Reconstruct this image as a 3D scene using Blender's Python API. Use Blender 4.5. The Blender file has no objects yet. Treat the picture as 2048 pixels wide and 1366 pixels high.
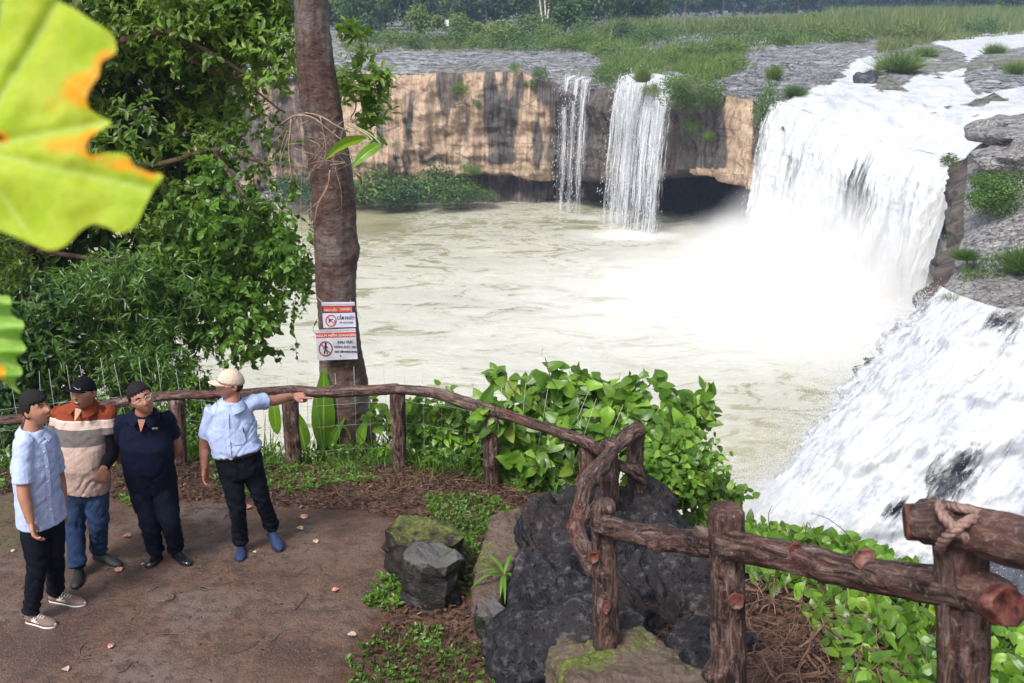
import bpy, bmesh, math, random
import numpy as np
from mathutils import Vector, Matrix, Quaternion
R = math.radians
rng = np.random.default_rng(7)
random.seed(7)
S = bpy.context.scene
COL = S.collection

# ------------------------------------------------------------------ camera, sky, sun, exposure
PITCH = 18.85
CAMZ = 16.0
F = 2000.0
cd = bpy.data.cameras.new("camera"); cam = bpy.data.objects.new("camera", cd); COL.objects.link(cam)
cam.location = (0, 0, CAMZ); cam.rotation_euler = (R(90 - PITCH), 0, 0)
cd.sensor_width = 36; cd.lens = 36 * F / 2048; cd.clip_start = 0.05; cd.clip_end = 3000
cd.dof.use_dof = True; cd.dof.focus_distance = 9.0; cd.dof.aperture_fstop = 5.0
S.camera = cam
SUN_EL, SUN_AZ = 52.0, -150.0          # azimuth measured from +Y, clockwise positive
W = bpy.data.worlds.new("World"); S.world = W; W.use_nodes = True
wn = W.node_tree; bg = wn.nodes["Background"]
sky = wn.nodes.new("ShaderNodeTexSky"); sky.sky_type = 'NISHITA'; sky.sun_disc = False
sky.sun_elevation = R(SUN_EL); sky.sun_rotation = R(SUN_AZ)
sky.air_density = 1.0; sky.dust_density = 4.0; sky.ozone_density = 1.0
hsv = wn.nodes.new("ShaderNodeHueSaturation"); hsv.inputs["Saturation"].default_value = 0.45
wn.links.new(sky.outputs[0], hsv.inputs["Color"]); wn.links.new(hsv.outputs[0], bg.inputs[0])
bg.inputs[1].default_value = 0.12
sd = bpy.data.lights.new("sun", 'SUN'); sun = bpy.data.objects.new("sun", sd); COL.objects.link(sun)
sd.energy = 2.3; sd.angle = R(14); sd.color = (1.0, 0.965, 0.91)
_d = Vector((math.sin(R(SUN_AZ)) * math.cos(R(SUN_EL)), math.cos(R(SUN_AZ)) * math.cos(R(SUN_EL)), math.sin(R(SUN_EL))))
sun.rotation_euler = _d.to_track_quat('Z', 'Y').to_euler()
S.view_settings.view_transform = 'Standard'; S.view_settings.look = 'None'
S.view_settings.exposure = 0.85; S.view_settings.gamma = 1.0; S.view_settings.use_curve_mapping = False
S.cycles.max_bounces = 8; S.cycles.diffuse_bounces = 4; S.cycles.transparent_max_bounces = 24
S.cycles.volume_bounces = 5; S.cycles.transmission_bounces = 4; S.cycles.glossy_bounces = 2
S.cycles.volume_step_rate = 1.0; S.cycles.volume_max_steps = 256

# ------------------------------------------------------------------ placing helpers (photo ray + real distance -> world)
SP, CP = math.sin(R(PITCH)), math.cos(R(PITCH))
def atz(px, py, z):
    u = (px - 1024) / F; v = (py - 683) / F
    return np.array([u * z, z * (CP - v * SP), CAMZ - z * (SP + v * CP)])
def atY(px, py, Y):
    v = (py - 683) / F
    return atz(px, py, Y / (CP - v * SP))
def atZ(px, py, Z):
    v = (py - 683) / F
    return atz(px, py, (CAMZ - Z) / (SP + v * CP))
def proj(P):
    P = np.asarray(P, float); dz = CAMZ - P[..., 2]
    z = P[..., 1] * CP + dz * SP
    z = np.where(np.abs(z) < 1e-3, 1e-3, z)
    return 1024 + F * P[..., 0] / z, 683 + F * (dz * CP - P[..., 1] * SP) / z, z
def inpoly(x, y, poly):
    x = np.asarray(x); y = np.asarray(y); r = np.zeros(x.shape, bool)
    n = len(poly)
    for i in range(n):
        x0, y0 = poly[i]; x1, y1 = poly[(i + 1) % n]
        if y0 == y1: continue
        c = (y0 > y) != (y1 > y)
        r ^= c & (x < (x1 - x0) * (y - y0) / (y1 - y0) + x0)
    return r
def polydist(x, y, poly):
    """signed distance to polygon, positive inside (vectorised)"""
    d = np.full(np.shape(x), 1e9)
    n = len(poly)
    for i in range(n):
        x0, y0 = poly[i]; x1, y1 = poly[(i + 1) % n]
        dx, dy = x1 - x0, y1 - y0
        t = np.clip(((x - x0) * dx + (y - y0) * dy) / (dx * dx + dy * dy + 1e-9), 0, 1)
        d = np.minimum(d, np.hypot(x - x0 - t * dx, y - y0 - t * dy))
    return np.where(inpoly(x, y, poly), d, -d)

# ------------------------------------------------------------------ noise
def _hash(ix, iy, iz, seed):
    h = (ix.astype(np.int64) * 374761393 + iy.astype(np.int64) * 668265263 + iz.astype(np.int64) * 2147483647 + seed * 974711) & 0xffffffff
    h = ((h ^ (h >> 13)) * 1274126177) & 0xffffffff
    h = ((h ^ (h >> 16)) * 2246822519) & 0xffffffff
    return ((h ^ (h >> 15)) & 0xffffff) / float(0xffffff) * 2 - 1
def vn(P, seed=0):
    P = np.asarray(P, float); i = np.floor(P); f = P - i; f = f * f * f * (f * (f * 6 - 15) + 10); i = i.astype(np.int64)
    o = 0
    for a in (0, 1):
        for b in (0, 1):
            for c in (0, 1):
                w = (f[..., 0] if a else 1 - f[..., 0]) * (f[..., 1] if b else 1 - f[..., 1]) * (f[..., 2] if c else 1 - f[..., 2])
                o = o + w * _hash(i[..., 0] + a, i[..., 1] + b, i[..., 2] + c, seed)
    return o
def fbm(P, oct=4, seed=0, gain=0.5, ridge=False):
    P = np.asarray(P, float); o = 0; a = 1; t = 0
    for k in range(oct):
        n = vn(P * (2.03 ** k) + 13.7 * k, seed + k * 17)
        if ridge: n = 1 - 2 * np.abs(n)
        o = o + a * n; t += a; a *= gain
    return o / t
def sstep(a, b, x):
    t = np.clip((x - a) / (b - a), 0, 1); return t * t * (3 - 2 * t)

class RBF:
    def __init__(s, pts):
        s.p = np.array(pts, float); s.s = np.array([1.0, 1.0])
        d = np.hypot(*(s.p[:, None, :2] - s.p[None, :, :2]).transpose(2, 0, 1))
        n = len(pts); A = np.zeros((n + 3, n + 3)); A[:n, :n] = d
        A[:n, n] = 1; A[:n, n + 1:] = s.p[:, :2]; A[n, :n] = 1; A[n + 1:, :n] = s.p[:, :2].T
        s.w = np.linalg.lstsq(A, np.concatenate([s.p[:, 2], [0, 0, 0]]), rcond=None)[0]
    def __call__(s, X, Y):
        X = np.asarray(X, float); Y = np.asarray(Y, float); o = s.w[-3] + s.w[-2] * X + s.w[-1] * Y
        for i, (a, b, c) in enumerate(s.p): o = o + s.w[i] * np.hypot(X - a, Y - b)
        return o

# ------------------------------------------------------------------ mesh builders
def mkmesh(name, V, F, attrs=None, smooth=True):
    """V (n,3); F = list of index arrays, each (m,3) or (m,4)"""
    me = bpy.data.meshes.new(name)
    V = np.ascontiguousarray(V, dtype=np.float32)
    if isinstance(F, np.ndarray): F = [F]
    F = [np.asarray(f, dtype=np.int32) for f in F if len(f)]
    loops = np.concatenate([f.ravel() for f in F]); sizes = np.concatenate([np.full(len(f), f.shape[1], np.int32) for f in F])
    starts = np.concatenate([[0], np.cumsum(sizes)[:-1]]).astype(np.int32)
    me.vertices.add(len(V)); me.vertices.foreach_set("co", V.ravel())
    me.loops.add(len(loops)); me.loops.foreach_set("vertex_index", loops)
    me.polygons.add(len(sizes)); me.polygons.foreach_set("loop_start", starts)
    me.update(calc_edges=True)
    me.polygons.foreach_set("use_smooth", np.full(len(sizes), smooth))
    for k, a in (attrs or {}).items():
        a = np.asarray(a, np.float32)
        if a.ndim == 2:
            t = me.attributes.new(k, 'FLOAT_VECTOR', 'POINT'); t.data.foreach_set("vector", a.ravel())
        else:
            t = me.attributes.new(k, 'FLOAT', 'POINT'); t.data.foreach_set("value", a)
    me.validate(); return me
def link(name, me, mat=None, parent=None, **props):
    o = bpy.data.objects.new(name, me); COL.objects.link(o)
    if mat is not None:
        for m in (mat if isinstance(mat, (list, tuple)) else [mat]): me.materials.append(m)
    if parent is not None: o.parent = parent
    for k, v in props.items(): o[k] = v
    return o
def empty(name, loc=(0, 0, 0), **props):
    o = bpy.data.objects.new(name, None); COL.objects.link(o); o.location = [float(a) for a in loc]; o.empty_display_size = 0.1
    for k, v in props.items(): o[k] = v
    return o
def local(V, root): return np.asarray(V) - np.array(root.location)
def gridfaces(nu, nv, wrapu=False):
    """vertices index = i*nv + j"""
    I = np.arange(nu if wrapu else nu - 1); J = np.arange(nv - 1)
    I, J = np.meshgrid(I, J, indexing='ij'); I = I.ravel(); J = J.ravel(); I2 = (I + 1) % nu
    return np.stack([I * nv + J, I2 * nv + J, I2 * nv + J + 1, I * nv + J + 1], 1)
def gridmesh(name, P, attrs=None, smooth=True):
    nu, nv = P.shape[:2]
    return mkmesh(name, P.reshape(-1, 3), gridfaces(nu, nv), attrs, smooth)
def catmull(P, n):
    P = np.asarray(P, float)
    if len(P) == 2: return P[0] + (P[1] - P[0]) * np.linspace(0, 1, n)[:, None]
    Q = np.vstack([2 * P[0] - P[1], P, 2 * P[-1] - P[-2]]); m = len(P) - 1
    t = np.linspace(0, m - 1e-6, n); i = t.astype(int); f = (t - i)[:, None]
    a, b, c, d = Q[i], Q[i + 1], Q[i + 2], Q[i + 3]
    return 0.5 * ((2 * b) + (-a + c) * f + (2 * a - 5 * b + 4 * c - d) * f ** 2 + (-a + 3 * b - 3 * c + d) * f ** 3)
def frames(C, up=None):
    T = np.gradient(C, axis=0); T /= np.linalg.norm(T, axis=1)[:, None] + 1e-12
    N = np.zeros_like(C); a = np.array([0, 0, 1.0]) if up is None else np.asarray(up, float)
    if abs(T[0] @ a) > 0.95 and up is None: a = np.array([1.0, 0, 0])
    n = a - T[0] * (a @ T[0]); n /= np.linalg.norm(n)
    for i in range(len(C)):
        n = n - T[i] * (n @ T[i]); n /= np.linalg.norm(n) + 1e-12; N[i] = n
    B = np.cross(T, N); return T, N, B
def tube(C, rad, nseg=8, disp=None, caps=True, up=None, flat=None):
    """C (n,3), rad (n,) or (n,2) for N,B radii. disp(theta, s, C)->extra radius. returns V,F(list)"""
    C = np.asarray(C, float); n = len(C); rad = np.asarray(rad, float)
    if rad.ndim == 0: rad = np.full(n, float(rad))
    if rad.ndim == 1: rad = np.stack([rad, rad], 1)
    T, N, B = frames(C, up)
    th = np.linspace(0, 2 * math.pi, nseg, endpoint=False)
    s = np.concatenate([[0], np.cumsum(np.linalg.norm(np.diff(C, axis=0), axis=1))])
    TH, SS = np.meshgrid(th, s, indexing='ij')
    ex = disp(TH, SS) if disp else np.zeros(TH.shape)
    r1 = rad[None, :, 0] + ex; r2 = rad[None, :, 1] + ex
    V = C[None] + (np.cos(TH) * r1)[..., None] * N[None] + (np.sin(TH) * r2)[..., None] * B[None]
    F4 = gridfaces(nseg, n, True); V = V.reshape(-1, 3); F3 = []
    if caps:
        k = len(V); V = np.vstack([V, C[0], C[-1]])
        i = np.arange(nseg); j = (i + 1) % nseg
        F3 = np.vstack([np.stack([np.full(nseg, k), j * n, i * n], 1), np.stack([np.full(nseg, k + 1), i * n + n - 1, j * n + n - 1], 1)])
        return V, [F4, F3]
    return V, [F4]
def join(parts):
    Vs, F4, F3, off = [], [], [], 0
    for V, Fs in parts:
        for f in Fs:
            if len(f): (F4 if f.shape[1] == 4 else F3).append(np.asarray(f) + off)
        Vs.append(V); off += len(V)
    return np.vstack(Vs), ([np.vstack(F4)] if F4 else []) + ([np.vstack(F3)] if F3 else [])
def rot_from(d, n=None, roll=None):
    """(k,3) forward dirs -> (k,3,3) matrices whose columns are x=forward, y=side, z=normal-ish up"""
    d = d / (np.linalg.norm(d, axis=1)[:, None] + 1e-9)
    if n is None: n = np.tile([0, 0, 1.0], (len(d), 1))
    y = np.cross(n, d); l = np.linalg.norm(y, axis=1)[:, None]
    y = np.where(l < 1e-3, np.array([[0, 1.0, 0]]), y / (l + 1e-9)); z = np.cross(d, y)
    z /= np.linalg.norm(z, axis=1)[:, None] + 1e-9
    if roll is not None:
        c, s_ = np.cos(roll)[:, None], np.sin(roll)[:, None]
        y, z = y * c + z * s_, z * c - y * s_
    return np.stack([d, y, z], 2)
LEAF_A = (np.array([[0, 0, 0], [.3, .22, .03], [.3, 0, -.03], [.3, -.22, .03], [.68, .17, .01], [.68, 0, -.05], [.68, -.17, .01], [1, 0, -.16]]),
          np.array([[0, 1, 2], [0, 2, 3], [1, 4, 5], [1, 5, 2], [2, 5, 6], [2, 6, 3], [4, 7, 5], [5, 7, 6]])[:, ::-1])
LEAF_N = (np.array([[0, 0, 0], [.4, .11, .03], [.4, 0, -.02], [.4, -.11, .03], [1, 0, -.22]]),
          np.array([[0, 1, 2], [0, 2, 3], [1, 4, 2], [2, 4, 3]])[:, ::-1])
LEAF_H = (np.array([[0, 0, 0], [-.14, .2, .03], [.12, .37, .05], [.12, 0, -.03], [-.14, -.2, .03], [.12, -.37, .05], [.55, .28, .0], [.55, 0, -.07], [.55, -.28, .0], [1.0, 0, -.22]]),
          np.array([[0, 1, 2], [0, 2, 3], [0, 5, 4], [0, 3, 5], [2, 6, 7], [2, 7, 3], [3, 7, 8], [3, 8, 5], [6, 9, 7], [7, 9, 8]])[:, ::-1])
def _hd():
    u = np.linspace(0, 1, 8); v = np.linspace(-1, 1, 7); U, Vv = np.meshgrid(u, v, indexing='ij')
    w = .36 * np.sin(np.pi * np.clip(U, 0, 1) ** .58) ** .75 * (1 - .15 * U) + .004
    x = U - .16 * np.abs(Vv) ** 1.5 * (1 - U) ** 3; y = Vv * w
    z = -.20 * U ** 2 + .28 * np.abs(y) - .35 * y ** 2 + .012 * np.cos(U * 28 - np.abs(Vv) * 3) * np.abs(Vv)
    q = gridfaces(8, 7); return np.stack([x, y, z], -1).reshape(-1, 3), np.vstack([q[:, [0, 1, 2]], q[:, [0, 2, 3]]])
LEAF_HD = _hd()
LEAF_Q = (np.array([[0, 0, 0], [.5, .3, .05], [1, 0, -.1], [.5, -.3, .05]]), np.array([[0, 3, 2], [0, 2, 1]]))
BLADE = (np.array([[0, .5, 0], [0, -.5, 0], [.5, .35, .06], [.5, -.35, .06], [1, 0, -.1]]), np.array([[0, 1, 3], [0, 3, 2], [2, 3, 4]]))
def scatter(tpl, P, M, size, rnd=None, wid=None):
    """instances of template at P (k,3), rotation M (k,3,3), size (k,) -> V,F,attr"""
    tv, tf = tpl; k = len(P); size = np.broadcast_to(size, (k,))
    sc = np.stack([size, size if wid is None else np.broadcast_to(wid, (k,)), size], 1)
    V = np.einsum('kij,kvj->kvi', M, tv[None] * sc[:, None, :]) + P[:, None, :]
    Fi = tf[None] + (np.arange(k) * len(tv))[:, None, None]
    rnd = rng.random(k) if rnd is None else rnd
    return V.reshape(-1, 3), Fi.reshape(-1, 3), np.repeat(rnd, len(tv))
def merge_sc(L):
    V, Fc, A, off = [], [], [], 0
    for v, f, a in L:
        V.append(v); Fc.append(f + off); A.append(a); off += len(v)
    return np.vstack(V), np.vstack(Fc), np.concatenate(A)
def rdir(k, up=0.0, spread=1.0):
    d = rng.normal(size=(k, 3)) * spread; d[:, 2] += up
    return d / np.linalg.norm(d, axis=1)[:, None]
def remesh(name, V, F, voxel, smooth_it=0, mat=None, parent=None):
    me = mkmesh(name, V, F); o = bpy.data.objects.new("tmp", me); COL.objects.link(o)
    m = o.modifiers.new("r", 'REMESH'); m.mode = 'VOXEL'; m.voxel_size = voxel; m.adaptivity = 0
    if smooth_it:
        s = o.modifiers.new("s", 'SMOOTH'); s.iterations = smooth_it; s.factor = 0.5
    dg = bpy.context.evaluated_depsgraph_get(); e = o.evaluated_get(dg)
    out = bpy.data.meshes.new_from_object(e, depsgraph=dg); out.name = name
    bpy.data.objects.remove(o); bpy.data.meshes.remove(me)
    out.polygons.foreach_set("use_smooth", np.ones(len(out.polygons), bool))
    return out
def getco(me):
    a = np.empty(len(me.vertices) * 3, np.float32); me.vertices.foreach_get("co", a); return a.reshape(-1, 3).astype(float)
def getno(me):
    a = np.empty(len(me.vertices) * 3, np.float32); me.vertex_normals.foreach_get("vector", a); return a.reshape(-1, 3).astype(float)
def setco(me, V): me.vertices.foreach_set("co", np.ascontiguousarray(V, np.float32).ravel()); me.update()

# ------------------------------------------------------------------ materials
class NT:
    def __init__(s, name):
        s.m = bpy.data.materials.new(name); s.m.use_nodes = True; s.t = s.m.node_tree; s.t.nodes.clear()
        s.out = s.n('OutputMaterial')
    def n(s, kind, ins=None, **kw):
        nd = s.t.nodes.new('ShaderNode' + kind)
        for k, v in kw.items(): setattr(nd, k, v)
        for k, v in (ins or {}).items(): s.put(nd, k, v)
        return nd
    def put(s, nd, k, v):
        sock = nd.inputs[k]
        if isinstance(v, bpy.types.NodeSocket): s.t.links.new(v, sock)
        elif isinstance(v, bpy.types.Node): s.t.links.new(v.outputs[0], sock)
        else:
            if sock.type == 'RGBA' and len(v) == 3: v = (*v, 1)
            sock.default_value = v
    def noise(s, vec, scale, detail=4, rough=0.55, sc=None, dist=0.0):
        if sc is not None: vec = s.n('Mapping', {'Vector': vec, 'Scale': sc}).outputs[0]
        return s.n('TexNoise', {'Vector': vec, 'Scale': scale, 'Detail': detail, 'Roughness': rough, 'Distortion': dist}).outputs[0]
    def ramp(s, fac, stops):
        nd = s.n('ValToRGB', {'Fac': fac}); e = nd.color_ramp.elements
        while len(e) < len(stops): e.new(0.5)
        for el, (p, c) in zip(e, stops):
            el.position = p; el.color = (c, c, c, 1) if isinstance(c, (int, float)) else (*c, 1)
        return nd.outputs[0]
    def mix(s, fac, a, b, blend='MIX'):
        nd = s.n('Mix', data_type='RGBA', blend_type=blend)
        s.put(nd, 0, fac); s.put(nd, 6, a); s.put(nd, 7, b); return nd.outputs[2]
    def math(s, op, a, b=0.0, c=None, clamp=False):
        nd = s.n('Math', operation=op, use_clamp=clamp); s.put(nd, 0, a); s.put(nd, 1, b)
        if c is not None: s.put(nd, 2, c)
        return nd.outputs[0]
    def attr(s, name): return s.n('Attribute', attribute_name=name)
    def pos(s): return s.n('NewGeometry').outputs['Position']
    def obj(s): return s.n('TexCoord').outputs['Object']
    def bump(s, h, strength=0.5, dist=0.05, normal=None):
        i = {'Height': h, 'Strength': strength, 'Distance': dist}
        if normal is not None: i['Normal'] = normal
        return s.n('Bump', i).outputs[0]
    def bsdf(s, col, rough=0.6, nrm=None, spec=0.5, **kw):
        i = {'Base Color': col, 'Roughness': rough, 'Specular IOR Level': spec}
        if nrm is not None: i['Normal'] = nrm
        i.update(kw); return s.n('BsdfPrincipled', i)
    def done(s, sh): s.put(s.out, 'Surface', sh); return s.m
def simple(name, col, rough=0.6, spec=0.4, var=0.0, bump=0.0, scale=30):
    t = NT(name); c = col
    nz = t.noise(t.obj(), scale, 4)
    if var: c = t.mix(t.ramp(nz, [(.3, 0.0), (.7, 1.0)]), tuple(a * (1 - var) for a in col), tuple(min(1, a * (1 + var)) for a in col))
    return t.done(t.bsdf(c, rough, t.bump(nz, bump, 0.01) if bump else None, spec))
def leafmat(name, dark, light, yellow=None, rough=0.42, trans=0.35, objrand=False, spec=0.35):
    t = NT(name)
    r = t.n('ObjectInfo').outputs['Random'] if objrand else t.attr('rnd').outputs['Fac']
    st = [(0.0, dark), (0.6, light)] + ([(0.93, light), (1.0, yellow)] if yellow else [])
    c = t.ramp(r, st)
    c = t.mix(t.noise(t.pos(), 1.3, 3), c, tuple(a * .6 for a in dark), 'MIX') if not objrand else c
    c2 = t.mix(0.35, c, (0.28, 0.42, 0.03), 'MIX')
    a = t.bsdf(c, rough, None, spec); b = t.n('BsdfTranslucent', {'Color': c2})
    return t.done(t.n('MixShader', {0: trans, 1: a.outputs[0], 2: b.outputs[0]}))

# ------------------------------------------------------------------ THE SETTING: plateau, cliff, pool
# control heights read off the photograph at estimated distances
def cp(px, py, Y): return tuple(atY(px, py, Y))
hp_pts = [(-90, 84, 10.8), (-40, 84, 10.8), cp(700, 140, 83), cp(880, 140, 82), cp(1000, 138, 82), cp(1130, 152, 82), cp(1190, 160, 78.5),
          cp(1280, 150, 74), cp(1350, 165, 71), cp(1450, 185, 68), cp(1540, 205, 64.5), cp(1575, 213, 62.5), cp(1700, 262, 59), cp(1800, 300, 56), cp(1925, 330, 52.5),
          (-15, 115, 10.9), (0, 200, 10.9), (-60, 200, 11.5), (0, 450, 11.5), (150, 450, 12.0), (-200, 450, 12.5), (-120, 130, 11.5),
          cp(1400, 110, 95), cp(1500, 120, 88), cp(1650, 78, 122), cp(1900, 100, 100), cp(2048, 68, 130), cp(1750, 150, 78), cp(2048, 130, 82), cp(2048, 200, 60), cp(1960, 230, 56),
          (90, 130, 12.5), (80, 70, 12.5), (70, 50, 12.0), cp(1960, 283, 49), cp(2048, 232, 51), cp(2048, 300, 45), cp(2048, 420, 39.5), cp(1935, 450, 41), cp(1925, 400, 44.5), cp(1950, 320, 47.5),
          cp(2048, 500, 36.5), cp(1915, 530, 37), cp(2048, 570, 34), cp(1895, 575, 34.8), cp(2040, 620, 32), cp(1890, 595, 33.6), (30, 34, 7.2), (45, 38, 9), (28, 27, 6.3), (19, 29.5, 6.0)]
HP = RBF(hp_pts)
rimX = np.array([-120, -60, -30, -13, 0, 4.2, 6.3, 9.6, 12.0, 14.1, 16.1, 16.9, 19.8, 21.7, 23.6])
rimY = np.array([90, 84, 83, 82.5, 82, 81.5, 78, 74, 71, 68, 64.5, 62.6, 59, 56, 52.2])
def rim(X): return np.interp(X, rimX, rimY)
edY = np.array([26.0, 29.5, 31.5, 33.6, 34.8, 37, 41, 44.5, 47.5, 50, 52.2, 56])
edX = np.array([30.0, 20.5, 16.6, 15.2, 15.4, 16.8, 18.9, 20.3, 21.6, 22.6, 23.6, 24.5])
def edge(Y): return np.interp(Y, edY, edX)
RIVER = [(1555, 214), (1600, 185), (1665, 160), (1712, 118), (1745, 112), (1770, 118), (1745, 150), (1760, 178), (1800, 172), (1832, 150), (1900, 145), (1930, 132), (1925, 105), (1890, 92), (1860, 88), (1870, 72), (2000, 60), (2120, 56), (2120, 88), (2040, 95),
         (2000, 100), (1960, 110), (1935, 130), (1940, 165), (1948, 190), (2000, 182), (2060, 170), (2140, 160), (2140, 225), (2060, 222), (2010, 238), (1965, 268), (1935, 300), (1925, 345), (1700, 330), (1560, 300)]
def hterr(X, Y):
    """smooth base height of the plateau"""
    return HP(X, Y)
def terr(X, Y, detail=True):
    Z = hterr(X, Y)
    if detail:
        P = np.stack([X, Y, 0 * X], -1)
        n = fbm(P / np.array([3.2, 2.0, 1]), 5, 3, 0.55)
        lay = np.round(n * 4) / 4
        n9 = fbm(P * [.55, 1.1, 1], 4, 71, .6, ridge=True)
        dr_ = np.clip(Y - rim(np.minimum(X, 23.6)), 0, None); Z = Z + np.where(X < 15.5, 1.0, 0) * .55 * fbm(np.stack([X * .22, 0 * X, 0 * X], -1), 3, 45) * np.exp(-dr_ / 5) + .20 * n9 * sstep(-2, 6, dr_)
        k = sstep(0, 1, (Y - 30) / 20)
        Z = Z + 0.22 * lay + 0.14 * n + 0.07 * fbm(P * 1.7, 3, 8, ridge=True) + .25 * fbm(P / np.array([9., 5, 1]), 2, 14)
        px, py, _ = proj(np.stack([X, Y, Z], -1))
        w = polydist(px, py, RIVER)
        Z = Z - 0.30 * sstep(-4, 10, w)
        Z = Z + 0.35 * np.exp(-(((px - 1990) / 55) ** 2 + ((py - 135) / 22) ** 2) * 1.2) * (Y > 60)
    return Z
# plateau mesh: columns run away from the rim
colX = np.concatenate([np.linspace(-130, -42, 22, endpoint=False), np.arange(-42, 24, 0.26), np.linspace(24, 60, 110, endpoint=False), np.linspace(60, 260, 40)])
rr = [0]; st = 0.22
while rr[-1] < 480: rr.append(rr[-1] + st); st *= 1.026
rr = np.array(rr)
CX, RR = np.meshgrid(colX, rr, indexing='ij')
CY = np.where(CX <= 23.6, rim(CX), 52.2) + RR
CX2 = CX + CX * 0.0 + (RR * 0.35) * np.sign(CX) * sstep(20, 200, np.abs(CX) + RR * 0.2)
PZ = terr(CX2, CY)
lip = np.exp(-RR / 0.8) * 0.25
PZ = PZ - lip
t = NT("plateau_rock")
p = t.pos()
n1 = t.noise(p, 0.35, 6, 0.6, (1, 1.2, 1)); n2 = t.noise(p, 1.6, 8, 0.72, (0.45, 1.3, 3), .6); n3 = t.noise(p, 0.06, 3)
c = t.ramp(n2, [(.40, (.03, .032, .042)), (.45, (.19, .195, .215)), (.53, (.37, .375, .395)), (.63, (.58, .58, .60))])
c = t.mix(t.ramp(n1, [(.45, 0.0), (.7, .55)]), c, (.09, .09, .10))
c = t.mix(t.ramp(n3, [(.5, 0.0), (.62, .5)]), c, (.20, .20, .10))
vor = t.n('TexVoronoi', {'Vector': t.n('Mapping', {'Vector': p, 'Scale': (.8, 1.5, 1)}).outputs[0], 'Scale': 1.3}, feature='DISTANCE_TO_EDGE').outputs[0]
cr = t.ramp(vor, [(0.0, 0.0), (0.06, 1.0)])
c = t.mix(t.math('MULTIPLY', t.math('SUBTRACT', 1.0, cr), .55), c, (.03, .03, .035))
h = t.math('ADD', t.math('MULTIPLY', n2, 1.0), t.math('MULTIPLY', cr, .35))
M_plat = t.done(t.bsdf(c, .55, t.bump(h, 1.0, .6), .35))
link("plateau", gridmesh("plateau", np.stack([CX2, CY, PZ], -1)[::-1]), M_plat, kind="structure")

# right rock shelf, from its edge to the right
Ys = np.concatenate([np.arange(26, 52.3, 0.16)]); xr = [0]; st = .14
while xr[-1] < 60: xr.append(xr[-1] + st); st *= 1.03
xr = np.array(xr); YY, XR = np.meshgrid(Ys, xr, indexing='ij'); XX = edge(YY) + XR
def shelf(X, Y):
    P = np.stack([X, Y, 0 * X], -1)
    n = fbm(P / np.array([2.2, 2.6, 1]), 5, 21, .55)
    return hterr(X, Y) + 0.22 * np.round(n * 5) / 5 + 0.12 * n - 0.0
SZ = shelf(XX, YY) - 0.45 * np.exp(-XR / 0.5)
t = NT("shelf_rock"); p = t.pos()
n1 = t.noise(p, .5, 5, .6); n2 = t.noise(p, 3.0, 7, .7, (.6, 1.2, 2.5))
c = t.ramp(n2, [(.38, (.05, .05, .055)), (.48, (.22, .215, .22)), (.64, (.42, .405, .39))])
c = t.mix(t.ramp(n1, [(.5, 0.0), (.68, .5)]), c, (.10, .085, .075))
vor = t.n('TexVoronoi', {'Vector': t.n('Mapping', {'Vector': p, 'Scale': (1, 1.6, 1)}).outputs[0], 'Scale': 3.2}, feature='DISTANCE_TO_EDGE').outputs[0]
cr = t.ramp(vor, [(0.0, 0.0), (0.08, 1.0)])
c = t.mix(t.math('MULTIPLY', t.math('SUBTRACT', 1.0, cr), .5), c, (.05, .05, .055))
M_shelf = t.done(t.bsdf(c, .5, t.bump(t.math('ADD', n2, t.math('MULTIPLY', cr, .3)), 1.0, .18), .45))
link("rock_shelf", gridmesh("rock_shelf", np.stack([XX, YY, SZ], -1)), M_shelf, kind="structure")

# cliff strip under the rim and round the shelf edge
cx = np.concatenate([np.linspace(-120, -30, 40, endpoint=False), np.linspace(-30, 23.6, 380)])
cyv = rim(cx)
ey = np.linspace(52.2, 26, 170)[1:]
rimpts = np.concatenate([np.stack([cx, cyv], 1), np.stack([edge(ey), ey], 1)])
ps = np.concatenate([[0], np.cumsum(np.hypot(*np.diff(rimpts, axis=0).T))])
tan = np.gradient(rimpts, axis=0)
for _ in range(12): tan[1:-1] = (tan[:-2] + tan[1:-1] * 2 + tan[2:]) / 4
tan /= np.linalg.norm(tan, axis=1)[:, None]
outw = np.stack([tan[:, 1], -tan[:, 0]], 1)       # towards the pool
zt = np.where(np.arange(len(rimpts)) < len(cx), terr(rimpts[:, 0], rimpts[:, 1] ) - .25, shelf(rimpts[:, 0], rimpts[:, 1]) - .45)
NTt = 90
tt = np.linspace(0, 1, NTt)
SSg, TTg = np.meshgrid(ps, tt, indexing='ij')
Zg = zt[:, None] * (1 - TTg) + (-0.8) * TTg
Xr = rimpts[:, 0][:, None] + 0 * TTg; Yr = rimpts[:, 1][:, None] + 0 * TTg
fl = fbm(np.stack([SSg * 0.9, Zg * 0.10, 0 * SSg], -1), 5, 31, .6, ridge=True)
bl = fbm(np.stack([SSg * 0.16, Zg * 0.22, 0 * SSg], -1), 4, 37)
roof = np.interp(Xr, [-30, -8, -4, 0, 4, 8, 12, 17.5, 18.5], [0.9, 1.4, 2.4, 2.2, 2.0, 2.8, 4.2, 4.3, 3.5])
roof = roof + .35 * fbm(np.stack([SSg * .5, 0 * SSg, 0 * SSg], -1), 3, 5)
isleft = (np.arange(len(rimpts)) < len(cx))[:, None]
depthc = np.interp(Xr, [-30, -5, 4, 9, 14, 18, 24], [1.0, 1.8, 2.2, 4.5, 6.0, 5.0, 1.0])
off = 0.75 * fl * (0.35 + .65 * sstep(0, .12, TTg)) + 1.3 * bl + 0.42 * fbm(np.stack([SSg * .9, Zg * 1.1, 0 * SSg], -1), 5, 77, .6)
off = off + 0.9 * np.sin(np.clip(TTg, 0, 1) * math.pi) * .5
cave = sstep(0.25, -0.35, Zg - roof) * isleft
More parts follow.
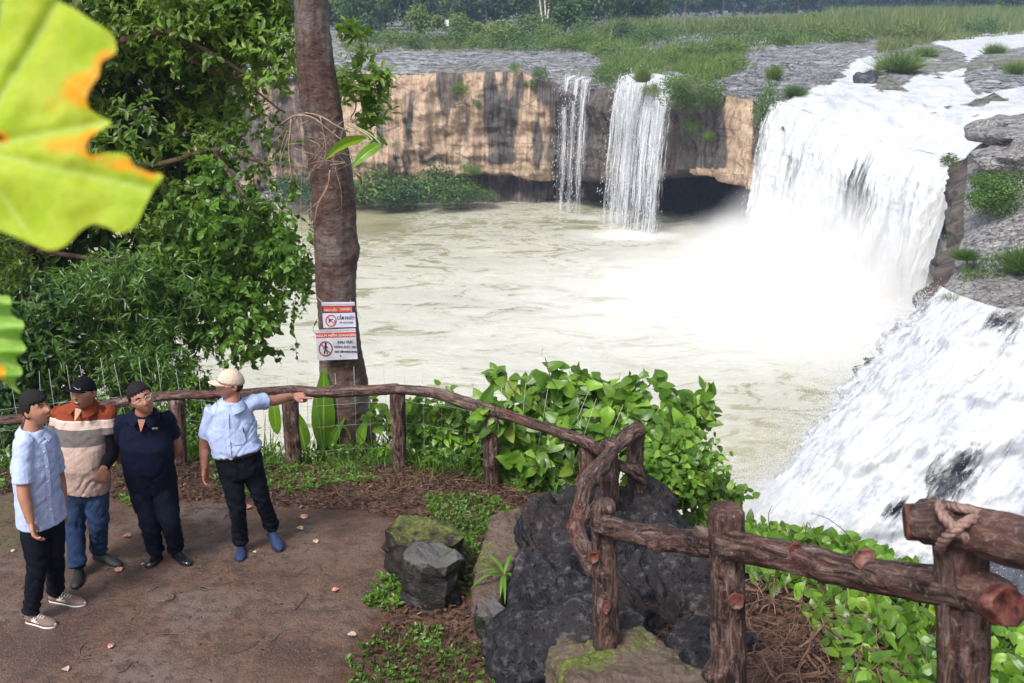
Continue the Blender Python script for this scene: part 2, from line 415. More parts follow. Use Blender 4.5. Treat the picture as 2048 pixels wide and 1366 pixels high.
foot = sstep(1.6, -0.2, Zg) * np.interp(Xr, [-30, 2, 6], [1.6, 1.2, 0]) * isleft
lg = fbm(np.stack([SSg * .12, Zg * .55, 0 * SSg], -1), 4, 133, .55); off = off + .35 * np.round(lg * 5) / 5
off = off - np.interp(Xr, [3.5, 4.5, 12, 13, 16.2, 17.2, 30], [0, .7, .7, 0, .2, 2.2, 2.2]) * isleft * sstep(0, .25, TTg)
off = off * sstep(0, .05, TTg) - cave * depthc + foot
off = off - (~isleft) * 1.0 * sstep(0, .5, TTg)
G = np.stack([Xr + outw[:, 0][:, None] * off, Yr + outw[:, 1][:, None] * off, Zg], -1)
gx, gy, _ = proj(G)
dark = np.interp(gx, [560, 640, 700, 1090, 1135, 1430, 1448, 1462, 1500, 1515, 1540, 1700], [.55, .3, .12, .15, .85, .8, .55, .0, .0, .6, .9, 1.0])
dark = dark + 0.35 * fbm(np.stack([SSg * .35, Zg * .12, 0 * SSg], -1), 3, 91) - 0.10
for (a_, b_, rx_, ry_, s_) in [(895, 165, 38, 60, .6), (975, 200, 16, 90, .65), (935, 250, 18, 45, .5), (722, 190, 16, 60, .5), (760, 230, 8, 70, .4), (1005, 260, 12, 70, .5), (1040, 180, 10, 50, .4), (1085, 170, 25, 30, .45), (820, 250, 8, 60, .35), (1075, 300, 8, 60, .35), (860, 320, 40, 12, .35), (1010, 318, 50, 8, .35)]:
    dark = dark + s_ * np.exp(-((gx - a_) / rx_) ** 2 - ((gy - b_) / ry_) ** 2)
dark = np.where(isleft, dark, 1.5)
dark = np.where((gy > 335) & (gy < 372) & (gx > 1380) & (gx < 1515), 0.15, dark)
wet = np.clip(sstep(roof + .5, roof - .6, Zg) * isleft, 0, 1)  # mask below the overhang: damp rock plus cave shade painted into its colour
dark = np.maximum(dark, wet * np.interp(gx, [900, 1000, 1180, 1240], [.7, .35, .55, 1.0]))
t = NT("cliff_rock"); at = t.attr("suv").outputs['Vector']; dk = t.attr("dark").outputs['Fac']
st1 = t.noise(at, 1.0, 6, .62, (.62, .12, 1), 1.3); st2 = t.noise(at, 1.0, 7, .7, (4.5, .45, 1), .9); g = t.noise(t.pos(), .9, 8, .72); st3 = t.noise(at, 1.0, 4, .6, (.35, .08, 1))
tan_ = t.ramp(g, [(.30, (.20, .13, .09)), (.43, (.41, .29, .20)), (.58, (.55, .41, .30)), (.75, (.66, .55, .43))])
tan_ = t.mix(t.ramp(st2, [(.38, .55), (.52, 0.0)]), tan_, (.17, .115, .085))
tan_ = t.mix(t.ramp(st2, [(.60, 0.0), (.72, .5)]), tan_, (.74, .66, .55))
grey = t.mix(t.ramp(st2, [(.4, 0.0), (.62, 1.0)]), (.035, .036, .042), (.13, .12, .115))
grey = t.mix(t.ramp(st3, [(.5, 0.0), (.62, .45)]), grey, (.13, .085, .065))
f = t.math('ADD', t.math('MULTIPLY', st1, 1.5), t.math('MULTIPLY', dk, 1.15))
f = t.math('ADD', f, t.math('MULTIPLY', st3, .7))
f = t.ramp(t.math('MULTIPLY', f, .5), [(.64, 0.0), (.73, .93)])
c = t.mix(f, tan_, grey); c = t.mix(t.ramp(t.attr('wet').outputs['Fac'], [(.2, 0.0), (.9, .92)]), c, (.012, .013, .018))  # near black mixed in under the overhang as painted shade
hh = t.math('ADD', t.math('MULTIPLY', st2, .5), t.math('MULTIPLY', g, 1.5)); jn = t.n('TexVoronoi', {'Vector': t.n('Mapping', {'Vector': at, 'Scale': (.45, .8, 1)}).outputs[0], 'Scale': 1.0, 'Randomness': 1.0}, feature='DISTANCE_TO_EDGE').outputs[0]; jn = t.math('MULTIPLY', t.ramp(jn, [(0.0, 1.0), (.035, 0.0)]), t.ramp(g, [(.45, 0.0), (.55, .7)])); c = t.mix(jn, c, (.035, .03, .028))
M_cliff = t.done(t.bsdf(c, .75, t.bump(hh, 1.0, .35), .3))
suv = np.stack([SSg, Zg, 0 * Zg], -1)
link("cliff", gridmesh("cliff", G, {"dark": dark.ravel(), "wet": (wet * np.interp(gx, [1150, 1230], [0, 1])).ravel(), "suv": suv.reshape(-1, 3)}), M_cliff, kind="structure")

# pool
wx = np.concatenate([np.linspace(-120, -25, 100, endpoint=False), np.linspace(-25, 32, 330)])
wy = [12.0]; st = .11
while wy[-1] < 92: wy.append(wy[-1] + st); st *= 1.0065
wy = np.array(wy); WX, WY = np.meshgrid(wx, wy, indexing='ij')
base = np.stack([WX, WY, 0 * WX], -1)
dmain = np.hypot((WX - 18.5) / 1.15, (WY - 56) / 1.0)
turb = 0.35 + 1.0 * np.exp(-(dmain / 22) ** 2) + .4 * np.exp(-(np.hypot(WX - 9.5, WY - 71) / 5) ** 2)
WZ = turb * (0.10 * fbm(base * [0.5, .8, 1], 5, 51, .55) + 0.10 * fbm(base * [.16, .3, 1], 3, 55))
px, py, _ = proj(base)
foam = 1.05 * np.exp(-(dmain / 11) ** 2) + .26 * np.exp(-(np.hypot((WX - 8) / 1.7, (WY - 48)) / 17) ** 2)
foam += .9 * np.exp(-(np.hypot((WX - 8.8) / 2.2, (WY - 70.6) / .9) / 1.5) ** 2) + .5 * np.exp(-(np.hypot((WX - 6.0) / 1.5, (WY - 76.5) / .7) / 1.2) ** 2)
casc = [(1480, 1075), (1500, 1015), (1560, 985), (1660, 940), (1700, 900), (1760, 1000), (2048, 1100), (2200, 1250), (1900, 1200), (1700, 1120), (1550, 1090)]
foam += .95 * sstep(-45, 15, polydist(px, py, casc))
foam -= .30 * sstep(60, 10, np.hypot((px - 700) / 3, (py - 440)))
foam -= .22 * np.exp(-(((px - 1560) / 170) ** 2 + ((py - 870) / 130) ** 2))
t = NT("pool_water"); p = t.pos(); fm = t.attr("foam").outputs['Fac']
w1 = t.noise(p, 0.32, 10, .70, (.8, 1.5, 1), 1.6); w2 = t.noise(p, 2.2, 6, .7, (.7, 1.8, 1), 1.2); w3 = t.noise(p, .10, 4, .5, (1, 1.6, 1))
base_c = t.mix(t.ramp(w3, [(.4, 0.0), (.6, 1.0)]), (.218, .215, .122), (.30, .292, .19))
s = t.math('ADD', t.math('MULTIPLY', w1, .65), t.math('MULTIPLY', w2, .35))
ridge = t.math('SUBTRACT', 1.0, t.math('MULTIPLY', t.math('ABSOLUTE', t.math('SUBTRACT', w1, .5)), 9.0), clamp=True)
s = t.math('ADD', s, t.math('MULTIPLY', ridge, .10))
f = t.math('ADD', s, t.math('MULTIPLY', fm, .50))
f = t.ramp(f, [(.50, 0.0), (.60, .35), (.76, .6), (1.05, 1.0)])
c = t.mix(f, base_c, (.66, .665, .65))
rgh = t.math('ADD', t.math('MULTIPLY', f, .4), .14)
M_pool = t.done(t.bsdf(c, rgh, t.bump(t.math('ADD', w1, t.math('MULTIPLY', w2, .5)), .9, .12), .5))
link("pool_water", gridmesh("pool_water", np.stack([WX, WY, WZ], -1), {"foam": foam.ravel()}), M_pool, kind="structure")
# river bed / wide ground sheet under everything to the horizon
gb = mkmesh("valley_floor", np.array([[-1500, -300, -3], [1500, -300, -3], [1500, 1500, -3], [-1500, 1500, -3.0]]), np.array([[0, 1, 2, 3]]))
link("valley_floor", gb, simple("valley_soil", (.09, .08, .05), .9, var=.3, scale=.05), kind="structure")

# ------------------------------------------------------------------ falling and running water
def watermat(name, col=(.74, .755, .78), dark=(.34, .37, .42), su=2.6, sv=.16, alpha=True, lo=.0, tint=(.68, .68, .62)):
    t = NT(name); at = t.attr("suv").outputs['Vector']; d = t.attr("dens").outputs['Fac']
    a1 = t.noise(at, 1.0, 7, .72, (su, sv, 1), .4); a2 = t.noise(at, 1.0, 5, .7, (su * 3.4, sv * 3.5, 1), .6); b = t.noise(at, 1.0, 3, .5, (.25, .10, 1))
    m = t.math('ADD', t.math('MULTIPLY', a1, .6), t.math('MULTIPLY', a2, .4))
    c = t.mix(t.ramp(m, [(.38, 0.0), (.60, 1.0)]), dark, col)
    c = t.mix(t.ramp(b, [(.48, 0.0), (.7, .55)]), c, tint)
    bs = t.bsdf(c, .45, t.bump(m, .8, .15), .4)
    sh = t.n('MixShader', {0: .22, 1: bs.outputs[0], 2: t.n('BsdfTranslucent', {'Color': (.9, .92, .95)}).outputs[0]}).outputs[0]
    if alpha:
        f = t.math('ADD', t.math('SUBTRACT', t.math('MULTIPLY', m, 2.0), .5), t.math('MULTIPLY', t.math('SUBTRACT', d, .5), 1.0))
        f = t.ramp(f, [(.38, 0.0), (.66, 1.0)])
        sh = t.n('MixShader', {0: f, 1: t.n('BsdfTransparent').outputs[0], 2: sh}).outputs[0]
    return t.done(sh)
M_fall = watermat("falling_water")
M_thin = watermat("thin_water", su=7.5, sv=.20, col=(.80, .82, .87), dark=(.45, .48, .55), tint=(.7, .72, .78))
M_run = watermat("running_water", su=1.6, sv=.6, dark=(.36, .40, .48))
t = NT("water_drops"); M_drop = t.done(t.n('MixShader', {0: .3, 1: t.bsdf((.88, .9, .92), .3).outputs[0], 2: t.n('BsdfTranslucent', {'Color': (.9, .92, .95)}).outputs[0]}))

DROP = (np.array([[1, 0, 0], [0, .3, 0], [0, -.15, .26], [0, -.15, -.26], [-1, 0, 0]]), np.array([[0, 1, 2], [0, 2, 3], [0, 3, 1], [4, 2, 1], [4, 3, 2], [4, 1, 3]]))
def curtain(name, X0, X1, v0, dens, mat, label, zend=-.2, amp=.3, nu=160, nv=110, drops=3000, dsize=.05, push=.25, yoff=0, zoff=0.02, lay=1, dl=3.0):
    xs = np.linspace(X0, X1, nu); ys = np.where(xs <= 23.6, rim(xs), 52.2 - (xs - 23.6) * .5); 
    o0 = np.interp(xs, cx, outw[:len(cx), 0]); o1 = np.interp(xs, cx, outw[:len(cx), 1])
    z0 = hterr(xs, ys) + zoff + .08
    s = np.concatenate([[0], np.cumsum(np.hypot(np.diff(xs), np.diff(ys)))])
    H = z0.max() - zend; T = math.sqrt(H / 4.9)
    tv = np.concatenate([np.linspace(-.9, -.05, 8), np.linspace(0, T, nv - 8)])
    parts = []
    SS, TV = np.meshgrid(s, tv, indexing='ij'); fall = 4.9 * np.clip(TV, 0, None) ** 2
    for L in range(lay):
        vv = (v0 if np.isscalar(v0) else v0(SS / s[-1], L)) * (1 + .35 * fbm(np.stack([SS * .5, 0 * SS + L * 9, 0 * SS], -1), 3, 61)) + (.35 * L if np.isscalar(v0) else 0)
        d = vv * TV + push * sstep(-.0, .2, TV)
        d = d + amp * fbm(np.stack([SS * 1.1, fall * .22 + L * 5, 0 * SS], -1), 5, 67 + L, .6, ridge=True) * sstep(0, 1.5, fall)
        Z = z0[:, None] - fall
        P = np.stack([xs[:, None] + o0[:, None] * d, ys[:, None] + o1[:, None] * d, Z], -1)
        back = TV < 0; P[..., 2] = np.where(back, hterr(P[..., 0], P[..., 1]) + zoff + .13, P[..., 2])
        pxx, pyy, _ = proj(P)
        dn = dens(pxx, pyy, SS / s[-1], fall / H) - .10 * L - (0 if np.isscalar(v0) else .30 * L * sstep(.5, .9, SS / s[-1])) + (0 if np.isscalar(v0) else .6 * sstep(.5, 0, fall))
        parts.append((P, np.stack([SS + 11 * L, fall * .7 + 3 * TV, 0 * SS], -1), dn))
    V, Fs = join([(q[0].reshape(-1, 3), [gridfaces(nu, nv)]) for q in parts])
    me = mkmesh(name, V, Fs, {"suv": np.concatenate([q[1].reshape(-1, 3) for q in parts]), "dens": np.concatenate([q[2].ravel() for q in parts])})
    ob = link(name, me, mat); ob['label'] = label; ob['category'] = 'waterfall'
    P, _, dn = parts[-1]
    k = drops
    i = rng.integers(0, nu, k); j = (nv * np.sqrt(rng.random(k))).astype(int).clip(2, nv - 1)
    keep = rng.random(k) < np.clip(dn[i, j] * 1.2, .12, 1) ; i, j = i[keep], j[keep]; k = len(i)
    C = P[i, j] + rng.normal(size=(k, 3)) * [.22, .22, .3] + np.stack([o0[i], o1[i], 0 * o0[i]], 1) * rng.random(k)[:, None] * .5
    dv = np.stack([o0[i] * .15, o1[i] * .15, -np.ones(k)], 1) + rng.normal(size=(k, 3)) * .12
    V, Fc, a = scatter(DROP, C, rot_from(dv, np.tile([1.0, 0, 0], (k, 1))), dsize * rng.uniform(.4, 1.6, k) * dl, wid=dsize * rng.uniform(.4, 1.1, k))
    link("water_spray", mkmesh("water_spray", V, Fc), M_drop, kind="stuff")
    return ob
def d_main(px, py, s, f):
    d = 1.05 - .25 * sstep(.5, 1, f)
    d = d - .62 * np.exp(-(((px - (1715 - (py - 400) * -.05)) / 60) ** 2 + ((py - 400) / 120) ** 2)) - .5 * np.exp(-(((px - 1580) / 30) ** 2 + ((py - 370) / 130) ** 2))
    d = d - .45 * sstep(.14, 0, s)
    d = d - .22 * sstep(1800, 1880, px + (py - 380) * .22) * sstep(400, 500, py)
    return d
curtain("main_waterfall", 16.4, 24.4, lambda q_, L: np.interp(q_, [0, .25, .6, .85, 1], [1.0, 1.5, 1.9, 1.9, 1.5] if L == 0 else [.8, .9, .7, .3, .05]), d_main, M_fall, "wide thundering white waterfall pouring over the rim at the right of the pool", amp=.55, nu=260, nv=150, drops=3500, dsize=.022, lay=2)
curtain("curtain_waterfall", 8.35, 12.0, .55, lambda px, py, s, f: .64 - .16 * f - .12 * np.exp(-((s - .5) / .04) ** 2) + .06 * np.cos(s * 23) - .22 * sstep(.75, 1.0, s), M_thin,
        "white veil of water falling over grassy cliff edge beside hanging plants", push=.6, amp=.22, nu=170, nv=120, drops=2500, dsize=.018, lay=2, dl=4)
curtain("trickle_waterfall", 4.35, 6.5, .35, lambda px, py, s, f: .47 - .10 * f + .10 * np.cos(s * 21 + 1), M_thin,
        "thinnest trickling waterfall against dark dripping cliff, between tan rock and the white veil", push=.6, amp=.15, nu=90, nv=100, drops=1000, dsize=.018, lay=1, dl=4)

# river over the plateau
def patch(name, Xv, ridx, mat, label):
    pass
kx = np.linspace(14.5, 75, 330); kr = rr[:150]
QX, QR = np.meshgrid(kx, kr, indexing='ij'); QY = np.where(QX <= 23.6, rim(QX), 52.2 - .3 * (QX > 23.6)) + QR - .1
QX = QX + QX * 0
QZ = hterr(QX, QY) + .10
qn = fbm(np.stack([QX * .7, QY * .45, 0 * QX], -1), 5, 101, .6, ridge=True)
QZ = QZ + .16 * qn * np.interp(QY, [50, 120], [1.2, .6]) - .05
px, py, _ = proj(np.stack([QX, QY, QZ], -1))
w = polydist(px, py, RIVER)
okv = w > -5 + 3 * qn
Fq = gridfaces(*QX.shape); Fq = Fq[okv.ravel()[Fq].all(1)]
dn = 1.0 * sstep(-8, 8, w) + .1 - .35 * np.exp(-(((px - 1850) / 40) ** 2 + ((py - 208) / 14) ** 2))
link("river", mkmesh("river", np.stack([QX, QY, QZ], -1).reshape(-1, 3), Fq[:, ::-1], {"suv": np.stack([QX * .8, QY * .6, 0 * QX], -1).reshape(-1, 3), "dens": dn.ravel()}), M_run, kind="structure")

# near cascade
lipc = catmull([(15.25, 34.7, 6.35), (15.6, 33.2, 6.3), (16.7, 31.6, 6.25), (18.8, 30.3, 6.3), (22.5, 29.0, 6.4), (29, 27, 6.4)], 240)
basc = catmull([(7.9, 29.6, 0), (7.6, 28.6, 0), (9.5, 27.2, 0), (12.5, 26.0, 0), (16, 24.8, 0), (22, 22.5, 0)], 240)
tv = np.linspace(0, 1, 170)
def casc_surf(offn, amp, seed):
    A = lipc[:, None, :]; B = basc[:, None, :]; t_ = tv[None, :, None]
    h = t_ ** 1.0
    P = A * (1 - h) + B * h
    bul = np.sin(np.pi * np.clip(tv, 0, 1)) ** .8
    ss = np.linspace(0, 1, len(lipc))
    P = P + np.array([-.25, -.75, .66]) * (bul[None, :] * (0.3 + 1.5 * sstep(.04, .5, ss)[:, None]))[..., None]
    q = np.stack([ss[:, None] * 16 + 0 * tv[None], ss[:, None] * 0 + tv[None] * 10, 0 * ss[:, None] + 0 * tv[None]], -1)
    n = fbm(q * [1.3, .6, 1], 6, seed, .72, ridge=True)
    P = P + np.array([-.3, -.6, .75]) * (amp * n * sstep(0, .08, tv)[None] + offn)[..., None]
    wq = q[..., 1] * .42 + .9 * fbm(q * [.22, .2, 1], 3, 301) + .35 * fbm(q * [.9, .5, 1], 3, 302); fr = wq - np.floor(wq); P = P + np.array([-.25, -.55, .45]) * ((.38 * (sstep(0, .75, fr) * (1 - sstep(.78, 1.0, fr))) - .15) * sstep(.03, .15, tv)[None] * sstep(1, .9, tv)[None])[..., None]
    ed = fbm(np.stack([0 * q[..., 0], q[..., 1] * 1.4, q[..., 0] * .5], -1), 4, seed + 3, .65) * sstep(.14, 0, ss)[:, None] * sstep(0, .2, tv)[None]
    P = P + np.array([-1.0, .5, 0]) * (ed * .8)[..., None]
    return P, q
P, q = casc_surf(-.55, .5, 205)
t = NT("wet_black_rock"); nn = t.noise(t.pos(), 1.5, 7, .65); M_wet = t.done(t.bsdf(t.ramp(nn, [(.35, (.012, .014, .025)), (.7, (.05, .055, .075))]), .28, t.bump(nn, 1, .2), .6))
P[..., 2] = np.minimum(P[..., 2], 6.2)
link("cascade_rock", gridmesh("cascade_rock", P[::-1]), M_wet, kind="structure")
P, q = casc_surf(0.0, .42, 211)
pxx, pyy, _ = proj(P)
dn = .80 - .42 * sstep(.10, 0, np.linspace(0, 1, 240))[:, None] + .5 * np.exp(-((pyy - 880) / 160) ** 2) * (pxx < 1850) + .25 * fbm(q * [.7, .3, 1], 4, 77)
dn -= .40 * np.exp(-(((pxx - 1890) / 95) ** 2 + ((pyy - 965 + (pxx - 1890) * .35) / 55) ** 2)) + .30 * np.exp(-(((pxx - 1785) / 60) ** 2 + ((pyy - 1015) / 30) ** 2))
dn -= .35 * np.exp(-(((pxx - 2010) / 60) ** 2 + ((pyy - 640) / 30) ** 2))
me = gridmesh("near_cascade", P[::-1], {"suv": (q * [1, .8, 1])[::-1].reshape(-1, 3), "dens": dn[::-1].ravel()})
t = link("near_cascade", me, M_run); t['label'] = "broad white cascade spreading down black rock in the lower right below the bushy ledge"; t['category'] = "waterfall"
# spray of the near cascade
k = 9000; i = rng.integers(0, 240, k); i = (240 * rng.random(k) ** 1.8).astype(int).clip(0, 239); j = rng.integers(8, 170, k)
C = P[i, j] + rng.normal(size=(k, 3)) * [.25, .25, .3] + np.array([-.2, -.1, .25])
edge_k = 12000
iE = (8 * rng.random(edge_k)).astype(int); jE = rng.integers(15, 170, edge_k)
CE = P[iE, jE] + np.abs(rng.normal(size=(edge_k, 1))) * np.array([[-.5, .25, .15]]) * (.3 + tv[jE][:, None] * 1.3) + rng.normal(size=(edge_k, 3)) * .18
B3 = catmull([(7.6, 29.2, .1), (7.4, 28.2, .1), (9.5, 26.9, .1), (12.5, 25.6, .1), (17, 24.2, .1)], 400)
kB = 7000; CB = B3[rng.integers(0, 400, kB)] + rng.normal(size=(kB, 3)) * [.7, .6, 0]; CB[:, 2] = np.abs(rng.normal(size=kB)) * .6
C = np.vstack([C, CE, CB]); k = len(C)
V, Fc, a = scatter(DROP, C, rot_from(rdir(k, -.8)), rng.uniform(.010, .038, k), wid=rng.uniform(.010, .028, k) * 1.4)
link("water_spray", mkmesh("water_spray", V, Fc), M_drop, kind="stuff")

# dark boulders standing in the cascade foot
def boulder(name, c, r, seed, mat, amp=.25, sub=4, flat=.0, **props):
    bm = bmesh.new(); bmesh.ops.create_icosphere(bm, subdivisions=sub, radius=1); me = bpy.data.meshes.new(name); bm.to_mesh(me); bm.free()
    V = getco(me); n = fbm(V * 1.1 + seed, 4, seed) * amp * 2 + np.round(fbm(V * 1.6 + seed, 3, seed + 5) * 3) / 3 * amp * .7 + .12 * amp * fbm(V * 6, 3, seed + 9)
    V = V * (1 + n)[:, None]
    if flat: V[:, 2] = np.where(V[:, 2] > flat, flat + (V[:, 2] - flat) * .15, V[:, 2])
    setco(me, V * np.array(r)); me.polygons.foreach_set("use_smooth", np.ones(len(me.polygons), bool))
    o = link(name, me, mat); o.location = [float(x) for x in c]
    for k_, v_ in props.items(): o[k_] = v_
    return o
boulder("boulder", atZ(2050, 1010, 1.6), (1.5, 1.3, 1.9), 3, M_wet, label="black soaked boulder jutting from the cascade at the right edge of the photo", category="boulder")
boulder("boulder", atZ(2030, 1140, .3), (1.3, 1.2, .8), 5, M_wet, label="low black boulder in foam behind the roped railing log", category="boulder")
boulder("boulder", atZ(1590, 1078, .0), (1.9, .9, .45), 8, M_wet, label="flat dark rock awash in foam at the foot of the near cascade", category="boulder")
boulder("boulder", atZ(1780, 1120, .0), (1.8, .8, .25), 12, M_wet, label="low streaked rock covered by thin foam below the cascade", category="boulder")
boulder("boulder", atY(1728, 165, 71), (.9, .8, .8), 14, M_wet, label="small dark rock splitting the rapids under a green grass tuft", category="boulder")
boulder("boulder", atZ(585, 395, .4), (2.6, 1.5, 1.3), 17, M_shelf, label="pale grey boulder at the far waterline left of the big trunk", category="boulder")
# foreground ledge with light rim at upper right of the shelf
for (a, b, Y, r, sd, lb) in [(2068, 268, 48.0, (2.6, 3.2, 1.0), 21, "dark layered rock hump at the top of the right ledge"), (2075, 322, 44.5, (2.2, 2.2, .7), 23, "rusty rock slab under the dark hump on the right ledge")]:
    boulder("boulder", atY(a, b, Y), r, sd, M_shelf, label=lb, category="boulder", flat=.0, amp=.4)

# mist over the plunge pool
t = NT("mist"); tc = t.n('TexCoord').outputs['Object']
ln = t.n('VectorMath', {0: tc}, operation='LENGTH').outputs['Value']
fall_ = t.math('SUBTRACT', 1.0, ln, clamp=True)
fall_ = t.math('POWER', fall_, 1.3)
nz = t.ramp(t.noise(tc, 1.7, 3, .55), [(.32, .15), (.62, 1.0)])
dens = t.math('MULTIPLY', t.math('MULTIPLY', fall_, nz), 1.25)
t.put(t.out, 'Volume', t.n('VolumePrincipled', {'Color': (1.0, 1.0, 1.0), 'Density': dens, 'Anisotropy': .2}).outputs[0]); M_mist = t.m
def mist(c, r):
    bm = bmesh.new(); bmesh.ops.create_icosphere(bm, subdivisions=3, radius=1); me = bpy.data.meshes.new("mist"); bm.to_mesh(me); bm.free()
    o = link("mist", me, M_mist, kind="stuff"); o.location = [float(x) for x in c]; o.scale = r; return o
mist((18.6, 57.0, 1.5), (8.0, 8.5, 6.0))
mist((15.2, 62.0, .8), (6, 6.5, 3.0))
mist((18.5, 51.0, .5), (6, 6, 2.6))
mist((8.6, 28.4, .4), (3.0, 2.6, 1.7))

# aerial haze
t = NT("haze_air"); t.put(t.out, 'Volume', t.n('VolumePrincipled', {'Color': (.50, .66, 1.0), 'Density': .00045, 'Anisotropy': .1}).outputs[0])
bx = np.array([[x, y, z] for x in (-620, 620) for y in (-40, 620) for z in (-4.2, 42)], float)
hf = np.array([[0, 1, 3, 2], [4, 6, 7, 5], [0, 4, 5, 1], [2, 3, 7, 6], [0, 2, 6, 4], [1, 5, 7, 3]])
link("haze", mkmesh("haze", bx, hf, smooth=False), t.m, kind="stuff")

# ------------------------------------------------------------------ far vegetation
M_far1 = leafmat("far_leaves_blue_green", (.022, .060, .030), (.085, .165, .065), rough=.6, trans=.25)
M_far2 = leafmat("far_leaves_mid_green", (.045, .10, .03), (.15, .25, .07), rough=.6, trans=.25)
M_far3 = leafmat("far_leaves_fresh", (.075, .14, .03), (.24, .35, .09), rough=.6, trans=.3)
M_reed = leafmat("reed_leaves", (.10, .15, .05), (.28, .35, .13), (.36, .25, .14), rough=.6, trans=.3)
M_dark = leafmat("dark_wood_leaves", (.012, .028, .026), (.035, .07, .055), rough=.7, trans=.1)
M_bark_far = simple("far_bark", (.22, .19, .17), .8, var=.3, scale=6)
def crownmesh(name, seed, n=2400, wide=1.0, tall=1.0, clumps=26, leaf=.045, lowc=.28):
    g = np.random.default_rng(seed); L = []
    cc = g.normal(size=(clumps, 3)); cc /= np.linalg.norm(cc, axis=1)[:, None]; cc *= (g.random((clumps, 1)) ** .5)
    cc = cc * [.30 * wide, .30 * wide, .30 * tall] + [0, 0, lowc + .36 * tall]
    cr = g.uniform(.09, .17, clumps)
    i = g.integers(0, clumps, n); d = g.normal(size=(n, 3)); d[:, 2] += .35; d /= np.linalg.norm(d, axis=1)[:, None]
    P = cc[i] + d * (cr[i] * g.uniform(.55, 1.12, n))[:, None] * [1, 1, .8]
    nd = d + g.normal(size=(n, 3)) * .6 + [0, 0, .3]
    M = rot_from(np.cross(nd, g.normal(size=(n, 3))), nd / np.linalg.norm(nd, axis=1)[:, None])
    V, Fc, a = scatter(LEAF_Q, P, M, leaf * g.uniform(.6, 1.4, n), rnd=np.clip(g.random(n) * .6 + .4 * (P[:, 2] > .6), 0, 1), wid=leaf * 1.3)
    return mkmesh(name, V, Fc, {"rnd": a}, smooth=False)
def trunkmesh(name, seed, r=.018):
    g = np.random.default_rng(seed); parts = []
    top = np.array([g.normal() * .05, g.normal() * .05, .75]); c0 = catmull([(0, 0, -.06), (g.normal() * .02, 0, .3), top], 8)
    parts.append(tube(c0, np.linspace(r, r * .35, 8), 6))
    for k in range(5):
        b = c0[3 + k % 4]; e = b + np.array([g.normal() * .2, g.normal() * .2, g.uniform(.1, .3)])
        parts.append(tube(catmull([b, (b + e) / 2 + [0, 0, .03], e], 5), np.linspace(r * .45, r * .15, 5), 5))
    V, Fs = join(parts); return mkmesh(name, V, Fs)
CR = [crownmesh("crown", 11, n=3200, tall=1.2, wide=1.2, lowc=.05, clumps=34), crownmesh("crown", 12, wide=1.3, tall=.8, lowc=.25), crownmesh("crown", 13, n=3000, wide=.9, tall=1.25, lowc=.02, clumps=34), crownmesh("crown", 14, n=3400, wide=1.5, tall=1.1, lowc=.0, clumps=40), crownmesh("crown", 15, n=1500, wide=1.1, tall=.9, clumps=14, lowc=.3)]
TRK = [trunkmesh("trunk", 31), trunkmesh("trunk", 32)]
crown_mats = {}
def far_tree(px, py, Y, h, kind, mat, label, group=None, name="tree", cat="tree"):
    X = (px - 1024) / F * Y * 1.04; base = atY(px, py, Y) if py else np.array([X, Y, 0]); base[2] = float(terr(np.array([base[0]]), np.array([base[1]]))[0]) if py is None else base[2]
    e = empty(name, base, label=label, category=cat)
    if group: e['group'] = group
    key = (kind, mat.name)
    if key not in crown_mats:
        me = CR[kind].copy(); me.materials.append(mat); crown_mats[key] = me
    c = bpy.data.objects.new("crown", crown_mats[key]); COL.objects.link(c); c.parent = e
    k = bpy.data.objects.new("trunk", TRK[len(crown_mats) % 2]); COL.objects.link(k); k.parent = e
    e.rotation_euler = (0, 0, random.uniform(0, 6.28)); e.scale = (h * random.uniform(.9, 1.15), h * random.uniform(.9, 1.15), h)
    return e
for tme in TRK: tme.materials.append(M_bark_far)
def gz(px, py, Y0=100):
    """where the photo ray meets the plateau"""
    Y = Y0
    v = (py - 683) / F; tn = (SP + v * CP) / (CP - v * SP)
    for _ in range(60):
        p_ = atY(px, py, Y); z = float(hterr(np.array(p_[0]), np.array(Y)))
        Yn = (CAMZ - z) / tn; Y = .5 * Y + .5 * min(max(Yn, 30), 420)
    return atY(px, py, Y)
# named individual trees of the photo: px, py of foot, distance, height, crown kind, material, label
ORD = 'first second third fourth fifth sixth seventh eighth ninth tenth eleventh twelfth thirteenth fourteenth fifteenth sixteenth seventeenth eighteenth nineteenth twentieth twenty-first twenty-second'.split()
TT = [(560, 75, 185, 17, 0, M_far1, "dark tree filling the gap left of the big trunk"),
      (725, 88, 150, 11.5, 3, M_far2, "broad bushy tree just right of the big trunk on the far bank"),
      (655, 80, 170, 14, 0, M_far1, "dark tree half hidden behind the top of the big trunk"),
      (850, 98, 118, 5.8, 1, M_far3, "small flat-topped light green tree above the tan cliff"),
      (930, 100, 122, 5.0, 1, M_far3, "spreading young tree standing next to the small white box"),
      (770, 75, 175, 15, 2, M_far1, "tall blue-green tree behind the broad bushy one"),
      (975, 62, 190, 17, 0, M_far1, "rounded dark tree rising behind the small white box"),
      (1130, 85, 128, 8.5, 2, M_far2, "blue-green tree right of the pale bare trunk"),
      (1210, 62, 170, 13, 0, M_far2, "leafy tree at the edge of the wood, left of the reeds"),
      (1275, 55, 185, 15, 3, M_far1, "wide dark tree overhanging the start of the reed belt"),
      (1370, 48, 215, 13, 4, M_far3, "pale loose tree at the end of the wood near the sky gap"),
      (1445, 40, 250, 12, 1, M_far1, "first dark tree behind the reed belt, right of the sky gap"),
      (1910, 30, 200, 9.5, 1, M_far3, "yellow-green tree sticking out above the tall reeds"),
      (2020, 30, 215, 12, 3, M_far2, "leafy tree at the far right above the reeds")]
for i, (a, b, Y, h, k, m, lb) in enumerate(TT): far_tree(a, b, Y, h, k, m, lb)
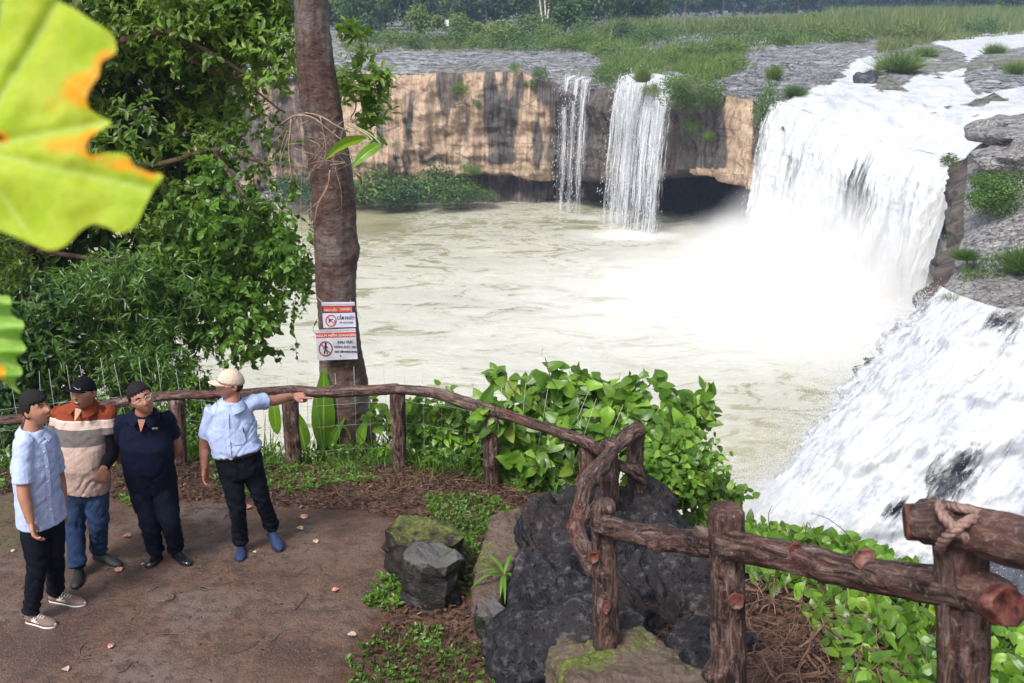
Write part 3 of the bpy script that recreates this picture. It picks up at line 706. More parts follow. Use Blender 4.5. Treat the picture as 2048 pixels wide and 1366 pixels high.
for i in range(46):
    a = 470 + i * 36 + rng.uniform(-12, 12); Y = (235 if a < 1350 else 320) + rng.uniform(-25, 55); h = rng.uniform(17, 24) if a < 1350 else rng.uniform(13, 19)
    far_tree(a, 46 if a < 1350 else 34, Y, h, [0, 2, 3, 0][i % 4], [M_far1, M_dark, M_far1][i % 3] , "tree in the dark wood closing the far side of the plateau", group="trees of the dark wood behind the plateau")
for i in range(22):
    a = 500 + i * 38 + rng.uniform(-14, 14); Y = rng.uniform(165, 215); h = rng.uniform(8, 14)
    far_tree(a, 62, Y, h, [3, 0, 2, 3][i % 4], [M_far1, M_far2, M_far1, M_far3][i % 4], f"leafy tree in the front row of the wood above the cliff, {ORD[i]} from the left", group="trees at the front edge of the wood")
for i in range(16):
    a = 1400 + i * 42 + rng.uniform(-14, 14); Y = rng.uniform(270, 330); h = rng.uniform(9, 13)
    far_tree(a, 36, Y, h, [3, 0, 2, 3][i % 4], [M_far1, M_dark, M_far1, M_far2][i % 4], f"dark tree behind the reed belt, {ORD[i]} from the left in its row", group="trees behind the reed belt")
# dense shaded wood behind and on the hill
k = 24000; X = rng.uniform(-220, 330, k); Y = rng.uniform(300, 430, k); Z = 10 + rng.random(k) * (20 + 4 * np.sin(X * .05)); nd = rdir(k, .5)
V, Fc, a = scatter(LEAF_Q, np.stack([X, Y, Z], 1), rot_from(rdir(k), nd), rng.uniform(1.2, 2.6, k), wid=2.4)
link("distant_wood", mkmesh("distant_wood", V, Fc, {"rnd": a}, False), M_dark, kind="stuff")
hx, hy = np.meshgrid(np.linspace(-600, 600, 60), np.linspace(425, 600, 16), indexing='ij')
hz = 8 + (hy - 425) * .10 + 4 * fbm(np.stack([hx * .008, hy * .01, 0 * hx], -1), 3, 4) + 8
link("far_hills", gridmesh("far_hills", np.stack([hx, hy, hz], -1)[::-1]), simple("hill_forest", (.03, .05, .03), .9, var=.4, scale=.08), kind="structure")
# pale bare trunk and white box
V, Fs = join([tube(catmull([atY(1087 + dx0, 62, 142), atY(1086 + dx1, 30, 142), atY(1084 + dx2, -25, 142)], 8), np.linspace(.16, .08, 8), 6) for dx0, dx1, dx2 in [(0, -3, -8), (2, 5, 4), (3, 10, 18)]])
e = empty("bare_tree", atY(1087, 66, 142), label="tall pale leafless multi-stemmed tree at the top of the photo", category="tree")
link("trunk", mkmesh("trunk", local(V, e), Fs), simple("pale_bark", (.45, .40, .37), .8, var=.2, scale=3), e)
bp = atY(892, 46, 120)
e = empty("utility_box", bp, label="small white box on a pole among the far trees", category="box")
bm = bmesh.new(); bmesh.ops.create_cube(bm, size=.65); bmesh.ops.bevel(bm, geom=bm.edges[:], offset=.04, segments=1); me = bpy.data.meshes.new("housing"); bm.to_mesh(me); bm.free()
link("housing", me, simple("white_paint", (.75, .75, .75), .6), e)
V, Fs = tube(np.array([[0, 0, -.3], [0, 0, -2.6]]), .05, 6); link("pole", mkmesh("pole", V, Fs), M_bark_far, e)

# grass on the plateau: scattered in world space, kept where the photo has it
def plateau_pts(n, poly, ymin=60, ymax=260, dens_pow=1.0):
    """random points on the plateau surface whose picture position is in poly"""
    out = []
    tot = 0
    while tot < n:
        m = 60000
        Yc = ymin * (ymax / ymin) ** rng.random(m)
        xs = [p_[0] for p_ in poly]; u = rng.uniform((min(xs) - 1024) / F, (max(xs) - 1024) / F, m)
        X = u * Yc * 1.04; Z = terr(X, Yc); P_ = np.stack([X, Yc, Z], 1); a, b, _ = proj(P_)
        k_ = inpoly(a, b, poly) & ((X > 23.6) | (Yc > rim(X)))
        out.append(P_[k_]); tot += k_.sum()
        if k_.sum() == 0: break
    return np.vstack(out)[:n] if out else np.zeros((0, 3))
def grass(name, P, h, mat, wid=.05, lean=.35, kind_blade=BLADE):
    k_ = len(P); d = rdir(k_, 0, lean); d[:, 2] = np.abs(d[:, 2]); d = rng.normal(size=(k_, 3)) * lean + [0, 0, 1.0]
    V, Fc, a = scatter(kind_blade, P, rot_from(d, rng.normal(size=(k_, 3)) / 1.7), h * rng.uniform(.5, 1.3, k_), wid=wid * rng.uniform(.6, 1.4, k_))
    return link(name, mkmesh(name, V, Fc, {"rnd": a}, False), mat, kind="stuff")
def clumpy(P, scale, thr, seed):
    n = fbm(P * [1 / scale, 1 / scale, 0], 3, seed); return P[n > thr]
REED = [(1180, 92), (1230, 66), (1400, 62), (1600, 52), (1800, 48), (2060, 44), (2060, 66), (1900, 70), (1860, 82), (1700, 76), (1560, 72), (1400, 68), (1290, 74)]
grass("reed_bed", plateau_pts(46000, REED, 110, 300), 2.2, M_reed, .09, .3)
G2 = [(1190, 150), (1200, 118), (1300, 95), (1420, 90), (1560, 72), (1700, 78), (1650, 88), (1560, 95), (1480, 108), (1490, 135), (1440, 160), (1350, 172), (1290, 140), (1235, 160)]
grass("plateau_grass", clumpy(plateau_pts(24000, G2, 66, 150), 2.2, .02, 3), .8, M_far3, .06, .5)
grass("plateau_grass", clumpy(plateau_pts(9000, G2, 66, 150), 1.5, .12, 33), .6, M_reed, .06, .6)
G3 = [(1130, 100), (1200, 80), (1290, 78), (1290, 92), (1200, 110)]
grass("plateau_grass", clumpy(plateau_pts(5000, G3, 80, 170), 3, .0, 5), 1.0, M_far3, .08, .4)
G4 = [(680, 92), (780, 78), (1200, 78), (1200, 86), (1000, 95), (800, 104), (700, 108)]
grass("dry_grass", clumpy(plateau_pts(9000, G4, 100, 190), 5, -.1, 6), .7, M_reed, .1, .5)
G5 = [(1600, 40), (2060, 30), (2060, 60), (1900, 64), (1600, 62)]
grass("reed_bed", plateau_pts(16000, G5, 130, 330), 2.8, M_reed, .12, .3)
grass("plateau_grass", clumpy(plateau_pts(9000, [(1700, 84), (1830, 66), (2048, 62), (2048, 72), (1860, 86), (1800, 100), (1730, 110), (1700, 100)], 90, 170), 3, -.05, 8), .8, M_reed, .08, .4)
# individual bushes: foot px,py, height m, width factor, material, label
def bushmesh(name, seed, n, leaf, lobes=10, spiky=False):
    g = np.random.default_rng(seed)
    if spiky:
        P = g.normal(size=(n, 3)) * [.16, .16, 0]; P[:, 2] = g.random(n) * .12
        d = np.stack([P[:, 0] * 3.0, P[:, 1] * 3.0, np.full(n, .8)], 1) + g.normal(size=(n, 3)) * .25
        V, Fc, a = scatter(BLADE, P, rot_from(d, g.normal(size=(n, 3)) / 1.7), g.uniform(.5, 1.05, n), rnd=g.random(n), wid=leaf)
        return mkmesh(name, V, Fc, {"rnd": a}, False)
    c = g.normal(size=(lobes, 3)); c /= np.linalg.norm(c, axis=1)[:, None]; c = c * [.36, .36, .26]; c[:, 2] = np.abs(c[:, 2]) + .2
    i = g.integers(0, lobes, n); d = g.normal(size=(n, 3)); d[:, 2] += .4; d /= np.linalg.norm(d, axis=1)[:, None]
    P = c[i] + d * (g.uniform(.12, .30, n))[:, None]; P[:, 2] = np.abs(P[:, 2])
    nd = d + g.normal(size=(n, 3)) * .5
    V, Fc, a = scatter(LEAF_Q, P, rot_from(np.cross(nd, g.normal(size=(n, 3))), nd / np.linalg.norm(nd, axis=1)[:, None]), leaf * g.uniform(.6, 1.4, n), rnd=g.random(n), wid=leaf * 1.1)
    return mkmesh(name, V, Fc, {"rnd": a}, False)
BM = {"round": [bushmesh("bush", s_, 1300, .055) for s_ in (1, 2, 3)], "spiky": [bushmesh("tuft", s_, 900, .028, spiky=True) for s_ in (4, 5)]}
_bk = {}
def bush(p_, h, w, style, mat, label, name=None, cat=None):
    i = random.randrange(len(BM[style])); key = (style, i, mat.name)
    if key not in _bk: me = BM[style][i].copy(); me.materials.append(mat); _bk[key] = me
    o = bpy.data.objects.new(name or ("bush" if style == "round" else "grass_tuft"), _bk[key]); COL.objects.link(o)
    o.location = [float(x) for x in p_]; q_ = (1.2, 1.5) if style == 'round' else (1, 1); o.scale = (w * q_[0], w * q_[0], h * q_[1]); o.rotation_euler = (0, 0, random.uniform(0, 6.28)); o['label'] = label; o['category'] = cat or ("bush" if style == "round" else "grass tuft")
    return o
B = [(1798, 145, 1.9, 2.3, "spiky", M_far3, "big green grass tuft on the rock dividing the rapids"),
     (1850, 118, 1.3, 1.5, "spiky", M_far3, "smaller tuft behind the big one in the rapids"),
     (1745, 158, .9, .8, "spiky", M_far2, "little tuft growing on the dark rock in the rapids"),
     (1988, 112, 1.3, 1.3, "spiky", M_far3, "tuft on the upper grey slab right of the river"),
     (2030, 152, 1.3, 1.3, "spiky", M_far3, "tuft at the right edge on the slab between two river arms"),
     (1965, 140, .5, .6, "spiky", M_reed, "tiny brownish tuft on the slab between river arms"),
     (1548, 160, 1.3, .8, "spiky", M_far3, "tall narrow yellow-green tuft on the bare grey slope"),
     (1590, 192, .8, 1.1, "spiky", M_far2, "low tuft on the slope next to the main fall lip"),
     (1750, 75, 2.0, 3.0, "spiky", M_reed, "reed clump beside the upper river bend with reddish tips"),
     (1640, 80, 2.0, 2.5, "round", M_far3, "light bush standing in front of the reed belt"),
     (1960, 74, 2.4, 4.0, "round", M_far2, "dark green bush at the river bank under the reeds"),
     (1300, 92, 2.4, 3.4, "round", M_far2, "low bush near the left start of the reed belt"),
     (1120, 104, 1.4, 2.6, "round", M_far3, "round yellow-green bush by the brush pile on the plateau"),
     (1160, 98, 2.2, 3.0, "spiky", M_far3, "leafy tuft beside the brush pile"),
     (1010, 98, 3.0, 5.0, "round", M_far3, "sprawling bush in front of the dark brush pile"),
     (905, 100, 2.4, 3.4, "round", M_far2, "bush at the foot of the small trees above the cliff"),
     (955, 104, 1.6, 2.2, "round", M_far3, "pale low bush on the rock edge above the cliff"),
     (1060, 84, 3.4, 5.5, "round", M_far2, "tangled shrub behind the brush pile"),
     (820, 102, 1.8, 3.0, "round", M_far2, "shrub left of the small flat-topped tree"),
     (1225, 175, 1.6, 2.2, "round", M_far2, "dense green clump overhanging between the two thin falls"),
     (1285, 165, 1.3, .9, "spiky", M_far3, "yellow-green tuft splitting the white veil at its top"),
     (1375, 185, 1.3, 2.3, "round", M_far3, "grassy clump at the cliff edge right of the white veil"),
     (1425, 200, 1.2, 1.8, "round", M_far2, "clump drooping over the cliff edge above brown rock")]
for a, b, h, w, st_, m, lb in B: bush(gz(a, b, 90), h, w, st_, m, lb)
# MORE_SHRUBS
for i, (a, b, h, w, m, lb) in enumerate([(790, 96, 2.2, 3.2, M_far3, "light shrub left of the flat-topped tree's dark neighbour"), (740, 92, 1.6, 3.0, M_far2, "low wide shrub under the broad bushy tree"), (1035, 96, 2.0, 2.6, M_far1, "darkest low shrub against the brush pile"),
    (1090, 92, 2.4, 3.0, M_far3, "light shrub below the pale bare trunk"), (1180, 88, 2.8, 3.6, M_far2, "shrub thicket right of the brush pile"), (1240, 84, 2.4, 3.6, M_far1, "dark shrub where the wood meets the reeds"), (1215, 120, 1.6, 2.6, M_far3, "grass-green shrub above the trickling fall"),
    (1330, 128, 1.3, 2.4, M_far3, "low round shrub on the grassy strip above the white veil"), (1395, 122, 1.5, 2.6, M_far2, "mid green shrub on the grassy strip"), (1455, 108, 1.6, 3.0, M_far3, "wide shrub at the right end of the grassy strip"), (1560, 96, 1.5, 2.8, M_far2, "low shrub between grey slope and reeds"),
    (1700, 90, 1.8, 2.8, M_far3, "green shrub just left of the river bend"), (1810, 84, 2.2, 3.2, M_reed, "reddish-tinged shrub at the river bend"), (1480, 70, 2.6, 4.5, M_far2, "darker bush inside the reed belt, left part"), (1625, 64, 2.6, 4.5, M_far3, "bush inside the reed belt, middle"), (1730, 60, 2.8, 4.5, M_far2, "bush inside the reed belt, right part"),
    (1300, 200, 1.0, 1.0, M_far3, "tiny shrub on the lip of the white veil"), (1345, 195, 1.4, 1.8, M_far2, "shrub drooping just right of the white veil's lip"), (1470, 150, 1.4, 2.2, M_far3, "grassy shrub on the slope right of the cliff-edge clumps")]):
    bush(gz(a, b, 90), h, w, "round", m, lb)
# low scrub scattered between the grass patches, too many to count
P_ = clumpy(plateau_pts(15000, [(690, 96), (800, 76), (1230, 66), (1700, 70), (1760, 84), (1560, 92), (1480, 100), (1250, 100), (1050, 104), (840, 104)], 85, 200), 3.5, .18, 61)
P_ = np.repeat(P_, 4, 0); k = len(P_); P_ = P_ + np.abs(rng.normal(size=(k, 3))) * [.5, .5, .7]; nd = rdir(k, .6)
V, Fc, a = scatter(LEAF_Q, P_, rot_from(rdir(k), nd), rng.uniform(.12, .3, k), wid=.26); link("low_scrub", mkmesh("low_scrub", V, Fc, {"rnd": a}, False), M_far2, kind="stuff")
# plants on the cliff face (x, y, distance, size)
for a, b, Y, s_, m, lb in [(922, 192, 81.0, 1.2, M_far3, "small bright shrub rooted high in the tan cliff face"), (1085, 165, 81.0, 1.3, M_far2, "round shrub hanging just under the cliff lip"),
                        (1058, 185, 81.0, 1.0, M_far2, "dark shrub on the cliff face left of the trickling fall"), (1030, 145, 81.2, .8, M_far3, "little shrub on the very lip of the tan cliff"),
                        (955, 220, 81.0, .7, M_far2, "faint tuft in the middle of the tan cliff"),
                        (1355, 225, 69.0, 2.0, M_far2, "hanging green clump right beside the white veil"), (1412, 232, 67.5, 1.9, M_far2, "second hanging clump on brown rock"),
                        (1385, 268, 68.6, 1.0, M_far3, "trailing yellowish strand under the hanging clumps"), (1415, 285, 67.6, .9, M_far3, "trailing green strand low on the brown rock")]:
    o = bush(atY(a, b, Y), s_, s_ * 1.1, "round", m, lb)
o = bush(atY(1535, 275, 63.8), 3.4, 1.7, "round", M_far2, "long drooping plant hanging beside the main waterfall's left edge")
# bushes at the cliff foot
for a, b, Y, h, w, m, lb in [(745, 412, 79.5, 3.0, 4.6, M_far2, "large feathery bush at the far waterline right of the trunk"), (865, 412, 79.5, 3.2, 4.0, M_far2, "rounded bush in the middle of the cliff foot row"),
                          (935, 405, 79.8, 1.9, 3.0, M_far2, "low green bush at the right end of the cliff foot row"), (800, 412, 79.8, 2.2, 3.2, M_far1, "dull purplish green bush between two larger ones at the cliff foot"),
                          (937, 352, 80.2, 1.1, 1.3, M_far3, "small bush on the ledge above the cliff foot row"), (610, 400, 79.0, 2.2, 4.5, M_far1, "dark bush by the pale boulder left of the trunk")]:
    bush(atY(a, b, Y), h, w, "round", m, lb)
    bush(atY(a + 18, b, Y), h * .6, w * .8, "round", m, lb + ", its lower side shoot")
# right ledge vegetation
M_ledge = leafmat("ledge_leaves", (.035, .085, .015), (.13, .24, .04), rough=.5, trans=.3)
for a, b, Y, h, w, st_, lb in [(1965, 432, 40.5, 1.1, 2.2, "round", "bright green bush at the left end of the right ledge"), (2020, 405, 40.5, 1.4, 2.2, "round", "taller bright bush on the right ledge at the frame edge"),
                               (1990, 425, 40.0, 1.0, 1.9, "round", "middle bush of the row on the right ledge"), (2050, 545, 35.0, 1.1, 1.3, "spiky", "grass tuft at the right edge above the lower river arm"), (1905, 612, 33.4, .55, .5, "spiky", "small tuft at the very lip of the near cascade"),
                               (1930, 520, 36.6, .5, .7, "spiky", "little tuft on the cracked rock slab"), (1900, 340, 47, .8, .8, "round", "small plant on the ledge edge beside the main fall"),
                               (1960, 375, 42.5, .6, .9, "round", "small plant near the rusty overhang of the right ledge")]:
    bush(atY(a, b, Y), h, w, st_, M_ledge, lb)
def shelf_pts(n, poly):
    m = 60000; Yc = rng.uniform(30, 52, m); X = edge(Yc) + rng.random(m) * 20; Z = shelf(X, Yc); P_ = np.stack([X, Yc, Z], 1); a, b, _ = proj(P_)
    return P_[inpoly(a, b, poly)][:n]
grass("ledge_grass", clumpy(shelf_pts(9000, [(1885, 570), (1900, 540), (1960, 520), (2060, 500), (2060, 552), (1950, 560)]), .8, -.25, 4), .28, M_ledge, .035, .5)

# ------------------------------------------------------------------ near ground, railing, rocks
g_pts = [(-14, -2, 11.9), (-7, 0, 11.9), (0, 0, 12.0), (-14, 7, 11.85), (-8, 7.2, 11.8), (-6, 5, 11.86), (-3, 4, 11.9), (-1, 4.5, 11.9), (0, 5.3, 11.85), (-2.5, 6, 11.85), (-4, 7.2, 11.8), (-1, 7.3, 11.8),
         (-2, 8.2, 11.6), (-5, 8.4, 11.6), (-9, 8.8, 11.55), (-13, 9, 11.5), (-4, 9.4, 11.45), (-1.5, 9.2, 11.45), (-.1, 8.8, 11.48), (.6, 7.8, 11.55), (.2, 6.2, 11.8), (.3, 5.2, 11.95), (1.3, 7.6, 11.5),
         (.5, 4.3, 12.35), (.9, 3.6, 12.8), (1.5, 2.4, 13.35), (2.2, 1.0, 14.0), (.3, 3.2, 12.4), (0.2, 1.5, 13.2), (1.9, 4.6, 12.35), (2.6, 3.4, 12.9), (4, 2.5, 13.1), (6, 1, 13.4), (3.2, 4.6, 12.5),
         (-12, 10.6, 11.1), (-8, 10.4, 11.1), (-4, 10.4, 11.1), (-1, 10.2, 11.1), (.8, 9.4, 11.1), (2.0, 8.4, 10.8), tuple(atY(1500, 1075, 7)), tuple(atY(1640, 1100, 6.8)), tuple(atY(1750, 1125, 6.5)), tuple(atY(1870, 1215, 5.6)), tuple(atY(2048, 1260, 5.2)), (4.2, 5.0, 12.2), (6, 4.6, 12.0),
         (-14, 14, 6), (-8, 14, 6), (-4, 13.5, 6), (0, 13.2, 6), (2.5, 11.8, 6), (4, 9.5, 7.5), (5.5, 7.8, 8), (8, 6.5, 8), (12, 5, 8), (-14, 19, -1), (-6, 19, -1), (0, 18.5, -1), (5, 16, -1), (8, 13, 0), (12, 10, 1), (14, 24, -2), (-14, 26, -2), (0, 26, -2), (14, 15, -1)]
HG = RBF(g_pts)
PATH = [(-60, 985), (60, 985), (240, 998), (420, 1008), (640, 1018), (760, 1030), (790, 1045), (760, 1085), (800, 1150), (770, 1200), (700, 1290), (650, 1400), (-60, 1400)]
DIRT2 = [(740, 1010), (800, 960), (880, 955), (870, 985), (790, 1010)]
def ground(X, Y, detail=True):
    X = np.asarray(X, float); Y = np.asarray(Y, float); Z = HG(X, Y)
    if detail:
        P = np.stack([X, Y, 0 * X], -1); a, b, _ = proj(np.stack([X, Y, Z], -1))
        w = sstep(-25, 25, polydist(a, b, PATH))
        Z = Z + (1 - w) * (.05 * fbm(P * 1.6, 4, 401) + .03 * fbm(P * 5, 3, 402)) + w * (.012 * fbm(P * 1.2, 3, 403)) + .03 * w
    return Z
gx_ = np.concatenate([np.arange(-14, -5, .12), np.arange(-5, 3.4, .035), np.arange(3.4, 14, .12)]); gy_ = np.concatenate([np.arange(-2, 4.0, .15), np.arange(4.0, 10.6, .035), np.arange(10.6, 26, .2)])
GX, GY = np.meshgrid(gx_, gy_, indexing='ij'); GZ = ground(GX, GY)
px, py, _ = proj(np.stack([GX, GY, GZ], -1))
pw = sstep(-14, 14, polydist(px, py, PATH) + 10 * fbm(np.stack([GX * 2.2, GY * 2.2, 0 * GX], -1), 3, 9))
pw = np.maximum(pw, .75 * sstep(-10, 12, polydist(px, py, DIRT2) + 8 * fbm(np.stack([GX * 3, GY * 3, 0 * GX], -1), 3, 19)))
moss = np.exp(-(((px - 40) / 130) ** 2 + ((py - 1050) / 70) ** 2)) + .6 * np.exp(-(((px - 1000) / 70) ** 2 + ((py - 1090) / 80) ** 2)) + .25 * np.exp(-(((px - 730) / 60) ** 2 + ((py - 1110) / 30) ** 2))
t = NT("path_ground"); p = t.pos(); pa = t.attr("path").outputs['Fac']; mo = t.attr("moss").outputs['Fac']
n1 = t.noise(p, 1.1, 5, .6); n2 = t.noise(p, 9, 6, .65); n3 = t.noise(p, 60, 4, .7); n4 = t.noise(p, 170, 2, .6)
pc = t.ramp(n1, [(.36, (.060, .031, .023)), (.48, (.108, .059, .042)), (.62, (.125, .090, .076))])
pc = t.mix(t.ramp(n2, [(.38, .9), (.54, 0.0)]), pc, (.048, .028, .021))
pc = t.mix(t.ramp(n3, [(.5, 0.0), (.68, .6)]), pc, (.19, .145, .125))
pc = t.mix(t.ramp(n4, [(.62, 0.0), (.72, .8)]), pc, (.22, .17, .145))
wv = t.n('TexVoronoi', {'Vector': t.n('VectorMath', {0: p, 1: t.n('VectorMath', {0: t.n('TexNoise', {'Vector': p, 'Scale': 2.0, 'Detail': 5.0}).outputs[1], 'Scale': .9}, operation='SCALE')}, operation='ADD').outputs[0], 'Scale': .75}, feature='DISTANCE_TO_EDGE').outputs[0]
crk = t.math('MULTIPLY', t.ramp(wv, [(0.0, 1.0), (0.006, 0.0)]), t.ramp(n1, [(.54, 0.0), (.6, .8)]))
pc = t.mix(t.math('MULTIPLY', crk, .85), pc, (.02, .015, .013))
dc = t.ramp(n2, [(.35, (.040, .020, .013)), (.52, (.095, .045, .028)), (.7, (.15, .085, .055))])
dc = t.mix(t.ramp(n3, [(.45, 0.0), (.62, .7)]), dc, (.035, .022, .014))
mf = t.math('MULTIPLY', t.math('ADD', mo, t.math('MULTIPLY', n2, .6)), 1.0)
c = t.mix(pa, dc, pc)
c = t.mix(t.math('MULTIPLY', t.ramp(mf, [(.7, 0.0), (1.2, .6)]), t.ramp(n2, [(.42, .1), (.6, 1.0)])), c, (.075, .085, .022))
wetm = t.math('MULTIPLY', t.ramp(n1, [(.35, 1.0), (.6, 0.0)]), pa)
rg = t.math('SUBTRACT', .78, t.math('MULTIPLY', wetm, .5))
hh = t.math('ADD', t.math('ADD', t.math('MULTIPLY', n2, .5), t.math('MULTIPLY', n3, .35)), t.math('MULTIPLY', crk, -.8))
M_ground = t.done(t.bsdf(c, rg, t.bump(hh, 1.0, .045), .4))
link("ground", gridmesh("ground", np.stack([GX, GY, GZ], -1), {"path": pw.ravel(), "moss": moss.ravel()}), M_ground, kind="structure")
def gpt(px_, py_):
    """where the photo ray meets the near ground"""
    v = (py_ - 683) / F; tn = (SP + v * CP) / (CP - v * SP); Y = 7.0
    for _ in range(50):
        q_ = atY(px_, py_, Y); z = float(HG(q_[0], Y)); Y = .5 * Y + .5 * np.clip((CAMZ - z) / tn, 2, 14)
    q_ = atY(px_, py_, Y); q_[2] = float(ground(q_[0], q_[1])); return q_

# ---- faux-log railing material
def logmat(name, coarse=1.0, red=.5):
    t = NT(name); at = t.attr("suv").outputs['Vector']
    a = t.noise(at, 1.0, 7, .7, (26 * coarse, 5.0 * coarse, 1), 1.2); b = t.noise(at, 1.0, 4, .6, (70 * coarse, 9 * coarse, 1), .8); w = t.noise(t.pos(), 3.2, 4, .6); gr = t.noise(t.pos(), 42, 4, .7)
    c = t.ramp(a, [(.40, (.012, .007, .006)), (.48, (.055, .029, .024)), (.57, (.125, .076, .063)), (.68, (.26, .195, .175))])
    c = t.mix(t.ramp(w, [(.54, 0.0), (.68, red * .8)]), c, (.12, .024, .016))
    c = t.mix(t.ramp(gr, [(.56, 0.0), (.70, .55)]), c, (.30, .245, .23))
    c = t.mix(t.ramp(t.noise(t.pos(), 1.3, 3), [(.56, 0.0), (.7, .18)]), c, (.20, .17, .16))
    h = t.math('ADD', t.math('ADD', a, t.math('MULTIPLY', b, .4)), t.math('MULTIPLY', gr, .15))
    return t.done(t.bsdf(c, .68, t.bump(h, 1.0, .030), .3))
M_log = logmat("faux_log_cement"); M_logfar = logmat("faux_log_cement_far", .8, .7)
t = NT("red_cut_wood"); n_ = t.noise(t.obj(), 22, 5, .65); M_cut = t.done(t.bsdf(t.ramp(n_, [(.38, (.02, .008, .007)), (.5, (.085, .022, .016)), (.68, (.14, .055, .042))]), .5, t.bump(n_, .8, .01), .4))
def log(pts, rads, nseg=26, n=None, amp=.10, seed=0, mat=None, parent=None, name="rail", knobs=()):
    L = sum(np.linalg.norm(np.diff(np.array(pts, float), axis=0), axis=1)); n = n or int(max(14, L / .025))
    C = catmull(pts, n); rd = np.interp(np.linspace(0, 1, n), np.linspace(0, 1, len(rads)), rads); s_tot = np.linspace(0, L, n)
    def disp(TH, SS):
        q_ = np.stack([np.cos(TH) * 3.0 + seed, np.sin(TH) * 3.0, SS * 1.6], -1)
        r_ = rd[None, :] * amp * 1.35 * fbm(q_, 4, seed + 5, .62, ridge=True)
        r_ = r_ + rd[None, :] * amp * 1.0 * fbm(np.stack([np.cos(TH) * .8 + seed, np.sin(TH) * .8, SS * 3.2], -1), 3, seed + 9)
        r_ = r_ + rd[None, :] * amp * .95 * fbm(np.stack([np.cos(TH) * 7 + 3, np.sin(TH) * 7, SS * 3.0 + seed], -1), 3, seed + 15, .6, ridge=True)
        for (sk, tk, hk, wk) in knobs:
            dth = (TH - tk + math.pi) % (2 * math.pi) - math.pi
            r_ = r_ + hk * np.exp(-((SS - sk * L) / wk) ** 2 - (dth * rd[None, :] / wk) ** 2)
        e = np.minimum(SS, L - SS); r_ = r_ - rd[None, :] * .22 * np.exp(-(e / .012) ** 2)
        return r_
    rd = rd * (.78 if mat is M_logfar and name == 'rail' else .92 if parent is fence else .94); V, Fs = tube(C, rd, nseg, disp)
    th = np.linspace(0, 1, nseg, endpoint=False); TH, S2 = np.meshgrid(th, s_tot, indexing='ij')
    # seamless uv: use cos/sin wrapped coordinate folded
    u_ = np.abs(TH * 2 - 1) * rd.mean() * math.pi
    suv = np.stack([u_ + seed * 1.7, S2 + seed, np.sin(TH * 6.28)], -1).reshape(-1, 3); suv = np.vstack([suv, suv[0], suv[-1]])
    if parent is not None: V = local(V, parent)
    return link(name, mkmesh(name, V, Fs, {"suv": suv}), mat or M_log, parent)
def disc(c, nrm, r, mat, parent, name="knot", squash=.75, seed=0, up=(0, 0, 1), thick=.012):
    nrm = np.array(nrm, float); nrm /= np.linalg.norm(nrm); th = np.linspace(0, 2 * math.pi, 14, endpoint=False)
    u_ = np.cross(nrm, up); u_ /= np.linalg.norm(u_); w_ = np.cross(nrm, u_)
    rr_ = r * (1 + .12 * np.sin(th * 2 + seed) + .07 * np.sin(th * 5 + seed))
    ring = lambda k_, h_: c + nrm * h_ + (np.cos(th) * rr_ * k_ * squash)[:, None] * u_ + (np.sin(th) * rr_ * k_)[:, None] * w_
    V = np.vstack([ring(1.14, -thick * 2.5), ring(1.10, thick * .5), ring(1.0, thick * .8), ring(.90, thick * .45), [c + nrm * thick * .5]])
    Fs = []; m = 14
    for a in range(3):
        for i in range(m): Fs.append([a * m + i, a * m + (i + 1) % m, (a + 1) * m + (i + 1) % m, (a + 1) * m + i])
    Ft = [[3 * m + i, 3 * m + (i + 1) % m, 4 * m] for i in range(m)]
    return link(name, mkmesh(name, local(V, parent), [np.array(Fs)[:, ::-1], np.array(Ft)[:, ::-1]]), mat, parent)

# back railing
fence = empty("log_railing", atY(797, 942, 9.23), label="far cement log railing behind the men with wire netting, ending on the black rock", category="railing")
def Prail(px_, py_, Y): return atY(px_, py_, Y)
posts = [(350, 946, 352, 796, 9.2, .085), (588, 918, 580, 790, 9.55, .08), (802, 944, 795, 782, 9.23, .075), (988, 972, 985, 826, 8.82, .075), (1178, 985, 1174, 888, 8.3, .085), (1222, 968, 1221, 880, 7.0, .072), (1277, 958, 1275, 852, 7.3, .07), (1178, 1020, 1176, 960, 6.5, .06), (60, 960, 62, 830, 9.3, .08)]
for i, (a, b, c_, d_, Y, r) in enumerate(posts):
    p0 = atY(a, b, Y); p1 = atY(c_, d_, Y); p0[2] -= .15
    mid = (p0 + p1) / 2 + [random.uniform(-.02, .02), 0, 0]
    log([p0, mid, p1], [r * 1.08, r * .98, r * (1.0 if i != 1 else 1.1)], 20, 36, .13, 10 + i, M_logfar, fence, "post", knobs=[(.45, random.uniform(3.5, 5.5), .03, .05)])
rails = [([(-40, 845, 9.35), (60, 836, 9.3), (150, 822, 9.25), (235, 806, 9.22), (290, 797, 9.2), (352, 790, 9.18), (430, 789, 9.25)], [.055, .06, .062, .06, .06, .055, .05]),
         ([(425, 788, 9.25), (500, 786, 9.35), (580, 781, 9.5), (640, 784, 9.45), (720, 782, 9.3), (797, 778, 9.2)], [.05, .052, .058, .062, .06, .066]),
         ([(790, 778, 9.2), (870, 786, 9.1), (930, 806, 8.95), (985, 820, 8.8), (1050, 842, 8.6), (1120, 866, 8.4), (1175, 885, 8.2), (1202, 902, 8.0)], [.055, .058, .066, .062, .055, .055, .06, .055]),
         ([(1279, 855, 7.3), (1245, 878, 7.1), (1205, 925, 6.8), (1165, 972, 6.4)], [.062, .052, .054, .066]),
         ([(1172, 962, 6.42), (1160, 1010, 6.2), (1150, 1058, 6.0)], [.058, .048, .060]), ([(1148, 1045, 6.02), (1162, 1090, 5.85), (1186, 1145, 5.5)], [.062, .052, .046]),
         ([(1225, 925, 7.05), (1260, 940, 7.1), (1290, 965, 7.2)], [.045, .04, .035])]
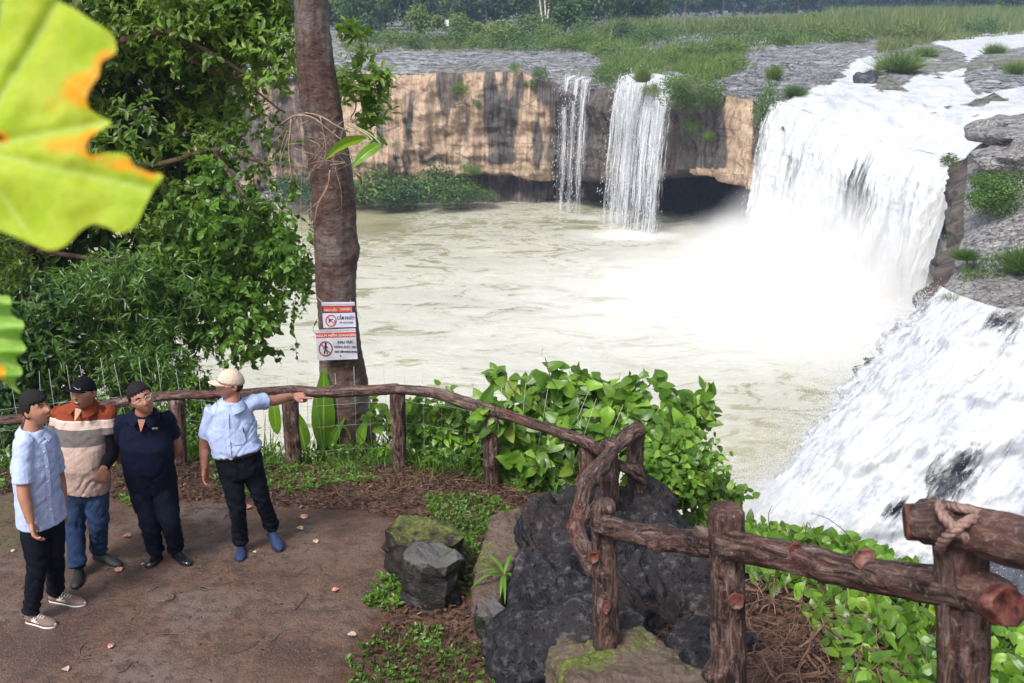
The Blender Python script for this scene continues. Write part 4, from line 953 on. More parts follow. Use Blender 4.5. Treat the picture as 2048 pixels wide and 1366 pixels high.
for i, (pts, rd) in enumerate(rails):
    log([atY(*q_) for q_ in pts], rd, 22, None, .16, 40 + i, M_logfar if i < 3 else M_log, fence, "rail", knobs=[(random.uniform(.2, .8), random.uniform(0, 6), .03, .06) for _ in range(2)])
# wire netting: each upright and each long wire
M_wire = simple("galvanised_wire", (.30, .30, .30), .35, .6)
wire_root = empty("wire_netting", atY(797, 930, 9.4), label="welded wire netting with upright spikes standing behind the far log railing", category="netting")
wl = catmull([atY(a, b, Y) for a, b, Y in [(-30, 985, 9.65), (150, 975, 9.6), (350, 955, 9.6), (600, 925, 9.8), (797, 935, 9.5), (985, 965, 9.15), (1100, 985, 8.8), (1185, 985, 8.5)]], 120)
for q_ in wl: q_[2] = float(HG(q_[0], q_[1])) - .02
ss_ = np.concatenate([[0], np.cumsum(np.linalg.norm(np.diff(wl, axis=0), axis=1))])
Vw, Fw = tube(np.array([[0, 0, 0], [0, 0, .55], [0, 0, 1.12]]), .0021, 5); upm = mkmesh("upright_wire", Vw, Fw); upm.materials.append(M_wire)
sW = .12; i = 0
while sW < ss_[-1]:
    q_ = np.array([np.interp(sW, ss_, wl[:, k_]) for k_ in range(3)])
    o = bpy.data.objects.new("upright_wire", upm); COL.objects.link(o); o.parent = wire_root
    o.location = [float(x) for x in q_ - np.array(wire_root.location)]; lean = (.0 if q_[0] < -.5 else min(.45, (q_[0] + .5) * .28))
    o.rotation_euler = (random.gauss(0, .03) - .0, lean + random.gauss(0, .05), 0); o.scale = (1, 1, 1.0 + random.gauss(0, .03)); sW += .20 * random.uniform(.85, 1.1) 
for hgt in (.22, .50, .74):
    V, Fs = tube(wl + np.array([0, 0, hgt]) + rng.normal(size=wl.shape) * .003, .0017, 4); link("long_wire", mkmesh("long_wire", local(V, wire_root), Fs), M_wire, wire_root)

# near railing
near = empty("log_railing", atY(1455, 1400, 3.93), label="near cement log railing on the right, with cut knots and rope-bound top log", category="railing")
pC0, pC1 = atY(1214, 1304, 5.02), atY(1207, 1003, 5.02); pB0, pB1 = atY(1462, 1440, 3.93), atY(1452, 1014, 3.93); pA0, pA1 = atY(1930, 1560, 2.78), atY(1922, 1070, 2.78)
log([pC0 - [0, 0, .1], (pC0 + pC1) / 2, pC1], [.078, .070, .073], 40, 90, .10, 61, M_log, near, "post", knobs=[(.62, 4.2, .02, .05)])
log([pB0 - [0, 0, .1], (pB0 + pB1) / 2, pB1], [.082, .076, .080], 44, 100, .10, 62, M_log, near, "post", knobs=[(.30, 3.2, .05, .05)])
log([pA0 - [0, 0, .1], (pA0 + pA1) / 2, pA1], [.082, .078, .080], 48, 120, .10, 63, M_log, near, "post")
log([atY(1200, 1048, 4.98), atY(1265, 1065, 4.7), atY(1350, 1080, 4.4), atY(1440, 1092, 4.0)], [.062, .055, .056, .058], 34, 70, .13, 64, M_log, near, "rail", knobs=[(.5, 2.0, .03, .05), (.85, 0.3, .03, .06)])
log([atY(1448, 1088, 3.9), atY(1560, 1108, 3.6), atY(1690, 1140, 3.3), atY(1800, 1160, 3.0), atY(1925, 1180, 2.75), atY(1960, 1182, 2.68), atY(2010, 1205, 2.58)], [.066, .060, .058, .060, .066, .064, .062], 40, 120, .12, 65, M_log, near, "rail", knobs=[(.42, 1.2, .03, .05), (.2, 1.5, .02, .04)])
log([atY(1838, 1042, 2.86), atY(1930, 1055, 2.72), atY(2048, 1085, 2.55), atY(2330, 1150, 2.2), atY(2900, 1260, 1.7)], [.068, .066, .070, .07, .07], 40, 90, .12, 66, M_log, near, "top_log", knobs=[(.6, 1.4, .03, .05)])
toC = lambda p_: (np.array([0, 0, CAMZ]) - p_) / np.linalg.norm(np.array([0, 0, CAMZ]) - p_)
log([atY(2500, 2600, 2.05), atY(2500, 1800, 2.05), atY(2500, 1185, 2.05)], [.08, .078, .08], 30, 60, .10, 67, M_log, near, "post")
for (a, b, Y, r, sq) in [(1188, 1115, 4.94, .034, .8), (1212, 1214, 4.94, .038, .7), (1472, 1202, 3.845, .040, .75), (1728, 1118, 3.155, .036, 1.0), (1590, 1098, 3.49, .024, .8)]:
    c_ = atY(a, b, Y); disc(c_, toC(c_) * [1, 1, .3] + [0, 0, .05 if b != 1118 else .5], r, M_cut, near, "knot", sq, a)
c_ = atY(1815, 1045, 2.875); disc(c_ + [-.0, -.0, 0], [-1, .25, -.15], .060, M_cut, near, "cut_end", .95, 1)
c_ = atY(2015, 1213, 2.52); disc(c_, [.35, -.8, .35], .052, M_cut, near, "cut_end", 1.3, 4)
# rope binding: twisted coils round the top log and post head
rp = simple("rope_cement", (.20, .125, .105), .7, var=.3, bump=.8, scale=60)
def rope(pts, r=.016):
    C = catmull(pts, 60); T, N, B = frames(C); parts = []
    L = np.linspace(0, 1, 60) * sum(np.linalg.norm(np.diff(C, axis=0), axis=1)) / r * .9
    for ph in (0, 2.09, 4.19):
        parts.append(tube(C + (np.cos(L + ph) * r * .5)[:, None] * N + (np.sin(L + ph) * r * .5)[:, None] * B, r * .6, 7))
    V, Fs = join(parts); return link("rope", mkmesh("rope", local(V, near), Fs), rp, near)
kx0 = atY(1912, 1040, 2.72)
def rp_(a, b, dy): return atY(a, b, 2.72 + dy)
rope([rp_(1878, 1008, .03), rp_(1886, 1030, -.055), rp_(1900, 1048, -.08), rp_(1918, 1066, -.085), rp_(1940, 1085, -.07), rp_(1948, 1100, -.03)])
rope([rp_(1965, 1030, .0), rp_(1945, 1038, -.07), rp_(1920, 1052, -.09), rp_(1900, 1068, -.08), rp_(1885, 1085, -.04), rp_(1880, 1098, .02)])
rope([rp_(1896, 1014, .05), rp_(1920, 1016, -.03), rp_(1950, 1024, -.04), rp_(1975, 1034, -.01), rp_(1985, 1045, .05)], .014)

# ---- black rock and neighbours
t = NT("black_basalt"); p = t.pos(); n1 = t.noise(p, 2.2, 7, .68); n2 = t.noise(p, 14, 6, .7); n3 = t.noise(p, 1.0, 3)
vo = t.n('TexVoronoi', {'Vector': p, 'Scale': 26.0}, feature='F1').outputs[0]
c = t.ramp(n1, [(.34, (.010, .010, .014)), (.5, (.034, .034, .042)), (.66, (.085, .085, .098))])
c = t.mix(t.ramp(n2, [(.50, 0.0), (.66, .8)]), c, (.20, .20, .22))
nz = t.n('SeparateXYZ', {0: t.n('NewGeometry').outputs['Normal']}).outputs[2]
c = t.mix(t.math('MULTIPLY', t.ramp(nz, [(.55, 0.0), (.9, 1.0)]), t.ramp(n3, [(.48, 0.0), (.62, .75)])), c, (.095, .06, .045))
h = t.math('ADD', t.math('ADD', n1, t.math('MULTIPLY', n2, .4)), t.math('MULTIPLY', t.ramp(vo, [(.1, 0.0), (.3, 1.0)]), .15))
sp2 = t.math('MULTIPLY', t.ramp(n2, [(.54, 0.0), (.66, 1.0)]), t.ramp(n1, [(.46, 0.0), (.62, .8)])); M_rock = t.done(t.bsdf(t.mix(sp2, t.mix(.72, c, (.004, .004, .006)), (.13, .13, .145)), .62, t.bump(h, 1.0, .09), .25))
def hullrock(name, pts, seed, mat, voxel=.03, amp=.12, pits=(), **props):
    bm = bmesh.new()
    for q_ in pts: bm.verts.new([float(x) for x in q_])
    bmesh.ops.convex_hull(bm, input=bm.verts[:]); me = bpy.data.meshes.new("x"); bm.to_mesh(me); bm.free()
    Vh = getco(me); Fh = [np.array([list(p_.vertices) for p_ in me.polygons if len(p_.vertices) == k_]) for k_ in (3, 4)]
    me2 = remesh(name, Vh, [f for f in Fh if len(f)], voxel, 3); V = getco(me2); N = getno(me2)
    ext = max(V.max(0) - V.min(0)); q_ = V / ext * 3 + seed
    st_ = fbm(q_ * 1.1, 3, seed + 3); step = np.round(st_ * 5) / 5
    d = amp * (.8 * fbm(q_, 4, seed, .55) + 1.3 * step + .45 * fbm(q_ * 2.6, 4, seed + 7, .6, ridge=True) - .5 * sstep(.35, .6, fbm(q_ * 2.2, 3, seed + 21)))
    for (c_, r_, dp) in pits: d -= dp * np.exp(-(np.linalg.norm(V - c_, axis=1) / r_) ** 2)
    g_ = np.random.default_rng(seed); cells = V[g_.integers(0, len(V), 70 if ext > 1 else 14)] + g_.normal(size=(70 if ext > 1 else 14, 3)) * .03; jit = V + .05 * ext * .4 * np.stack([fbm(q_ * 1.5, 3, seed + 31), fbm(q_ * 1.5, 3, seed + 32), fbm(q_ * 1.5, 3, seed + 33)], 1)
    D2 = np.sort(np.stack([np.linalg.norm(jit - c_, axis=1) for c_ in cells], 1), axis=1); near_i = np.argmin(np.stack([np.linalg.norm(jit - c_, axis=1) for c_ in cells], 1), axis=1)
    cell = g_.uniform(-1, 1, len(cells))[near_i] * sstep(0, .05 * ext, D2[:, 1] - D2[:, 0]); d = d + amp * (.42 * cell - .35 * np.exp(-(D2[:, 1] - D2[:, 0]) / (.012 * ext)))
    V = V + N * d[:, None]; setco(me2, V)
    o_ = bpy.data.objects.new("tmp", me2); COL.objects.link(o_); nf = len(me2.polygons) * 2
    m_ = o_.modifiers.new("d", 'DECIMATE'); m_.ratio = min(1, (1500 if ext > 1 else 260) / nf); m2_ = o_.modifiers.new("s", 'SUBSURF'); m2_.subdivision_type = 'SIMPLE'; m2_.levels = 3 if ext > 1 else 4; m2_.render_levels = m2_.levels
    me2 = bpy.data.meshes.new_from_object(o_.evaluated_get(bpy.context.evaluated_depsgraph_get())); me2.name = name; bpy.data.objects.remove(o_)
    V = getco(me2); N = getno(me2); q_ = V * 2.2 + seed
    V = V + N * ((.020 if ext > 1 else .010) * fbm(q_ * 3.0, 5, seed + 41, .65, ridge=True) + (.012 if ext > 1 else .004) * fbm(q_ * 9, 3, seed + 44))[:, None] - N * (.022 * sstep(.30, .5, fbm(q_ * 3.2, 2, seed + 50)) * (ext > 1))[:, None]
    root = V.mean(0); root[2] = V[:, 2].min(); setco(me2, V - root)
    me2.polygons.foreach_set("use_smooth", np.ones(len(me2.polygons), bool))
    o = link(name, me2, mat); o.location = [float(x) for x in root]
    for k_, v_ in props.items(): o[k_] = v_
    return o
rk = [atY(1060, 1015, 6.75), atY(1100, 985, 7.2), atY(1200, 975, 7.3), atY(1285, 950, 7.5), atY(1340, 985, 7.4), atY(1385, 1040, 6.9), atY(1420, 1100, 6.6), atY(1040, 1090, 6.4), atY(1024, 1170, 6.15), atY(1005, 1240, 6.0), atY(1000, 1290, 5.75), atY(1010, 1380, 5.4), atY(1200, 1400, 5.2), atY(1150, 1090, 6.15), atY(1250, 1120, 5.9), atY(1350, 1110, 6.2), atY(1330, 1300, 5.5), atY(1440, 1250, 5.9), atY(1002, 1345, 5.12), atY(1100, 1352, 4.98), atY(1005, 1290, 5.5),
      (.2, 7.4, 11.2), (1.5, 7.6, 11.2), (0, 5.5, 11.4), (1.5, 5.6, 11.4), (1.9, 6.6, 11.3)]
hullrock("rock", rk, 33, M_rock, .024, .19, pits=[(atY(1108, 1058, 6.4), .05, .10), (atY(1295, 1010, 7.0), .05, .08), (atY(1130, 1250, 5.65), .25, .22), (atY(1100, 1330, 5.4), .2, .25)], label="huge craggy black basalt rock carrying the end of the far railing", category="rock")
rk2 = [atY(1370, 1105, 6.5), atY(1440, 1120, 6.4), atY(1490, 1160, 6.2), atY(1512, 1230, 5.8), atY(1500, 1330, 5.3), atY(1380, 1330, 5.2), atY(1500, 1375, 4.75), atY(1395, 1380, 4.72), atY(1340, 1250, 5.5), (1.2, 6.4, 11.5), (2.2, 6.2, 11.5), (2.1, 5.2, 11.5), (1.1, 5.2, 11.5)]
hullrock("rock", rk2, 41, M_rock, .03, .13, label="lower grey-black rock between the two nearest posts, littered with dead leaves", category="rock")
t = NT("mossy_stone"); p = t.pos(); n1 = t.noise(p, 5, 6, .65); n2 = t.noise(p, 38, 5, .7)
nz = t.n('SeparateXYZ', {0: t.n('NewGeometry').outputs['Normal']}).outputs[2]
c = t.ramp(n1, [(.35, (.006, .0045, .004)), (.55, (.015, .011, .010)), (.72, (.05, .04, .037))])
mf = t.math('MULTIPLY', t.ramp(nz, [(.45, 0.0), (.85, 1.0)]), t.ramp(n1, [(.42, 0.0), (.56, .9)]))
c = t.mix(mf, c, t.mix(t.ramp(n2, [(.4, 0.0), (.6, 1.0)]), (.045, .055, .014), (.12, .14, .025)))
M_moss = t.done(t.bsdf(c, .7, t.bump(t.math('ADD', n1, t.math('MULTIPLY', n2, .5)), 1, .025), .35))
t = NT("grey_stone"); p = t.pos(); n1 = t.noise(p, 6, 6, .65); n2 = t.noise(p, 45, 5, .7)
nz = t.n('SeparateXYZ', {0: t.n('NewGeometry').outputs['Normal']}).outputs[2]
c = t.ramp(n1, [(.35, (.005, .0045, .0045)), (.55, (.013, .011, .011)), (.72, (.045, .042, .042))])
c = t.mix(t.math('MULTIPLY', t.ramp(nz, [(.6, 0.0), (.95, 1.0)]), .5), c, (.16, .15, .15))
c = t.mix(t.math('MULTIPLY', t.ramp(n2, [(.5, 0.0), (.62, .8)]), t.ramp(t.noise(p, 2.3, 2), [(.5, 0.0), (.6, 1.0)])), c, (.07, .12, .015))
M_gstone = t.done(t.bsdf(c, .6, t.bump(t.math('ADD', n1, t.math('MULTIPLY', n2, .5)), 1, .025), .4))
def prism(top, drop, taper=.04):
    top = [np.array(q_) for q_ in top]; c_ = sum(top) / len(top); return top + [q_ + (q_ - c_) * taper - [0, 0, drop] for q_ in top]
s1 = [atZ(a, b, 12.16) for a, b in [(772, 1062), (800, 1040), (860, 1036), (905, 1045), (925, 1065), (915, 1090), (880, 1098), (800, 1088)]]
hullrock("stone", prism(s1, .45), 51, M_moss, .016, .03, label="broad flat mossy stone behind the smaller block", category="stone")
s2 = [atZ(a, b, 12.20) for a, b in [(806, 1100), (835, 1080), (875, 1078), (902, 1092), (918, 1120), (890, 1140), (840, 1128), (808, 1118)]]
hullrock("stone", prism(s2, .50), 55, M_gstone, .016, .035, label="smaller dark block stone standing in front of the mossy one", category="stone")
for pts_, h_, sd, lb in [([(948, 1200), (985, 1190), (1010, 1215), (1000, 1240), (955, 1235)], .12, 71, "small dark stone wedged between the kerb and the black rock"),]:
    hullrock("stone", prism([atZ(a, b, 11.98) for a, b in pts_], .3), sd, M_gstone, .02, .02, label=lb, category="stone")
# mossy concrete kerbs
t = NT("old_concrete"); p = t.pos(); n1 = t.noise(p, 3.5, 6, .65); n2 = t.noise(p, 40, 5, .7)
c = t.ramp(n1, [(.35, (.045, .029, .022)), (.6, (.105, .076, .060))]); c = t.mix(t.ramp(n2, [(.5, 0.0), (.7, .5)]), c, (.17, .14, .12))
mm = t.math('ADD', t.math('MULTIPLY', t.noise(p, 2.6, 4, .6), 1.0), t.math('MULTIPLY', n2, .35))
c = t.mix(t.ramp(mm, [(.70, 0.0), (.84, .8)]), c, t.mix(t.ramp(n2, [(.4, 0.0), (.6, 1.0)]), (.05, .07, .012), (.13, .18, .02)))
M_conc = t.done(t.bsdf(c, .75, t.bump(t.math('ADD', n1, t.math('MULTIPLY', n2, .6)), 1, .02), .3))
k1 = [atZ(a, b, 11.98) for a, b in [(985, 1035), (1045, 1020), (1050, 1060), (1020, 1150), (1000, 1205), (945, 1200), (950, 1130)]]
hullrock("kerb", prism(k1, .25, .0), 81, M_conc, .02, .02, label="low mossy concrete kerb beside the black rock", category="kerb")
k2 = [atY(1100, 1290, 5.3), atY(1180, 1262, 5.4), atY(1270, 1262, 5.35), atY(1440, 1350, 4.6), atY(1480, 1420, 4.2), atY(1150, 1420, 4.6), atY(1095, 1350, 5.0)]
k2 = [np.array([q_[0], q_[1], 12.30 + max(0, (5.1 - q_[1])) * .28]) for q_ in k2]
hullrock("kerb", prism(k2, .8, .05), 85, M_conc, .022, .035, label="thick mossy stair kerb under the middle railing post", category="kerb")

# ------------------------------------------------------------------ trunk with signs
t = NT("trunk_bark"); at = t.attr("suv").outputs['Vector']; p = t.pos()
a = t.noise(at, 1.0, 7, .72, (7, 12, 1), .8); b = t.noise(p, 1.6, 5, .6); g = t.noise(p, 30, 5, .75); v_ = t.noise(at, 1.0, 5, .6, (9, 1.2, 1))
c = t.ramp(a, [(.34, (.030, .017, .014)), (.5, (.085, .050, .040)), (.68, (.16, .105, .085))])
c = t.mix(t.ramp(b, [(.46, 0.0), (.66, .7)]), c, t.mix(g, (.12, .105, .10), (.30, .28, .27)))
c = t.mix(t.ramp(v_, [(.36, .6), (.48, 0.0)]), c, (.045, .020, .016))
c = t.mix(t.ramp(g, [(.62, 0.0), (.74, .6)]), c, (.26, .23, .21))
M_trunk = t.done(t.bsdf(c, .75, t.bump(t.math('ADD', a, t.math('MULTIPLY', g, .6)), 1.0, .03), .3))
tree = empty("tree", atY(692, 890, 10.2), label="tall bare reddish-grey trunk with two danger signs behind the far railing", category="tree")
tp = [atY(a, b, 10.2) for a, b in [(622, -160), (621, 0), (628, 100), (640, 200), (655, 300), (666, 400), (671, 500), (674, 600), (680, 690), (688, 780), (692, 850), (694, 905)]]
tw = [60, 66, 72, 80, 84, 84, 82, 78, 82, 92, 100, 112]
C = catmull(tp, 260); zz = C[:, 1] * CP + (CAMZ - C[:, 2]) * SP
rad = np.interp(np.linspace(0, 1, 260), np.linspace(0, 1, 12), tw) * zz / F / 2
def dsp(TH, SS):
    q_ = np.stack([np.cos(TH) * 1.5, np.sin(TH) * 1.5, SS * 1.3], -1)
    r_ = .014 * fbm(q_ * 2.2, 4, 501, .6) + .014 * fbm(q_ * .8, 3, 502) + .0025 * np.sin(SS * 60 + 4 * fbm(q_, 2, 503)) + .03 * sstep(SS.max() - 1.5, SS.max(), SS) * np.cos(TH * 4 + 1) 
    return r_ + .035 * np.exp(-((SS - 3.2) / .12) ** 2) * np.clip(np.cos(TH * 1.0), 0, 1)
V, Fs = tube(C, rad, 64, dsp, up=(1, 0, 0))
th_ = np.linspace(0, 1, 64, endpoint=False); TH_, S_ = np.meshgrid(th_, np.linspace(0, 7.3, 260), indexing='ij')
suv = np.stack([np.abs(TH_ * 2 - 1) * .8, S_, np.sin(TH_ * 6.28) * .3], -1).reshape(-1, 3); suv = np.vstack([suv, suv[0], suv[-1]])
link("trunk", mkmesh("trunk", local(V, tree), Fs, {"suv": suv}), M_trunk, tree)
# aerial roots / dry stems wound round the trunk
M_root = simple("dry_root", (.24, .16, .12), .8, var=.4, scale=12)
strands = [([(560, 250, 10.3), (590, 232, 9.98), (625, 235, 9.9), (660, 262, 9.88), (690, 285, 9.9)], .012), ([(700, 265, 9.95), (670, 250, 9.9), (640, 232, 9.93), (600, 228, 10.1), (570, 262, 10.3), (540, 290, 10.5)], .010),
           ([(583, 235, 10.05), (578, 300, 10.05), (583, 350, 10.05), (580, 366, 10.05)], .012), ([(592, 235, 10.0), (610, 300, 9.98), (615, 330, 9.98), (598, 350, 10.0)], .006),
           ([(640, 232, 9.9), (648, 270, 9.88), (652, 300, 9.88), (646, 330, 9.88)], .007), ([(660, 340, 9.86), (655, 375, 9.86), (636, 410, 9.87), (628, 450, 9.9)], .009), ([(655, 370, 9.86), (635, 405, 9.9), (602, 432, 9.95)], .007),
           ([(660, 330, 9.86), (690, 325, 9.9), (640, 322, 9.88), (615, 330, 9.95)], .005), ([(695, 250, 9.95), (720, 262, 9.85), (745, 280, 9.8)], .008), ([(692, 255, 9.95), (705, 275, 9.9), (712, 290, 9.88)], .006),
           ([(622, 405, 9.9), (622, 450, 9.9), (625, 480, 9.9)], .004), ([(604, 330, 10.0), (602, 420, 10.0), (604, 480, 10.0)], .003), ([(670, 335, 9.87), (682, 380, 9.9), (684, 430, 9.93)], .004), ([(575, 260, 10.2), (562, 300, 10.2), (560, 350, 10.2)], .006),
           ([(700, 600, 9.95), (712, 620, 9.9), (722, 636, 9.85)], .004)]
for i in range(16):
    a = rng.uniform(575, 700); b = rng.uniform(225, 320)
    strands.append(([(a, b, 9.93), (a + rng.normal() * 25, b + rng.uniform(10, 60), 9.87), (a + rng.normal() * 30, b + rng.uniform(40, 120), 9.95)], .0035))
parts = [tube(catmull([atY(*q_) for q_ in pts], 14), np.linspace(r, r * .5, 14), 5) for pts, r in strands]
V, Fs = join(parts); o = link("aerial_roots", mkmesh("aerial_roots", local(V, tree), Fs), M_root, tree, kind="stuff")
# epiphyte leaves
def bigleaf(name, base, tip, width, mat, parent, droop=.15, nu=13, nv=5, fold=.25, roll=0.0, wave=.03, seed=0, shape=None):
    base = np.array(base, float); tip = np.array(tip, float); L = np.linalg.norm(tip - base); d = (tip - base) / L
    M = rot_from(d[None], None, np.array([roll]))[0]
    u_ = np.linspace(0, 1, nu); w_ = np.linspace(-1, 1, 2 * nv + 1); U, Wd = np.meshgrid(u_, w_, indexing='ij')
    prof = (np.sin(np.pi * np.clip(U, 0.0, 1) ** .75) ** .8) if shape is None else shape(U)
    x = U * L; y = Wd * width * prof; z = droop * L * (np.sin(np.pi * U)) - np.abs(Wd) * 0 + fold * np.abs(y) + wave * width * np.sin(U * 22 + seed) * np.abs(Wd) * 1.5
    P_ = np.stack([x, y, z], -1).reshape(-1, 3) @ M.T + base
    if parent is not None: P_ = local(P_, parent)
    me = mkmesh(name, P_, gridfaces(nu, 2 * nv + 1), {"rnd": np.clip(.5 + .5 * (1 - np.abs(Wd.ravel())) * .3, 0, 1), "vein": (np.abs(Wd)).ravel(), "len": U.ravel()})
    return link(name, me, mat, parent)
t = NT("broad_leaf"); ve = t.attr("vein").outputs['Fac']; le = t.attr("len").outputs['Fac']
rb = t.math('SINE', t.math('MULTIPLY', t.math('SUBTRACT', t.math('MULTIPLY', le, 1.0), t.math('MULTIPLY', ve, .16)), 62.0))
c = t.mix(t.ramp(ve, [(0.03, 1.0), (.09, 0.0)]), (.085, .21, .015), (.30, .42, .12)); c = t.mix(t.ramp(rb, [(.93, 0.0), (1.0, .35)]), c, (.22, .36, .06))
c = t.mix(t.ramp(t.noise(t.pos(), 9, 3), [(.5, 0.0), (.75, .4)]), c, (.20, .30, .02))
h_ = t.bsdf(c, .38, None, .4); M_broad = t.done(t.n('MixShader', {0: .42, 1: h_.outputs[0], 2: t.n('BsdfTranslucent', {'Color': (.38, .60, .03)}).outputs[0]}))
ep = empty("epiphyte", atY(715, 285, 9.85), label="pair of long green leaves sprouting from the trunk above the signs", category="plant")
bigleaf("leaf", atY(735, 276, 9.8), atY(648, 323, 9.62), .075, M_broad, ep, .12, roll=.9)
bigleaf("leaf", atY(762, 288, 9.8), atY(703, 336, 9.65), .060, M_broad, ep, .15, roll=-.9)
bigleaf("leaf", atY(575, 290, 10.0), atY(612, 289, 9.9), .03, M_broad, ep, .05)
V, Fs = join([tube(catmull([atY(692, 255, 9.95), atY(722, 262, 9.85), atY(745, 278, 9.8), atY(735, 285, 9.78)], 10), .006, 5), tube(catmull([atY(705, 250, 9.95), atY(740, 268, 9.85), atY(762, 288, 9.8)], 10), .006, 5)])
link("stalk", mkmesh("stalk", local(V, ep), Fs), simple("pale_stalk", (.30, .36, .16), .6), ep)
M_brown = leafmat("withered_leaf", (.06, .030, .014), (.20, .11, .05), rough=.8, trans=.15)
bigleaf("dead_leaf", atY(705, 345, 9.8), atY(712, 385, 9.8), .05, M_brown, ep, .3); bigleaf("dead_leaf", atY(727, 345, 9.8), atY(729, 372, 9.8), .02, M_brown, ep, .3)

# signs
def box_px(x0, y0, x1, y1, Y, th, shear=0.0):
    """thin board in a vertical plane at distance Y; shear tilts the long edges"""
    cs = [atY(x0, y0, Y), atY(x1, y0 + shear, Y), atY(x1 + (y1 - y0) * .07, y1 + shear, Y), atY(x0 + (y1 - y0) * .07, y1, Y)]
    V = np.array(cs + [c_ + np.array([0, th, 0]) for c_ in cs]); Fq_ = np.array([[0, 3, 2, 1], [4, 5, 6, 7], [0, 1, 5, 4], [1, 2, 6, 5], [2, 3, 7, 6], [3, 0, 4, 7]])
    return V, [Fq_]
def text_px(s_, x0, y0, x1, y1, Y, mat, parent, shear=0.0, font_scale=None):
    cu = bpy.data.curves.new("t", 'FONT'); cu.body = s_; cu.size = 1; cu.extrude = 0; cu.resolution_u = 2
    if font_scale: cu.offset = font_scale
    o = bpy.data.objects.new("t", cu); COL.objects.link(o); bpy.context.view_layer.update()
    me = bpy.data.meshes.new_from_object(o.evaluated_get(bpy.context.evaluated_depsgraph_get())); bpy.data.objects.remove(o); bpy.data.curves.remove(cu)
    V = getco(me); mn, mx = V.min(0), V.max(0); u_ = (V[:, 0] - mn[0]) / (mx[0] - mn[0]); w_ = (V[:, 1] - mn[1]) / (mx[1] - mn[1])
    px_ = x0 + (x1 - x0) * u_ + (1 - w_) * (y1 - y0) * .05; py_ = y1 + (y0 - y1) * w_ + shear * u_
    P_ = np.array([atY(a, b, Y) for a, b in zip(px_, py_)]); setco(me, local(P_, parent)); me.name = "lettering"
    return link("lettering", me, mat, parent)
def flat(name, pts, Y, mat, parent, hole=None):
    P_ = np.array([atY(a, b, Y) for a, b in pts])
    me = mkmesh(name, local(P_, parent), np.array([list(range(len(pts)))[::-1]]), smooth=False); return link(name, me, mat, parent)
def ringpx(cx_, cy_, ro, ri, Y, mat, parent):
    th = np.linspace(0, 2 * math.pi, 28, endpoint=False)
    P_ = np.array([atY(cx_ + math.cos(a) * r, cy_ + math.sin(a) * r * 1.08, Y) for a in th for r in (ro, ri)])
    Fq_ = np.array([[2 * i, 2 * i + 1, (2 * i + 3) % 56, (2 * i + 2) % 56] for i in range(28)]); return link("prohibition_ring", mkmesh("prohibition_ring", local(P_, parent), Fq_, smooth=False), mat, parent)
def barpx(x0, y0, x1, y1, w_, Y, mat, parent, name="prohibition_bar"):
    d = np.array([x1 - x0, y1 - y0], float); n_ = np.array([-d[1], d[0]]) / np.hypot(*d) * w_ / 2
    return flat(name, [(x0 + n_[0], y0 + n_[1]), (x1 + n_[0], y1 + n_[1]), (x1 - n_[0], y1 - n_[1]), (x0 - n_[0], y0 - n_[1])], Y, mat, parent)
SW = simple("sign_white", (.46, .46, .56), .5, var=.12, scale=9); SR = simple("sign_red", (.38, .055, .025), .5); SK = simple("sign_black", (.012, .014, .03), .5); SD = simple("sign_backing", (.03, .02, .02), .7); SL = simple("sign_letter_white", (.62, .55, .52), .5); SG = simple("sign_weathered", (.40, .40, .45), .5, var=.25, scale=8); SM = simple("sign_maroon", (.22, .04, .03), .5)
YS = 9.885
sg = empty("warning_sign", atY(678, 655, YS), label="upper danger sign on the trunk reading CẤM NHẢY, do not jump", category="sign")
link("board", mkmesh("board", local(box_px(643, 605, 707, 626, YS, .006)[0], sg), box_px(0, 0, 1, 1, 1, .1)[1], smooth=False), SD, sg)
link("top_strip", mkmesh("top_strip", local(box_px(643, 604.5, 709, 611.5, YS - .004, .004, -.5)[0], sg), box_px(0, 0, 1, 1, 1, .1)[1], smooth=False), SW, sg)
link("red_band", mkmesh("red_band", local(box_px(646, 613, 704, 624.5, YS - .004, .003, -.5)[0], sg), box_px(0, 0, 1, 1, 1, .1)[1], smooth=False), SR, sg)
link("white_panel", mkmesh("white_panel", local(box_px(645, 627, 710, 655.5, YS - .004, .006, -1.5)[0], sg), box_px(0, 0, 1, 1, 1, .1)[1], smooth=False), SW, sg)
YT = YS - .0075
text_px("CTY CỔ PHẦN ĐẦU TƯ DU LỊCH LIÊN THÀNH ĐẮK NÔNG", 645, 606.3, 707, 610.6, YT, SM, sg, -.5)
text_px("NGUY HIỂM", 649, 615.5, 673, 622.8, YT, SL, sg, -.3, .01); text_px("[ DANGER ]", 680, 616, 702.5, 622.5, YT, SL, sg, -.2, .01)
text_px("CẤM NHẢY", 673.5, 628.8, 708.5, 639.5, YT, SK, sg, -.5, .02); text_px("do not jump", 679, 642.3, 706, 648, YT, SK, sg, 0, .01)
ringpx(662, 641.5, 11.2, 9.2, YT, SR, sg); barpx(655, 634, 669, 649, 1.8, YT, SR, sg)
barpx(657, 640, 666, 638.5, 1.6, YT - .001, SK, sg, "diver_pictogram"); barpx(657, 645, 661, 640, 1.5, YT - .001, SK, sg, "diver_pictogram"); barpx(669, 640, 669.6, 646, 1.6, YT - .001, SK, sg, "diver_pictogram")
V, Fs = tube(catmull([atY(645, 606, YS - .01), atY(638, 598, 9.93), atY(633, 592, 10.0)], 6), .003, 4); link("hanging_wire", mkmesh("hanging_wire", local(V, sg), Fs), M_wire, sg)
YS2 = 9.87
sg2 = empty("warning_sign", atY(676, 722, YS2), label="lower weathered danger sign with crossed-out walker reading KHU VỰC KHÔNG ĐƯỢC VÀO", category="sign")
